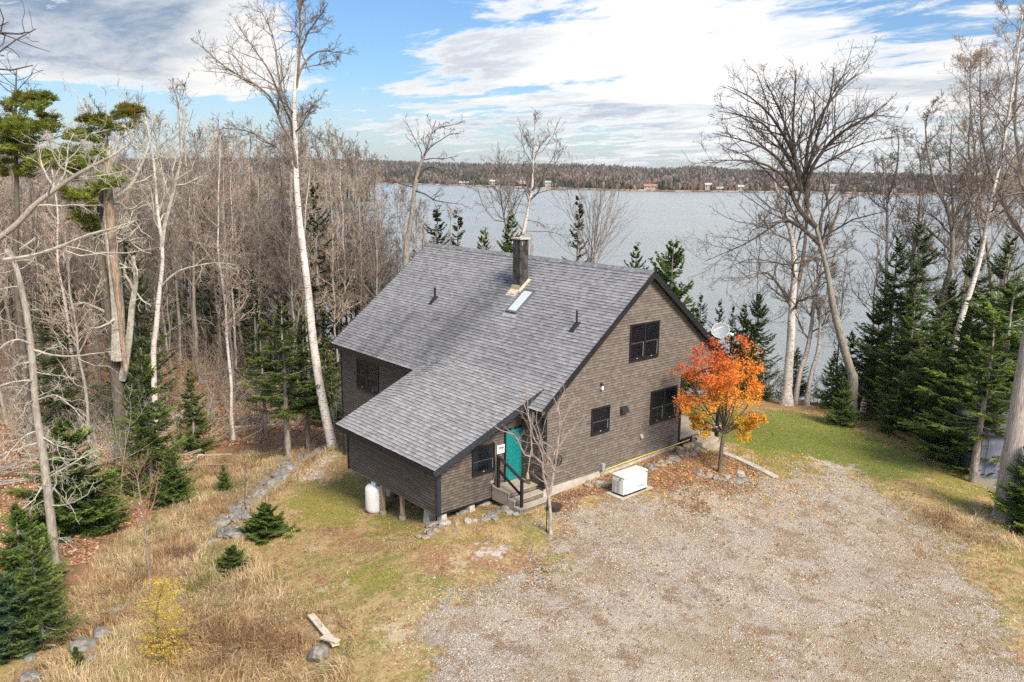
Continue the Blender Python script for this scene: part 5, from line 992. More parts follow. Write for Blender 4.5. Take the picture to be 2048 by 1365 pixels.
# lakeside birches behind the chimney
s7=68.; b=at_s(1030,560,s7); b[2]=hz(b[0],b[1]); tr=[b]+hero([(1036,500),(1047,465),(1056,420),(1064,379),(1066,340),(1068,300),(1070,262),(1072,245)],s7)
LB=[(hero([(1047,462),(1030,440),(1020,400),(1015,360),(1000,330),(992,310)],s7),.08,.02),(hero([(1064,385),(1085,355),(1105,335),(1120,312),(1130,290)],s7),.07,.02),(hero([(1052,440),(1075,445),(1095,455)],s7),.05,.015),(hero([(1068,310),(1085,290),(1100,270)],s7),.04,.014),(hero([(1045,462),(1100,462),(1130,470),(1145,480)],s7),.04,.014)]
o=bare('birch_tree',10,tr,.22,.035,[dict(nc=16,tr=(.35,.98),ang=(30,60),lf=.2,up=.12,wob=.2,rr=.5,rmin=.017),dict(nc=8,ang=(25,60),lf=.45,up=.1,wob=.3,rr=.55,rmin=.015,n=5),dict(nc=6,ang=(25,60),lf=.5,up=.08,wob=.35,rr=.6,rmin=.013,n=4)],BIRCH,TWIG,LB,b,9); tag(o,'tall pale birch rising just behind the chimney','birch tree')
b=at_s(1020,560,s7+2); b[2]=hz(b[0],b[1]); tr=[b]+hero([(1018,520),(1014,470),(1008,430),(1002,400),(998,370),(985,345)],s7+2)
o=bare('birch_tree',11,tr,.15,.03,[dict(nc=16,tr=(.3,.98),ang=(35,70),lf=.28,up=.08,wob=.2,rr=.5,rmin=.016),dict(nc=8,ang=(25,60),lf=.5,up=.05,wob=.3,rmin=.013,n=5),dict(nc=4,ang=(25,60),lf=.5,up=.05,wob=.35,rmin=.012,n=4)],BIRCHG,TWIG,[],b); tag(o,'shorter twiggy birch left of the one behind the chimney','birch tree')
# fan of bare stems right of the chimney
b=at_s(1190,600,64); b[2]=hz(b[0],b[1]); LB=[(hero([(1188,600),(1180+k*.12,540),(1185+k*.45,470),(1190+k*.8,400+abs(k)*.3)],64,64+j),.05,.014) for j,k in enumerate((-12,0,14,28,44,60,78,-4,36))]
o=bare('bare_tree',12,[b]+hero([(1188,560),(1190,500),(1198,430),(1206,388)],64),.09,.02,[dict(nc=12,tr=(.2,.95),ang=(20,50),lf=.4,up=.15,wob=.1,rr=.6,rmin=.014),dict(nc=7,ang=(18,45),lf=.5,up=.08,wob=.12,rmin=.012,n=5),dict(nc=3,ang=(18,45),lf=.5,up=.08,wob=.12,rmin=.011,n=4)],BARKG,TWIG,LB,b); tag(o,'fan of thin bare stems between chimney and gable peak, against the lake','bare tree')
# birch clump at the top of the bank, right of the house
s8=50.2
def cl(px0,pts,seed,r0,m,cm,lbl,limbs=[],s=s8,l0=14,name='birch_tree',lf=.2,tm_=(.3,.98),up=.12):
    b=at_s(*px0,s); b[2]=hz(b[0],b[1]); tr=[b]+hero(pts,s)
    o=bare(name,seed,tr,r0,.035,[dict(nc=l0,tr=tm_,ang=(30,62),lf=lf,up=up,wob=.22,rr=.45,rmin=.014),dict(nc=12,tr=(.15,.98),ang=(22,55),lf=.48,up=.08,wob=.2,rr=.55,rmin=.012,n=5),dict(nc=7,ang=(25,60),lf=.5,up=.06,wob=.32,rr=.6,rmin=.010,n=4),dict(nc=2,ang=(25,60),lf=.5,up=.05,wob=.35,rr=.7,rmin=.0095,n=3)],m,cm,limbs,b,12)
    tag(o,lbl,'birch tree' if 'birch' in name else 'maple tree' if 'maple' in name else 'bare tree')
cl((1575,784),[(1577,740),(1582,673),(1584,609),(1589,545),(1584,480),(1568,420),(1550,370),(1545,320),(1544,260)],21,.33,BIRCH,TWIG,'thickest white birch of the clump on the bank, right of the orange maple',[(hero([(1584,605),(1598,560),(1609,500),(1613,450),(1619,386),(1625,300),(1622,230)],s8,s8+1),.15,.03),(hero([(1582,610),(1560,575),(1540,552),(1520,545),(1495,555),(1470,530)],s8,s8-1.5),.10,.018),(hero([(1600,540),(1640,500),(1665,450),(1680,400)],s8),.09,.02)])
cl((1592,786),[(1600,745),(1613,706),(1622,660),(1627,620),(1638,560),(1650,500),(1672,440),(1690,395)],22,.19,BIRCHG,TWIG,'grey birch stem leaning right in the middle of the bank clump',[],s8+.6)
cl((1614,795),[(1622,750),(1635,706),(1640,660),(1642,620),(1655,590),(1652,540),(1640,490)],23,.16,BIRCHG,TWIG,'slim dark stem at the right side of the birch clump',[(hero([(1641,640),(1630,600),(1622,560),(1612,520)],s8),.08,.02)],s8,10,'bare_tree')
cl((1706,792),[(1706,760),(1700,738),(1677,657),(1664,600),(1656,550),(1645,505),(1632,454),(1617,415),(1604,385)],24,.34,BARKG,TWIGD,'great grey maple leaning left over the water with a broad fan of bare branches',
 [(hero([(1632,454),(1600,420),(1585,385),(1575,355),(1530,325),(1480,318),(1410,318)],47,45),.16,.02),(hero([(1617,415),(1605,360),(1590,310),(1570,270),(1540,225),(1500,190),(1460,172)],47,48),.15,.02),(hero([(1604,385),(1590,320),(1585,260),(1588,200),(1592,140)],47,46),.12,.02),(hero([(1612,400),(1612,340),(1620,280),(1650,220),(1690,170),(1720,145)],47,49),.13,.02),(hero([(1610,380),(1630,320),(1670,270),(1720,240),(1775,200)],47,45),.12,.02),(hero([(1604,385),(1575,340),(1540,300),(1495,280),(1430,262)],47,46),.11,.02),(hero([(1650,520),(1640,470),(1650,420),(1690,370),(1740,330)],47,49),.13,.02),(hero([(1640,490),(1600,455),(1570,440),(1520,470),(1480,490),(1410,520)],47,44),.10,.016),(hero([(1600,350),(1560,290),(1520,245),(1480,230),(1435,222)],47,48),.09,.018),(hero([(1590,320),(1570,250),(1545,190),(1530,160)],47,47.5),.09,.018),(hero([(1632,300),(1680,255),(1740,235),(1800,240)],47,48),.07,.018),(hero([(1612,350),(1640,250),(1660,190),(1665,140)],47,46),.09,.018),(hero([(1625,340),(1680,310),(1730,290),(1790,280)],47,46.5),.07,.018),(hero([(1620,520),(1570,530),(1500,520),(1440,545)],47,44.5),.06,.012)],
 47,0,'maple_tree',.2,(.7,.98))
cl((1772,690),[(1772,640),(1773,560),(1774,480),(1774,403),(1768,360),(1765,320)],25,.17,BIRCHG,TWIG,'straight grey birch standing alone between the big maple and the tall spruces',[(hero([(1774,400),(1790,350),(1795,300),(1788,250)],55),.09,.02),(hero([(1773,420),(1745,400),(1730,380)],55),.06,.02)],55,12)
cl((1900,760),[(1910,690),(1925,630),(1945,570),(1962,510),(1975,440),(1990,370),(2005,300),(2022,200),(2038,90),(2045,30)],26,.20,BIRCH,TWIG,'slender white birch leaning right through the spruces at the right edge',[(hero([(1990,370),(1970,300),(1962,240),(1958,160),(1960,110)],46),.07,.02)],46,24,'birch_tree',.2,(.35,.98))
cl((1870,700),[(1880,620),(1900,540),(1905,480),(1895,420),(1870,370),(1855,300),(1850,240)],27,.24,BARKG,TWIG,'forked grey tree behind the tall spruces, left of the leaning white birch',[(hero([(1905,500),(1930,430),(1945,370),(1935,300),(1940,230)],52),.13,.03),(hero([(1900,500),(1860,460),(1830,440),(1800,420)],52),.09,.02),(hero([(1905,490),(1905,400),(1900,320),(1905,250)],52),.10,.025)],52,16,'bare_tree',.2)
cl((1990,700),[(1985,620),(1975,500),(1960,400),(1950,300),(1940,200),(1942,120)],28,.18,BARKG,TWIGR,'thin dark tree crossing the leaning white birch at the right edge',[],56,20,'bare_tree',.2)
cl((2075,760),[(2070,600),(2062,480),(2045,360),(2030,250),(2035,150),(2040,60)],29,.2,BARKG,TWIGR,'rightmost bare tree with reddish twigs filling the upper right corner',[],50,26,'bare_tree',.22)
cl((1830,720),[(1828,640),(1822,560),(1830,480),(1838,420),(1842,350),(1836,290)],30,.15,BARKG,TWIG,'slim grey tree just behind the two tallest spruces',[],57,16,'bare_tree',.2)
# big foreground trunk at the right edge
s9,g9=dist_of(2008,1038); tr=[g9]+hero([(2012,1000),(2018,950),(2030,870),(2043,780),(2058,690),(2075,600),(2095,480),(2110,330),(2120,150),(2125,-50)],s9)
o=bare('maple_tree',31,tr,.42,.20,[dict(nc=7,tr=(.62,.98),ang=(40,70),lf=.2,up=.1,wob=.2,rr=.4,rmin=.02),dict(nc=7,ang=(30,60),lf=.45,up=.05,wob=.25,rmin=.012,n=5),dict(nc=5,ang=(30,60),lf=.5,up=.05,wob=.3,rmin=.009,n=4)],bark('furrowed_grey_bark',(.20,.17,.15),(.44,.39,.35),(.30,.29,.26),(11,11,.9),1.),TWIG,[],g9,20,1.3); tag(o,'massive furrowed grey trunk cut off by the right edge of the picture','maple tree')
# limb reaching in at the upper left
b=at_s(-160,900,34); b[2]=hz(b[0],b[1]); o=bare('bare_tree',32,[b]+hero([(-160,600),(-150,300),(-140,120),(-130,-20)],34),.28,.1,[dict(nc=10,tr=(.5,.98),ang=(40,70),lf=.2,up=.08,wob=.2,rr=.4,rmin=.02),dict(nc=6,ang=(30,60),lf=.4,wob=.3,rmin=.008,n=5)],BARKG,TWIGD,[(hero([(-145,90),(-80,75),(0,67),(40,70),(60,66)],34,31),.07,.012)],b); tag(o,'tree outside the left edge whose dark twig reaches into the sky','bare tree')
# small leafless tree in front of the entry
p=ground(1101,1068); s=to_st(p[:2])[0]; cr=lambda a,b_:(980+a/4.55,780+b_/4.55); H=lambda L,d=0:hero([cr(a,b_) for a,b_ in L],s,s+d)
tr=[p]+H([(550,1200),(545,1080),(530,960)])
LB=[(H([(530,960),(515,860),(500,780),(492,700),(440,645),(385,600)],-.3),.055,.03),(H([(540,950),(560,830),(575,730),(592,600),(605,450),(612,330),(610,190),(565,60)],.3),.06,.014),(H([(385,600),(300,585),(230,430),(170,395),(50,350),(0,300)],-.6),.03,.008),(H([(492,700),(470,560),(400,400),(370,250),(340,100),(325,-60)],.2),.035,.009),(H([(385,600),(372,420),(350,200),(250,0)],-.3),.03,.008),(H([(575,720),(540,640),(460,500),(385,330),(330,240),(200,180)],.5),.032,.008),(H([(592,600),(600,570),(700,430),(760,380),(880,260)],.4),.03,.007),(H([(575,740),(640,740),(700,745),(770,790),(800,780)],-.3),.02,.006),(H([(605,450),(640,380),(740,150),(830,70)],.5),.025,.007),(H([(610,190),(640,100),(680,20),(670,-80)],.3),.02,.006),(H([(492,690),(520,690),(600,580)],.2),.03,.02),(H([(575,545),(480,480),(440,470)],-.2),.02,.006),(H([(500,780),(500,600),(430,300),(410,180)],-.6),.025,.007)]
o=bare('maple_tree',33,tr,.08,.055,[dict(nc=0),dict(nc=8,tr=(.15,.98),ang=(25,55),lf=.36,up=.1,wob=.14,rr=.4,rmin=.005,n=5),dict(nc=4,tr=(.2,.98),ang=(30,55),lf=.45,up=.1,wob=.18,rr=.6,rmin=.0045,n=4)],BARKL,TWIGS,LB,p,12,1.2); tag(o,'small leafless tree in the lawn in front of the teal door','maple tree')
# ---------------- the orange maple ----------------
p=ground(1440,945); s=to_st(p[:2])[0]; r=np.random.default_rng(41); zc=s
tr=[p]+hero([(1441,920),(1444,890),(1448,868)],s)
lm=[((1448,868),(1436,800),(1428,750),(1428,690)),((1448,868),(1425,858),(1405,862),(1392,850)),((1450,868),(1472,856),(1492,860),(1502,848)),((1450,868),(1462,850),(1475,858),(1490,880)),((1448,868),(1415,820),(1385,770),(1372,730)),((1448,868),(1405,840),(1378,815),(1366,800)),((1450,862),(1450,780),(1455,730)),((1450,862),(1470,800),(1482,740),(1487,692)),((1450,862),(1490,820),(1505,790),(1515,772)),((1450,862),(1480,850),(1510,838),(1522,842)),((1448,866),(1410,845),(1385,838)),((1449,862),(1460,820),(1500,770),(1508,740)),((1449,862),(1430,800),(1405,740),(1395,700)),((1449,858),(1440,760),(1440,715)),((1449,858),(1465,790),(1470,735))]
LB=[(hero(l,s,s+d),.035,.008) for l,d in zip(lm,(0.2,.5,-.5,1.0,.9,-.8,.5,-.4,.8,-.9,1.1,-1.3,-1.,-.9,1.3))]+[(hero([(1449,862),(1440+dx,800),(1440+dx*1.6,760)],s,s+d),.03,.008) for dx,d in ((-10,1.8),(12,1.9),(-14,-1.8),(14,-1.8),(0,-1.2))]
MP=bare('maple_tree',42,tr,.11,.075,[dict(nc=0),dict(nc=9,tr=(.25,.98),ang=(30,60),lf=.35,up=.12,wob=.15,rr=.5,rmin=.006,n=5)],BARKD,TWIGD,LB,p,12,1.3); tag(MP,'small maple in full orange and red leaf at the back corner of the gable','maple tree')
mb=MB(); C=[]
LP=np.stack([smooth_path(np.asarray(l[0],float),12) for l in LB]); O,_=grow(r,LP,np.full(LP.shape[:2],.01),16,(.28,1.),(25,65),.34,5,.12,.2); O2,_=grow(r,O,np.full(O.shape[:2],.01),5,(.3,1.),(25,65),.5,4,.05,.3)
for A,k in ((O,2),(O2,2),(LP[:,5:],3)):
    Q_=A.reshape(-1,3)
    for _ in range(k): C.append(Q_+r.normal(0,.055,Q_.shape))
C=np.concatenate(C); C=C[C[:,2]>p[2]+1.15]; C=C[r.random(len(C))<.88]; n=len(C); print('maple leaves',n)
px,py,_=project(C.T.T) if False else (None,None,None)
h=(C[:,2]-p[2]-1.4)/4.2; tt=(C[:,:2]-p[:2])@R2; rad=np.hypot(*(C[:,:2]-p[:2]).T)
red=np.clip((h-.70)*1.9-tt*.35+.02+r.normal(0,.2,n),0,.9); yel=np.clip((.55-h)*1.8-rad*.25+.45+r.normal(0,.3,n),0,1)
c=np.array([.86,.325,.045])*np.ones((n,1)); c=c*(1-red[:,None])+np.array([.60,.12,.06])*red[:,None]; c=c*(1-yel[:,None]*.85)+np.where(r.random((n,1))<.3,np.array([[.36,.36,.05]]),np.array([[.82,.54,.05]]))*yel[:,None]*.85; c*=r.uniform(.65,1.3,(n,1))
d=nrm(r.normal(0,1,(n,3))-np.array([0,0,.5])); w=nrm(np.cross(d,r.normal(0,1,(n,3)))); L=r.uniform(.045,.095,(n,1))
nn_=np.cross(d,w)*.25*L
mb.add(np.stack([C,C+d*L*.5+w*L*.5+nn_,C+d*L*1.1,C+d*L*.5-w*L*.5+nn_],1).reshape(-1,3),np.arange(n*4).reshape(-1,4),col=np.repeat(np.clip(c,0,1),4,0)); o=mb.build('leaves',LEAF,MP,loc=p); o.location=(0,0,0)
# ---------------- conifers ----------------
def spruce(seed,H,Rm,col=(.035,.060,.022),tip=(.085,.125,.035),lo=.04,dens=1.,droop=.18,bald=0.,trunkr=None,step=.26,tw=.5,name='spruce_tree',jag=.25,tsz=1.):
    r=np.random.default_rng(seed); root=thing(name,None,None); tr_=trunkline(r,H,10,.008); tr_[-1,:2]=0; mb=MB(); rt=trunkr or H*.014+.02; tube(mb,np.vstack([[0,0,-.4],tr_]),np.r_[rt,np.linspace(rt,.008,10)],8); mb.build('trunk',BARKG,root,smooth=True)
    z=[];zz_=H*lo+.1
    while zz_<H*.985: z.append(zz_); zz_+=step*(.55+.55*(1-zz_/H))*r.uniform(.8,1.2)
    z=np.array(z); nb=np.maximum(3,(6.5*dens*(.55+.5*(1-z/H)))).astype(int); Z=np.repeat(z,nb); m=len(Z); Z=Z+r.normal(0,step*.25,m); f=np.clip(Z/H,0,1)
    L=Rm*(1-f)**.78*(r.uniform(1-jag,1+jag*.7,m)); L*=np.where(f<.12,.55+f*4,1); L=np.maximum(L,.10)
    if bald: keep=(f>bald)|(r.random(m)<.12); Z,f,L=Z[keep],f[keep],L[keep]; m=len(Z)
    az=r.uniform(0,6.283,m); e0=np.where(f>.75,.75,.22-.35*(1-f))+r.normal(0,.10,m); n=7; u=np.linspace(0,1,n)
    hx=L[:,None]*u; vz=L[:,None]*(e0[:,None]*u-droop*np.sin(u*math.pi)*.9+ .16*u**3)
    P=np.stack([np.cos(az)[:,None]*hx,np.sin(az)[:,None]*hx,Z[:,None]+vz],-1); ti=np.clip((Z/H*9),0,8.99); P[...,:2]+=tr_[ti.astype(int),:2][:,None]
    mb=MB(); tubes(mb,P,np.maximum(.004,(.006+.010*L[:,None])*np.linspace(1,.3,n)[None]),3); mb.build('branches',BARKG,root)
    nt=int(19*dens*tw*2); mb=MB()
    t=(np.linspace(.12,1,nt)[None]+r.normal(0,.02,(m,nt))).clip(.05,1); x=t*(n-1-1e-6); i=x.astype(int); fr=(x-i)[...,None]; mi=np.arange(m)[:,None]; p=P[mi,i]*(1-fr)+P[mi,i+1]*fr; tg=nrm(P[mi,i+1]-P[mi,i]); side=np.where(np.arange(nt)%2,1,-1)[None,:,None]; lat=nrm(np.cross(tg,np.array([0,0,1.])))*side
    d=nrm(tg*.75+lat*.8*(1-.5*(t[...,None]))+r.normal(0,.16,(m,nt,3))+np.array([0,0,-.10])); l=(np.clip(L[:,None]*.42,.12,.62)*(1.05-.55*t)*r.uniform(.7,1.25,(m,nt)))
    def spray(p,d,l,w,c):
        k=len(p); s1=nrm(np.cross(d,np.array([0,0,1.])+r.normal(0,.35,(k,3)))); s2=np.cross(d,s1)
        for s_,ww in ((s1,1.),(s2,.6)):
            W_=s_*(w*ww)[:,None]; q=p+d*(l*.35)[:,None]; e=p+d*l[:,None]-np.array([0,0,.06])*l[:,None]; V=np.stack([p,q+W_,e,q-W_],1).reshape(-1,3); cc=np.repeat(c,4,0).reshape(-1,4,3).copy(); mb.add(V,np.arange(k*4).reshape(-1,4),col=cc.reshape(-1,3))
    p=p.reshape(-1,3);d=d.reshape(-1,3);l=l.ravel();tt=t.ravel(); k=len(p); bt=np.repeat(r.uniform(.65,1.35,m),nt); tipm=np.clip((tt-.55)*1.6+r.normal(0,.15,k),0,1)[:,None]; c=(np.array(col)*(1-tipm)+np.array(tip)*tipm)*(bt*r.uniform(.75,1.25,k))[:,None]; spray(p,d,l,np.full(k,.034*tsz)*r.uniform(.8,1.3,k),c)
    ns=5
    for j in range(ns):
        q=p+d*(l*(.12+.16*j))[:,None]; lat=nrm(np.cross(d,np.array([0,0,1.])+r.normal(0,.3,(k,3))))*(1 if j%2 else -1); d2=nrm(d*.8+lat*.75+r.normal(0,.15,(k,3))+np.array([0,0,-.08])); spray(q,d2,l*.5*(1-.08*j),np.full(k,.028*tsz)*r.uniform(.8,1.3,k),c*r.uniform(.8,1.3,(k,1)))
    # leader and cap
    needletuft(mb,r,np.array([tr_[-1]*q for q in (.93,.96,.985,1.)]),8,.16,[tip,col],1.); mb.build('crown',NEED,root); return root
DKG=(.125,.18,.045);TPG=(.27,.32,.08)
SP=[spruce(101,8,2.1,DKG,TPG,step=.30),spruce(102,8,1.6,DKG,TPG,step=.30,jag=.4),spruce(103,5,1.75,(.11,.18,.038),(.26,.33,.07),step=.22,lo=.02),spruce(104,11,2.3,(.105,.15,.045),(.21,.27,.07),step=.36,jag=.5,dens=.9),spruce(105,9,1.5,(.06,.08,.026),(.12,.155,.045),step=.36,lo=.1,jag=.5,bald=.2,dens=.7),spruce(106,3.2,1.35,(.055,.105,.045),(.16,.25,.10),step=.16,lo=.0,tw=.6),spruce(107,1.3,.75,(.075,.12,.022),(.19,.26,.05),step=.10,lo=.0,tw=.45),spruce(108,8,2.0,(.08,.12,.028),(.22,.27,.05),step=.42,lo=.3,bald=.30,dens=.9,jag=.3,droop=.05),spruce(109,9,1.1,(.10,.09,.03),(.19,.15,.05),step=.42,lo=.1,dens=.6,jag=.5)]
SH=[8,8,5,11,9,3.2,1.3,8,9]; SR=[2.1,1.6,1.75,2.3,1.5,1.35,.75,2.0,1.1]
rs=np.random.default_rng(61)
def conifer(k,px,top,s=None,base=None,label=None,group=None,wide=1.,name=None):
    """one conifer: picture column, height of its tip, and either its distance or where its foot shows"""
    if base is not None: g_=ground(px,base); s=to_st(g_[:2])[0]
    T=at_s(px,top,s); z=hz(T[0],T[1]); H=T[2]-z; o=place(SP[k],T[0],T[1],z-.03,rs.uniform(0,6.28),H/SH[k]*wide*(1.15 if px>1560 else 1.05),label,'spruce tree',group,H/SH[k]); return o
L=[ # left side
(0,282,700,None,985,'large dark spruce standing centre left below the broken pine',1.15),(1,378,735,None,905,'narrow dark spruce just right of the large one below the broken pine',1.2),(2,338,900,None,1012,'bright green bushy spruce in front of the large dark spruce',1.25),
(2,125,842,None,1062,'wide green spruce behind the lichen hung trunk',1.5),(0,62,1075,None,1285,'dark green spruce in the lower left corner, right of the blue green one',1.25),(5,8,1150,None,1300,'blue green bushy spruce cut by the left edge at the bottom',1.2),(2,30,1010,None,1200,'spruce between the lichen hung trunk and the lower left corner',1.3),
(6,531,1012,None,1072,'round little bright spruce beside the old stone wall',1.55),(6,465,1095,None,1140,'tiny spruce seedling in the golden grass below the stone wall',1.5),(6,150,1295,None,1330,'tiny grey green seedling among the lower left rocks',.8),
(7,563,608,None,922,'fir on a clear stem with bright flat boughs, left of the big birch trunk',1.35),(7,606,628,None,905,'second fir on a clear stem, directly behind the big birch trunk',1.2),(7,520,640,None,880,'low fir boughs behind the two clear stemmed firs',1.0),(0,650,690,55,None,'dark fir between the big birch trunk and the roof corner',1.1),(1,690,700,58,None,'fir touching the left roof eave',1.2),
(4,628,362,60,None,'tall pointed spruce rising behind the big birch trunk',1.),(3,612,540,62,None,'broad mossy spruce behind the big birch, above the clear stemmed firs',1.1),(4,700,520,63,None,'tall thin spruce left of the roof slope',1.),(3,735,505,66,None,'dark spruce beside the left rake of the roof',.8),(4,668,470,66,None,'olive spruce in the woods above the left eave',1.2),(3,560,500,70,None,'deep olive spruce far back left of the big birch',1.),(1,100,890,None,1040,'green spruce at the left between bare twigs',1.1),(2,445,930,None,985,'small dim spruce at the edge of the golden grass',1.),
(4,470,430,75,None,'far spruce in the middle of the leafless woods',1.),(3,410,385,82,None,'distant dark spruce behind the forked birch',1.),(3,255,470,60,None,'lichen draped spruce between broken pine and forked birch',1.1),(3,90,560,58,None,'dim spruce in the brush at the left edge',1.2),
# behind the house
(4,877,415,66,None,'sparse spruce standing above the left part of the ridge',1.5),(8,917,422,67,None,'brownish spruce next to the sparse one above the ridge',1.5),(1,968,458,66,None,'small spruce tip poking over the ridge left of the chimney',1.2),(1,1022,425,66,None,'dark spruce directly left of the chimney',1.1),(8,1160,394,64,None,'rusty brown spruce right of the chimney',1.2),(1,1274,488,60,None,'small spruce tip over the ridge near the gable peak',1.1),
(2,1348,486,57,None,'broad green spruce just right of the gable peak',1.),(4,1402,588,55,None,'thin spruce between the gable and the dish',1.2),(4,1442,600,54,None,'skinny dark spruce tip above the dish',1.2),(4,1466,610,55,None,'skinny spruce tip just right of the dish',1.),(1,1490,608,54,None,'narrow spruce left of the pointed one behind the orange maple',1.2),(0,1519,586,53,None,'pointed spruce with wide skirts behind the orange maple',1.05),
# right side
(1,1596,694,54,None,'small dark spruce showing between the birch clump stems',1.3),(1,1671,700,50,None,'dark spruce at the bank just left of the great maple foot',1.4),(2,1692,757,None,852,'bushy waist high spruce alone at the lawn edge by the striped ornament',.92),(0,1705,662,53,None,'dark spruce behind the great maple foot',.9),
(3,1801,462,50,None,'left one of the two tallest spruces on the right',1.),(3,1848,438,48,None,'tallest spruce on the right, with open drooping boughs',1.15),(0,1762,600,52,None,'spruce filling the gap left of the two tallest ones',1.2),(0,1800,745,None,868,'full skirted spruce at the lawn edge above the rusty timber',1.2),(2,1850,700,47,None,'bright tipped spruce behind the rusty timber',1.3),(0,1885,655,46.5,None,'dense spruce below the leaning white birch',1.25),
(1,1946,612,41,None,'yellow green young spruce with a long leader near the leaning birch',1.3),(7,1922,770,None,925,'dark spruce with a bare foot left of the little bench',1.3),(7,1988,640,None,968,'tall spruce with a clear thin stem in front of the shed',1.35),(2,2032,572,40,None,'bright green spruce behind the massive trunk',1.5),(2,2000,760,39,None,'low bushy spruce just left of the massive trunk',1.2),(2,1905,770,43,None,'bright low spruce near the clear stemmed one',1.2),(3,1957,468,50,None,'tall dark spruce behind the leaning birch',1.1),(3,2022,462,48,None,'tall spruce at the right edge above the massive trunk',1.2),
(2,2080,880,None,1060,'dark spruce boughs at the right edge below the massive trunk',1.2),(0,1905,560,52,None,'spruce half way up between the two tallest and the leaning birch',1.2),(0,1960,700,38,None,'dense green spruce wall directly above the shed',1.3),(3,2085,520,42,None,'spruce mostly outside the right edge',1.2),(1,1752,690,53,None,'slim spruce left of the full skirted one',1.4),(0,1830,600,46,None,'spruce in front of the two tallest ones',1.2)]
for k,px,top,s_,bs,lb,wd in L: conifer(k,px,top,s_,bs,lb,None,wd)
for i in range(26):                                  # conifers scattered deep in the wood
    px=rs.uniform(-60,740); s_=rs.uniform(62,105); T=at_s(px,500,s_)
    if sdist(np.array([T[0]]),np.array([T[1]]),LAND)[0]<3: continue
    g_=hz(T[0],T[1]); Hh=rs.uniform(7,12); k=int(rs.choice([3,4,8])); place(SP[k],T[0],T[1],g_-.1,rs.uniform(0,6.28),Hh/SH[k],'dark spruce standing far back among the leafless trees '+('behind the broken pine' if px<250 else 'behind the forked birch' if px<450 else 'left of the tallest birch' if px<590 else 'right of the tallest birch'),'spruce tree','spruces far back in the leafless woods')
# ---------------- the leafless woods ----------------
def fproto(seed,H,r0,tm,cm,tr0=.32,lf=.2,n1=22,n2=8,n3=6,ang=(25,55),wob=.04,up=.16,name='bare_tree'):
    r=np.random.default_rng(seed); T=trunkline(r,H,12,wob)
    o=bare(name,seed,T,r0,.02,[dict(nc=n1,tr=(tr0,.98),ang=ang,lf=lf,up=up,wob=.2,rr=.5,rmin=.016),dict(nc=n2,tr=(.2,.98),ang=(25,60),lf=.45,up=.1,wob=.28,rr=.55,rmin=.013,n=5),dict(nc=n3,tr=(.15,.98),ang=(25,60),lf=.5,up=.06,wob=.34,rr=.6,rmin=.012,n=4)],tm,cm,[],(0,0,0),6)
    return o
FP=[fproto(201,18,.15,BARKG,TWIG),fproto(202,18,.12,BARKL,TWIGR,.25,.17,26),fproto(203,18,.16,BARKG,TWIGR,.4,.24,18),fproto(204,18,.13,BIRCH,TWIGR,.35,.18,24,name='birch_tree'),fproto(205,18,.11,BARKL,TWIGL,.15,.14,30,6,5,(40,80),.05,.0),fproto(206,18,.10,BARKG,TWIG,.3,.15,26,7,5),fproto(207,18,.17,BARKD,TWIG,.35,.25,18),fproto(208,18,.12,BIRCHG,TWIG,.35,.2,22,name='birch_tree')]
LB_=['grey bare tree crowded among others in the woods left of the house','thin pale bare tree with reddish twigs in the woods left of the house','spreading bare tree with reddish twigs in the woods left of the house','slim white birch among the crowded bare trees left of the house','dead looking grey stem with short side twigs in the woods left of the house','very thin grey bare tree in the woods left of the house','dark trunked bare tree in the woods left of the house','slim grey birch among the crowded bare trees left of the house']
rf=np.random.default_rng(71); placed=[]; cnt=0
def try_tree(px,s,top,kk,labels,grp,mind=1.5):
    global cnt
    T=at_s(px,top,s); x,y=T[0],T[1]
    if sdist(np.array([x]),np.array([y]),LAND)[0]<1.5 or sdist(np.array([x]),np.array([y]),GOLD)[0]>-1.5 or (-19<x<3 and -6<y<14): return
    if any((x-a)**2+(y-b)**2<mind**2 for a,b in placed): return
    z=hz(x,y); H=T[2]-z
    if H<4: return
    placed.append((x,y)); cnt+=1
    lab=labels[kk]
    if 'left of the house' in lab:
        zo='at the left edge' if px<120 else 'behind the broken pine' if px<250 else 'around the forked birch' if px<380 else 'left of the tallest birch' if px<560 else 'behind the tallest birch' if px<680 else 'left of the roof ridge'
        dp_='front row' if s<64 else 'middle row' if s<82 else 'far back'
        lab=lab.replace(' in the woods left of the house',', '+dp_+' '+zo).replace(' among the crowded bare trees left of the house',', '+dp_+' '+zo).replace(' crowded among others','')
    w=rf.uniform(.8,1.15)*H/18; place(FP[kk],x,y,z-.1,rf.uniform(0,6.28),w,lab,'birch tree' if 'birch' in labels[kk] else 'bare tree',grp+(' (birches)' if 'birch' in labels[kk] else ''),H/18,rf.normal(0,.035))
while cnt<150:
    u=rf.random(); s=44+58*u**.75; px=rf.uniform(-180,800) if rf.random()<.7 else rf.uniform(420,800)
    if s<50 and px>430: continue
    if px>600 and s<60: continue
    if 130<px<340 and s<53: continue
    if px<560 and s<66 and rf.random()<.82: continue
    hi=np.interp(px,[-200,100,250,420,520,640,740,800],[150,165,170,150,200,210,250,330]); top=hi+abs(rf.normal(0,95))+(60 if s>85 else 0)+rf.uniform(0,90)
    try_tree(px,s,top,int(rf.choice(8,p=[.15,.14,.11,.17,.12,.11,.08,.12])),LB_,'crowded leafless trees left of the house')
c0=cnt
LB2=[l.replace('in the woods left of the house','low on the bank behind the house').replace('crowded among others ','').replace('among the crowded bare trees left of the house','low on the bank behind the house') for l in LB_]
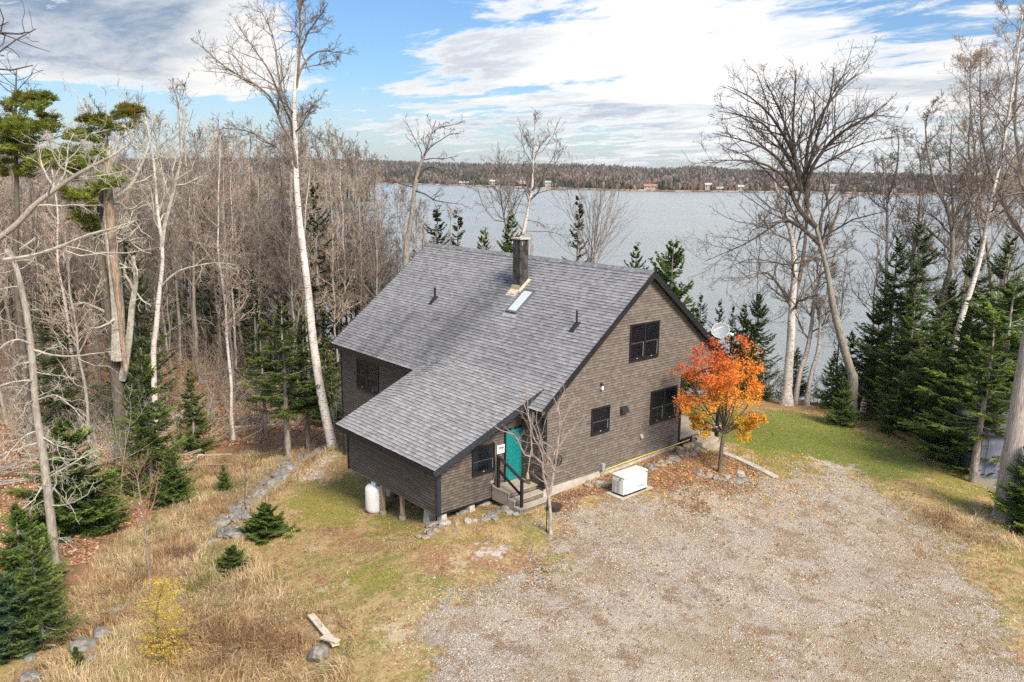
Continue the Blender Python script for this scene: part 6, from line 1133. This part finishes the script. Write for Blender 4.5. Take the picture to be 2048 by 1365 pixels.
for i in range(60):
    px=rf.uniform(820,1290); s=rf.uniform(62,71); top=rf.uniform(400,500)+(40 if px>1100 else 0)
    if rf.random()<.55 and cnt<c0+24: try_tree(px,s,top,int(rf.choice([0,1,3,5,7])),LB2,'small bare trees on the bank behind the house',1.8)
c0=cnt
LB3=[l.replace('in the woods left of the house','behind the spruces on the right').replace('crowded among others ','').replace('among the crowded bare trees left of the house','behind the spruces on the right') for l in LB_]
for i in range(60):
    px=rf.uniform(1700,2120); s=rf.uniform(52,62); top=rf.uniform(230,480)
    if cnt<c0+18: try_tree(px,s,top,int(rf.choice([0,1,2,5,6,7])),LB3,'bare trees behind the spruces on the right',1.8)
for px,s,top in ((1500,55,440),(1530,54,430),(1480,56,520),(1660,55,470),(1700,54,480),(1640,56,560),(1730,56,470)):
    try_tree(px,s,top,int(rf.choice([1,5,7])),[l.replace('in the woods left of the house','on the lake bank beside the birch clump').replace('crowded among others ','').replace('among the crowded bare trees left of the house','on the lake bank beside the birch clump') for l in LB_],'thin bare trees beside the birch clump',1.)
for i in range(170):
    px=rf.uniform(540,835); s=rf.uniform(61,80); top=np.interp(px,[540,700,835],[215,270,380])+abs(rf.normal(0,60))
    if cnt<c0+46: try_tree(px,s,top,int(rf.choice([0,1,3,5,7])),LB_,'crowded leafless trees left of the house',1.1)
print('forest trees',cnt)
# ---------------- undergrowth, one mass each ----------------
def sample(n,s0,s1,p0,p1,test,r,pw=1.):
    s=s0+(s1-s0)*r.random(n)**pw; px=r.uniform(p0,p1,n); t=(px-1024)/FPX*(s*.98+3.); XY=CAM[:2]+s[:,None]*F2+t[:,None]*R2; k=test(XY[:,0],XY[:,1]); return XY[k]
def inhouse(x,y): return ((x>-16.6)&(x<.15)&(y>-.1)&(y<12.3))|((x>-8.4)&(x<-1.3)&(y>-4.3)&(y<.1))|((x>-1.4)&(x<.7)&(y>-1.8)&(y<0))|((x>1.4)&(x<2.35)&(y>2.1)&(y<4.3))
def woodtest(x,y):
    return (sdist(x,y,LAND)>1)&(sdist(x,y,GOLD)<-.8)&~inhouse(x,y)&((sdist(x,y,TERP)>1.)|(to_st(np.stack([x,y],-1))[0]>51))
def thicket(name,n,s0,s1,p0,p1,h0,h1,label,m,seed,test=woodtest,nc=6,rm=.010,n3=0,cat='undergrowth'):
    r=np.random.default_rng(seed); XY=sample(n,s0,s1,p0,p1,test,r,.8); k=len(XY); B=np.c_[XY,height(XY[:,0],XY[:,1])-.05]; H=r.uniform(h0,h1,(k,1,1)); P=B[:,None]+np.linspace(0,1,6)[None,:,None]*np.concatenate([r.normal(0,.16,(k,1,2)),np.ones((k,1,1))],2)*H; P[:,1:,:2]+=np.cumsum(r.normal(0,.06,(k,5,2))*H,1)*.5
    R=np.linspace(1,.35,6)[None]*(rm*.7+.0035*H[:,0]); R=np.maximum(R,rm*.8); mb=MB(); tubes(mb,P,R,3); O=grow(r,P,R,nc,(.2,.98),(25,60),.42,5,.1,.25,.6,rm); tubes(mb,O[0],O[1],3)
    if n3: O2=grow(r,O[0],O[1],n3,(.2,.98),(25,60),.5,4,.05,.3,.7,rm*.9); tubes(mb,O2[0],O2[1],3)
    o=mb.build(name,m); return tag(o,label,cat,None,'stuff')
thicket('brush',1050,60,98,-120,800,1.5,6.0,'tangle of thin reddish saplings filling the floor of the leafless woods',TWIGR,81,n3=3)
thicket('brush',520,44,66,-120,700,1.0,3.4,'pale grey twigs and dead saplings among the trunks at the left',TWIGL,82,n3=3,nc=7)
thicket('brush',260,50,58,1180,1900,.8,3.,'thin bare brush along the top of the lake bank',TWIG,83,lambda x,y:(sdist(x,y,LAND)>-1)&~inhouse(x,y)&(sdist(x,y,LAND)<5.5),n3=2)
thicket('brush',420,60,72,700,1290,1.5,5.,'low bare bushes on the bank behind the house',TWIGR,84,lambda x,y:(sdist(x,y,LAND)>-1)&~inhouse(x,y),n3=3)
thicket('dry_weeds',900,19,34,0,690,.35,.9,'dark brown dead goldenrod stalks standing in the foreground grass',plain('dark_weed_stalk',(.10,.055,.035),.9,var=.4),85,lambda x,y:(sdist(x,y,GOLD)>.3)&(fbm(x*.5,y*.5,91)>.46),nc=7,rm=.0045,cat='weeds')
thicket('dry_weeds',160,30,47,330,680,.4,1.1,'reddish brown dead stems at the edge of the woods by the stone wall',TWIGR,86,lambda x,y:(sdist(x,y,TERP)>.2)&(sdist(x,y,LAND)>1),nc=6,rm=.006,cat='weeds')
def deadfall(n=230,seed=87):
    r=np.random.default_rng(seed); XY=sample(n*2,43,82,-120,720,woodtest,r)[:n]; k=len(XY); a=r.uniform(0,3.14,k); L=r.uniform(.6,3.2,(k,1)); d=np.stack([np.cos(a),np.sin(a)],-1)*L; A=XY-d;B=XY+d; za=height(A[:,0],A[:,1]);zb=height(B[:,0],B[:,1]); P=np.stack([np.c_[A,za+r.uniform(.03,.5,k)],np.c_[(A+B)/2+r.normal(0,.12,(k,2)),(za+zb)/2+r.uniform(.1,.5,k)],np.c_[B,zb+r.uniform(.05,.9,k)]],1)
    w=r.uniform(.015,.07,(k,1)); mb=MB(); tubes(mb,P,w*np.array([[1,.85,.5]]),6); O=grow(r,P,w*np.ones((1,3)),5,(.2,.98),(40,80),.3,4,.1,.3,.3,.009); tubes(mb,O[0],O[1],3); tag(mb.build('deadfall',BARKL),'pale fallen branches and poles littering the floor of the leafless woods','deadfall',None,'stuff')
deadfall()
# far bare woods beyond the near trees: upright sprays of stems
def farbare(seed=91,n=3600):
    r=np.random.default_rng(seed); s=95+(620-95)*r.random(n)**1.5; px=r.uniform(-260,760,n); t=(px-1024)/FPX*s; XY=CAM[:2]+s[:,None]*F2+t[:,None]*R2; s2=r.uniform(455,690,2400); p2=r.uniform(330,800,2400); t2=(p2-1024)/FPX*s2; XY=np.vstack([XY,CAM[:2]+s2[:,None]*F2+t2[:,None]*R2]); s=np.r_[s,s2]; k=sdist(XY[:,0],XY[:,1],LAND)>1.5; XY=XY[k];s=s[k];n=len(s); z=height(XY[:,0],XY[:,1])
    H=r.uniform(7,12.5,n)*np.interp(s,[95,200,450,600],[1,1.05,1.1,1.45]); mb=MB(); B=np.c_[XY,z]; w0=np.interp(s,[95,600],[.022,.11])
    top=B+np.c_[r.normal(0,.6,(n,2)),H]; tubes(mb,np.stack([B,top],1),np.stack([w0*3,w0],1),3,col=np.array([.34,.30,.26])*r.uniform(.6,1.4,(n,1)))
    K=34; u=r.uniform(.3,1,(n,K)); p=B[:,None]+(top-B)[:,None]*u[...,None]; a=r.uniform(0,6.28,(n,K)); L=H[:,None]*.20*(1.25-u)*r.uniform(.6,1.3,(n,K))
    d=np.stack([np.cos(a)*.75,np.sin(a)*.75,r.uniform(.5,1.2,(n,K))],-1)*L[...,None]; sd=nrm(np.cross(d,r.normal(0,1,d.shape)))*w0[:,None,None]
    V=np.stack([p-sd,p+sd,p+d+sd*.4,p+d-sd*.4],2).reshape(-1,3); c=np.array([[.27,.215,.175],[.33,.275,.235],[.23,.165,.135]])[r.integers(0,3,n)]*r.uniform(.7,1.3,(n,1)); mb.add(V,np.arange(n*K*4).reshape(-1,4),col=np.repeat(c,K*4,0))
    # evergreens mixed in
    m=int(n*.10); q=r.choice(n,m); kk=7; th=np.arange(kk)*6.283/kk
    for lv0,lv1,f0,f1 in ((.05,.5,1.,.35),(.3,.78,.75,.2),(.6,1.02,.45,.02)):
        rr=(H[q]*.15)[:,None]*r.uniform(.6,1.4,(m,kk)); A=np.stack([B[q][:,None,0]+rr*f0*np.cos(th),B[q][:,None,1]+rr*f0*np.sin(th),B[q][:,None,2]+(H[q]*lv0)[:,None]+r.normal(0,.3,(m,kk))],-1); T_=np.stack([B[q][:,None,0]+rr*f1*.3*np.cos(th),B[q][:,None,1]+rr*f1*.3*np.sin(th),B[q][:,None,2]+(H[q]*lv1)[:,None]+0*rr],-1)
        I=np.arange(m*kk).reshape(m,kk); Q=np.stack([I,np.roll(I,-1,1),np.roll(I,-1,1)+m*kk,I+m*kk],-1).reshape(-1,4); cc=np.array([.035,.052,.026])*r.uniform(.6,1.6,(m*kk*2,1)); mb.add(np.vstack([A.reshape(-1,3),T_.reshape(-1,3)]),Q,col=cc)
    tag(mb.build('distant_woods',attr('distant_trees',1.,0.,0,60,0,.05,.3)),'brownish mass of leafless woods stretching left of the lake to the point','woodland',None,'stuff')
farbare()
# ---------------- grass, weeds, leaves and gravel ----------------
def blades(name,XY,h0,h1,w,cols,label,seed,bend=.5,m=GRASSM,cat='grass',dirb=None):
    r=np.random.default_rng(seed); k=len(XY); B=np.c_[XY,height(XY[:,0],XY[:,1])-.02]; cl=fbm(XY[:,0]*1.1,XY[:,1]*1.1,seed)*1.5; h=(r.uniform(h0,h1,k)*np.clip(cl+.25,.4,1.3))[:,None]; a=fbm(XY[:,0]*.5,XY[:,1]*.5,seed+3)*12+r.normal(0,.8,k); d=np.stack([np.cos(a),np.sin(a),0*a],-1); b=bend*r.uniform(.3,1.5,(k,1)); sd=np.stack([-np.sin(a+r.normal(0,.7,k)),np.cos(a+r.normal(0,.7,k)),0*a],-1)*w*r.uniform(.6,1.4,(k,1)); up=np.array([0,0,1.])
    p1=B+up*h*.6+d*h*b*.25; p2=B+up*h*(1-b*.35)+d*h*b*.8
    V=np.stack([B-sd,B+sd,p1+sd*.8,p1-sd*.8,p2],1).reshape(-1,3); i=np.arange(k)[:,None]*5; pi=np.clip((fbm(XY[:,0]*.55,XY[:,1]*.55,seed+9)-.47)*9+len(cols)/2-.5+r.normal(0,.9,k),0,len(cols)-1).round().astype(int); c=np.array(cols)[pi]*r.uniform(.75,1.25,(k,1)); mb=MB(); mb.add(V,i+np.array([[0,1,2,3]]),i+np.array([[3,2,4]]),col=np.repeat(np.clip(c,0,1),5,0)); return tag(mb.build(name,m),label,cat,None,'stuff')
rq=np.random.default_rng(95)
OPEN=[tuple(ground(a,b)[:2]) for a,b in ((636,1318),(625,1335),(650,1325),(206,1270),(170,1295),(60,1318),(182,1318),(60,1358),(243,1222),(640,1262),(665,1290),(620,1250),(60,1330),(120,1300),(465,1140),(531,1072),(110,1120))]
def clearof(x,y):
    d=np.full(x.shape,9.); 
    for a,b in OPEN: d=np.minimum(d,np.hypot(x-a,y-b))
    return d>.55
GC=[(.25,.15,.09),(.34,.215,.12),(.45,.31,.165),(.54,.40,.23),(.62,.50,.33),(.42,.35,.16),(.26,.26,.09)]
XY=sample(190000,17,50,-60,720,lambda x,y:(sdist(x,y,GOLD)>rq.uniform(-.6,.4,len(x)))&(segdist(x,y,[tuple(p[:2]) for p in WP],False)>.75)&clearof(x,y),rq,.8)
blades('tall_grass',XY,.18,.62,.010,GC,'tall tangled golden dry grass below the old stone wall and in the foreground',5,.9)
XY=sample(150000,17,52,200,2100,lambda x,y:(sdist(x,y,GOLD)<.3)&(sdist(x,y,TERP)<.6)&(sdist(x,y,GRAV)<.3+9*(fbm(x*.8,y*.8,4)-.47))&~inhouse(x,y)&(to_st(np.stack([x,y],-1))[1]<22)&(to_st(np.stack([x,y],-1))[0]<51),rq,.75)
fg=fields(XY[:,0],XY[:,1]); isg=(np.maximum(fg[1],fg[4])>rq.random(len(XY))); lf=fg[2]>.5
blades('lawn_grass',XY[~isg&~lf],.04,.18,.011,[(.36,.21,.10),(.46,.32,.14),(.56,.42,.21),(.40,.33,.11),(.26,.27,.07)],'short dry tan lawn around the house',6,.7)
blades('lawn_grass',XY[isg&~lf],.03,.09,.010,[(.14,.21,.035),(.21,.27,.06),(.32,.31,.10)],'green and mossy patches of the lawn',7,.6)
tf=ground(1945,1060); XY=tf[:2]+rq.normal(0,1,(5000,2))@np.diag([.75,.55])
blades('tall_grass',XY,.25,.6,.008,GC,'tuft of pale dry grass at the foot of the massive right trunk',8,1.2)
for (a,b_,n_,rad) in ((1925,1000,0,0),):
    pass
def litter(name,XY,sz,cols,label,seed,cat='fallen leaves'):
    r=np.random.default_rng(seed); k=len(XY); B=np.c_[XY,height(XY[:,0],XY[:,1])+r.uniform(.012,.05,k)]; u=nrm(r.normal(0,1,(k,3))*np.array([1,1,.35])); v=nrm(np.cross(u,np.array([0,0,1.])+r.normal(0,.35,(k,3)))); s=sz*r.uniform(.5,1.3,(k,1)); c=np.array(cols)[r.integers(0,len(cols),k)]*r.uniform(.7,1.25,(k,1))
    mb=MB(); mb.add(np.stack([B-u*s,B+v*s*.7,B+u*s,B-v*s*.6],1).reshape(-1,3),np.arange(k*4).reshape(-1,4),col=np.repeat(np.clip(c,0,1),4,0)); return tag(mb.build(name,LITTER),label,cat,None,'stuff')
XY=sample(90000,32,80,-120,760,woodtest,rq,1.)
litter('leaf_litter',XY,.085,[(.42,.21,.11),(.52,.31,.18),(.31,.16,.09),(.62,.44,.30),(.24,.13,.075)],'rust brown leaf litter on the floor of the woods',11)
XY=sample(26000,24,40,1050,1600,lambda x,y:(fields(x,y)[2]>rq.uniform(.25,.9,len(x)))&~inhouse(x,y),rq)
litter('leaf_litter',XY,.045,[(.30,.15,.08),(.38,.22,.12),(.20,.11,.06),(.50,.34,.19),(.16,.10,.06)],'reddish brown leaves drifted along the foundation and round the maple',12)
XY=sample(15000,18,48,500,2000,lambda x,y:(sdist(x,y,TERP)<0)&~inhouse(x,y),rq,.8)
litter('leaf_litter',XY,.042,[(.42,.24,.10),(.44,.30,.17),(.30,.15,.07),(.36,.22,.11)],'scattered single fallen leaves on lawn and gravel',13)
XY=sample(1500,30,38,1300,1640,lambda x,y:~inhouse(x,y),rq); litter('leaf_litter',XY,.045,[(.66,.40,.05),(.70,.28,.04),(.60,.50,.12)],'bright yellow and orange leaves under the small maple',14)
def pebbles(XY,sz,seed,label):
    r=np.random.default_rng(seed); k=len(XY); B=np.c_[XY,height(XY[:,0],XY[:,1])+.004]; O=np.array([(1,0,0),(0,1,0),(-1,0,0),(0,-1,0),(0,0,.8)]); V=O[None]*r.uniform(.6,1.4,(k,5,1)); a=r.uniform(0,6.28,k); ca,sa=np.cos(a),np.sin(a); V=np.stack([V[...,0]*ca[:,None]-V[...,1]*sa[:,None]*.7,V[...,0]*sa[:,None]+V[...,1]*ca[:,None]*.7,V[...,2]],-1)*(sz*r.uniform(.5,1.5,(k,1,1)))+B[:,None]
    c=np.array([(.52,.47,.40),(.46,.41,.345),(.36,.31,.26),(.60,.55,.47),(.45,.35,.25),(.27,.23,.195)])[r.integers(0,6,k)]*r.uniform(.8,1.2,(k,1)); i=np.arange(k)[:,None,None]*5; mb=MB(); mb.add(V.reshape(-1,3),None,(i+np.array([[0,1,4],[1,2,4],[2,3,4],[3,0,4]])).reshape(-1,3),col=np.repeat(np.clip(c,0,1),5,0)); tag(mb.build('gravel',PEBM),label,'gravel',None,'stuff')
pebbles(sample(150000,16,45,780,2120,lambda x,y:(sdist(x,y,GRAV)>rq.uniform(-1.5,.8,len(x)))&(fbm(x*.8,y*.8,15)>rq.uniform(.25,.62,len(x)))&~inhouse(x,y),rq,.7),.020,16,'loose pale gravel stones of the driveway')
pebbles(sample(5000,30,47,500,720,lambda x,y:fields(x,y)[5]>.4,rq),.03,17,'pale gravel patch on the lawn by the stone wall')
# ---------------- small saplings by themselves ----------------
def sapling(name,px,pts,seed,r0,m,cm,label,cat,lv1=14,lf=.25,limbs=[],ang=(30,60),up=.15):
    p=ground(*px); s=to_st(p[:2])[0]; o=bare(name,seed,[p]+hero(pts,s),r0,.006,[dict(nc=lv1,tr=(.3,.97),ang=ang,lf=lf,up=up,wob=.12,rr=.5,rmin=.005),dict(nc=6,ang=(25,55),lf=.42,up=.1,wob=.2,rmin=.004,n=5)],m,cm,limbs,p,7,1.); return tag(o,label,cat),p,s
REDB=plain('reddish_sapling_bark',(.30,.17,.12),.85,var=.3)
sapling('larch_tree',(303,1200),[(297,1130),(290,1060),(283,1010),(275,960),(262,925)],301,.05,BARKG,REDB,'leafless young larch with pinkish twigs in the golden grass','larch tree',26,.34,[],(35,65))
lar,p,s=sapling('larch_tree',(322,1345),[(318,1290),(312,1240),(318,1200),(330,1160)],302,.045,BARKD,REDB,'small larch with bright yellow needles in the foreground grass','larch tree',24,.42,[],(35,65),.25)
r=np.random.default_rng(7); mb=MB(); q=np.array([at_s(325+r.normal(0,1)*(34*(1-.55*u)),1335-175*u+r.normal(0,8),s+r.normal(0,.35)) for u in r.uniform(.02,1,620)])-p; needletuft(mb,r,q,9,.09,[(.62,.45,.04),(.50,.40,.06),(.68,.55,.10)],spread=.35); mb.build('needles',LEAF,lar)
sapling('bare_tree',(490,1012),[(490,980),(492,950),(489,915),(497,890)],303,.03,BARKD,TWIGD,'single dark sapling standing on the old stone wall','sapling',8,.3)
sapling('bare_tree',(520,880),[(516,840),(512,790),(514,740)],304,.035,BARKG,TWIGR,'thin bare sapling in front of the clear stemmed firs','sapling',12,.3)
sapling('bare_tree',(200,1010),[(196,960),(190,900),(186,850)],305,.03,BARKL,TWIGL,'pale sapling between the two dark spruces at the left','sapling',14,.3)
sapling('bare_tree',(240,880+130),[(243,960),(250,900),(262,830),(258,790)],306,.035,BARKL,TWIGL,'forked white sapling in front of the broken pine foot','sapling',12,.4)
sapling('bare_tree',(608,900),[(612,870),(618,840),(622,800)],307,.03,TWIGR,TWIGR,'low multi stemmed red brown bush under the big birch','bush',20,.7,[],(15,40))
sapling('bare_tree',(1132,1064),[(1140,1040),(1150,1015),(1158,1000)],308,.008,TWIGR,TWIGR,'wispy reddish shoot right of the small leafless tree','shoot',6,.3)

# ---------------- air between here and the far hills ----------------
def hzm(g,b,o):
    g.n.remove(b); v=g.node('VolumePrincipled',{'Color':(.86,.90,.96),'Density':.00006,'Anisotropy':.2}); g.l.new(v.outputs[0],o.inputs['Volume'])
mb=MB(); a=st(-300,-4200);b_=st(-300,4800);c_=st(5200,4800);d_=st(5200,-4200)
mb.add([(*p,z) for z in (-13.,95.) for p in (a,b_,c_,d_)],BOXQ); tag(mb.build('haze',mat('thin_haze',hzm)),'thin pale haze over the lake and far hills','haze',None,'stuff')
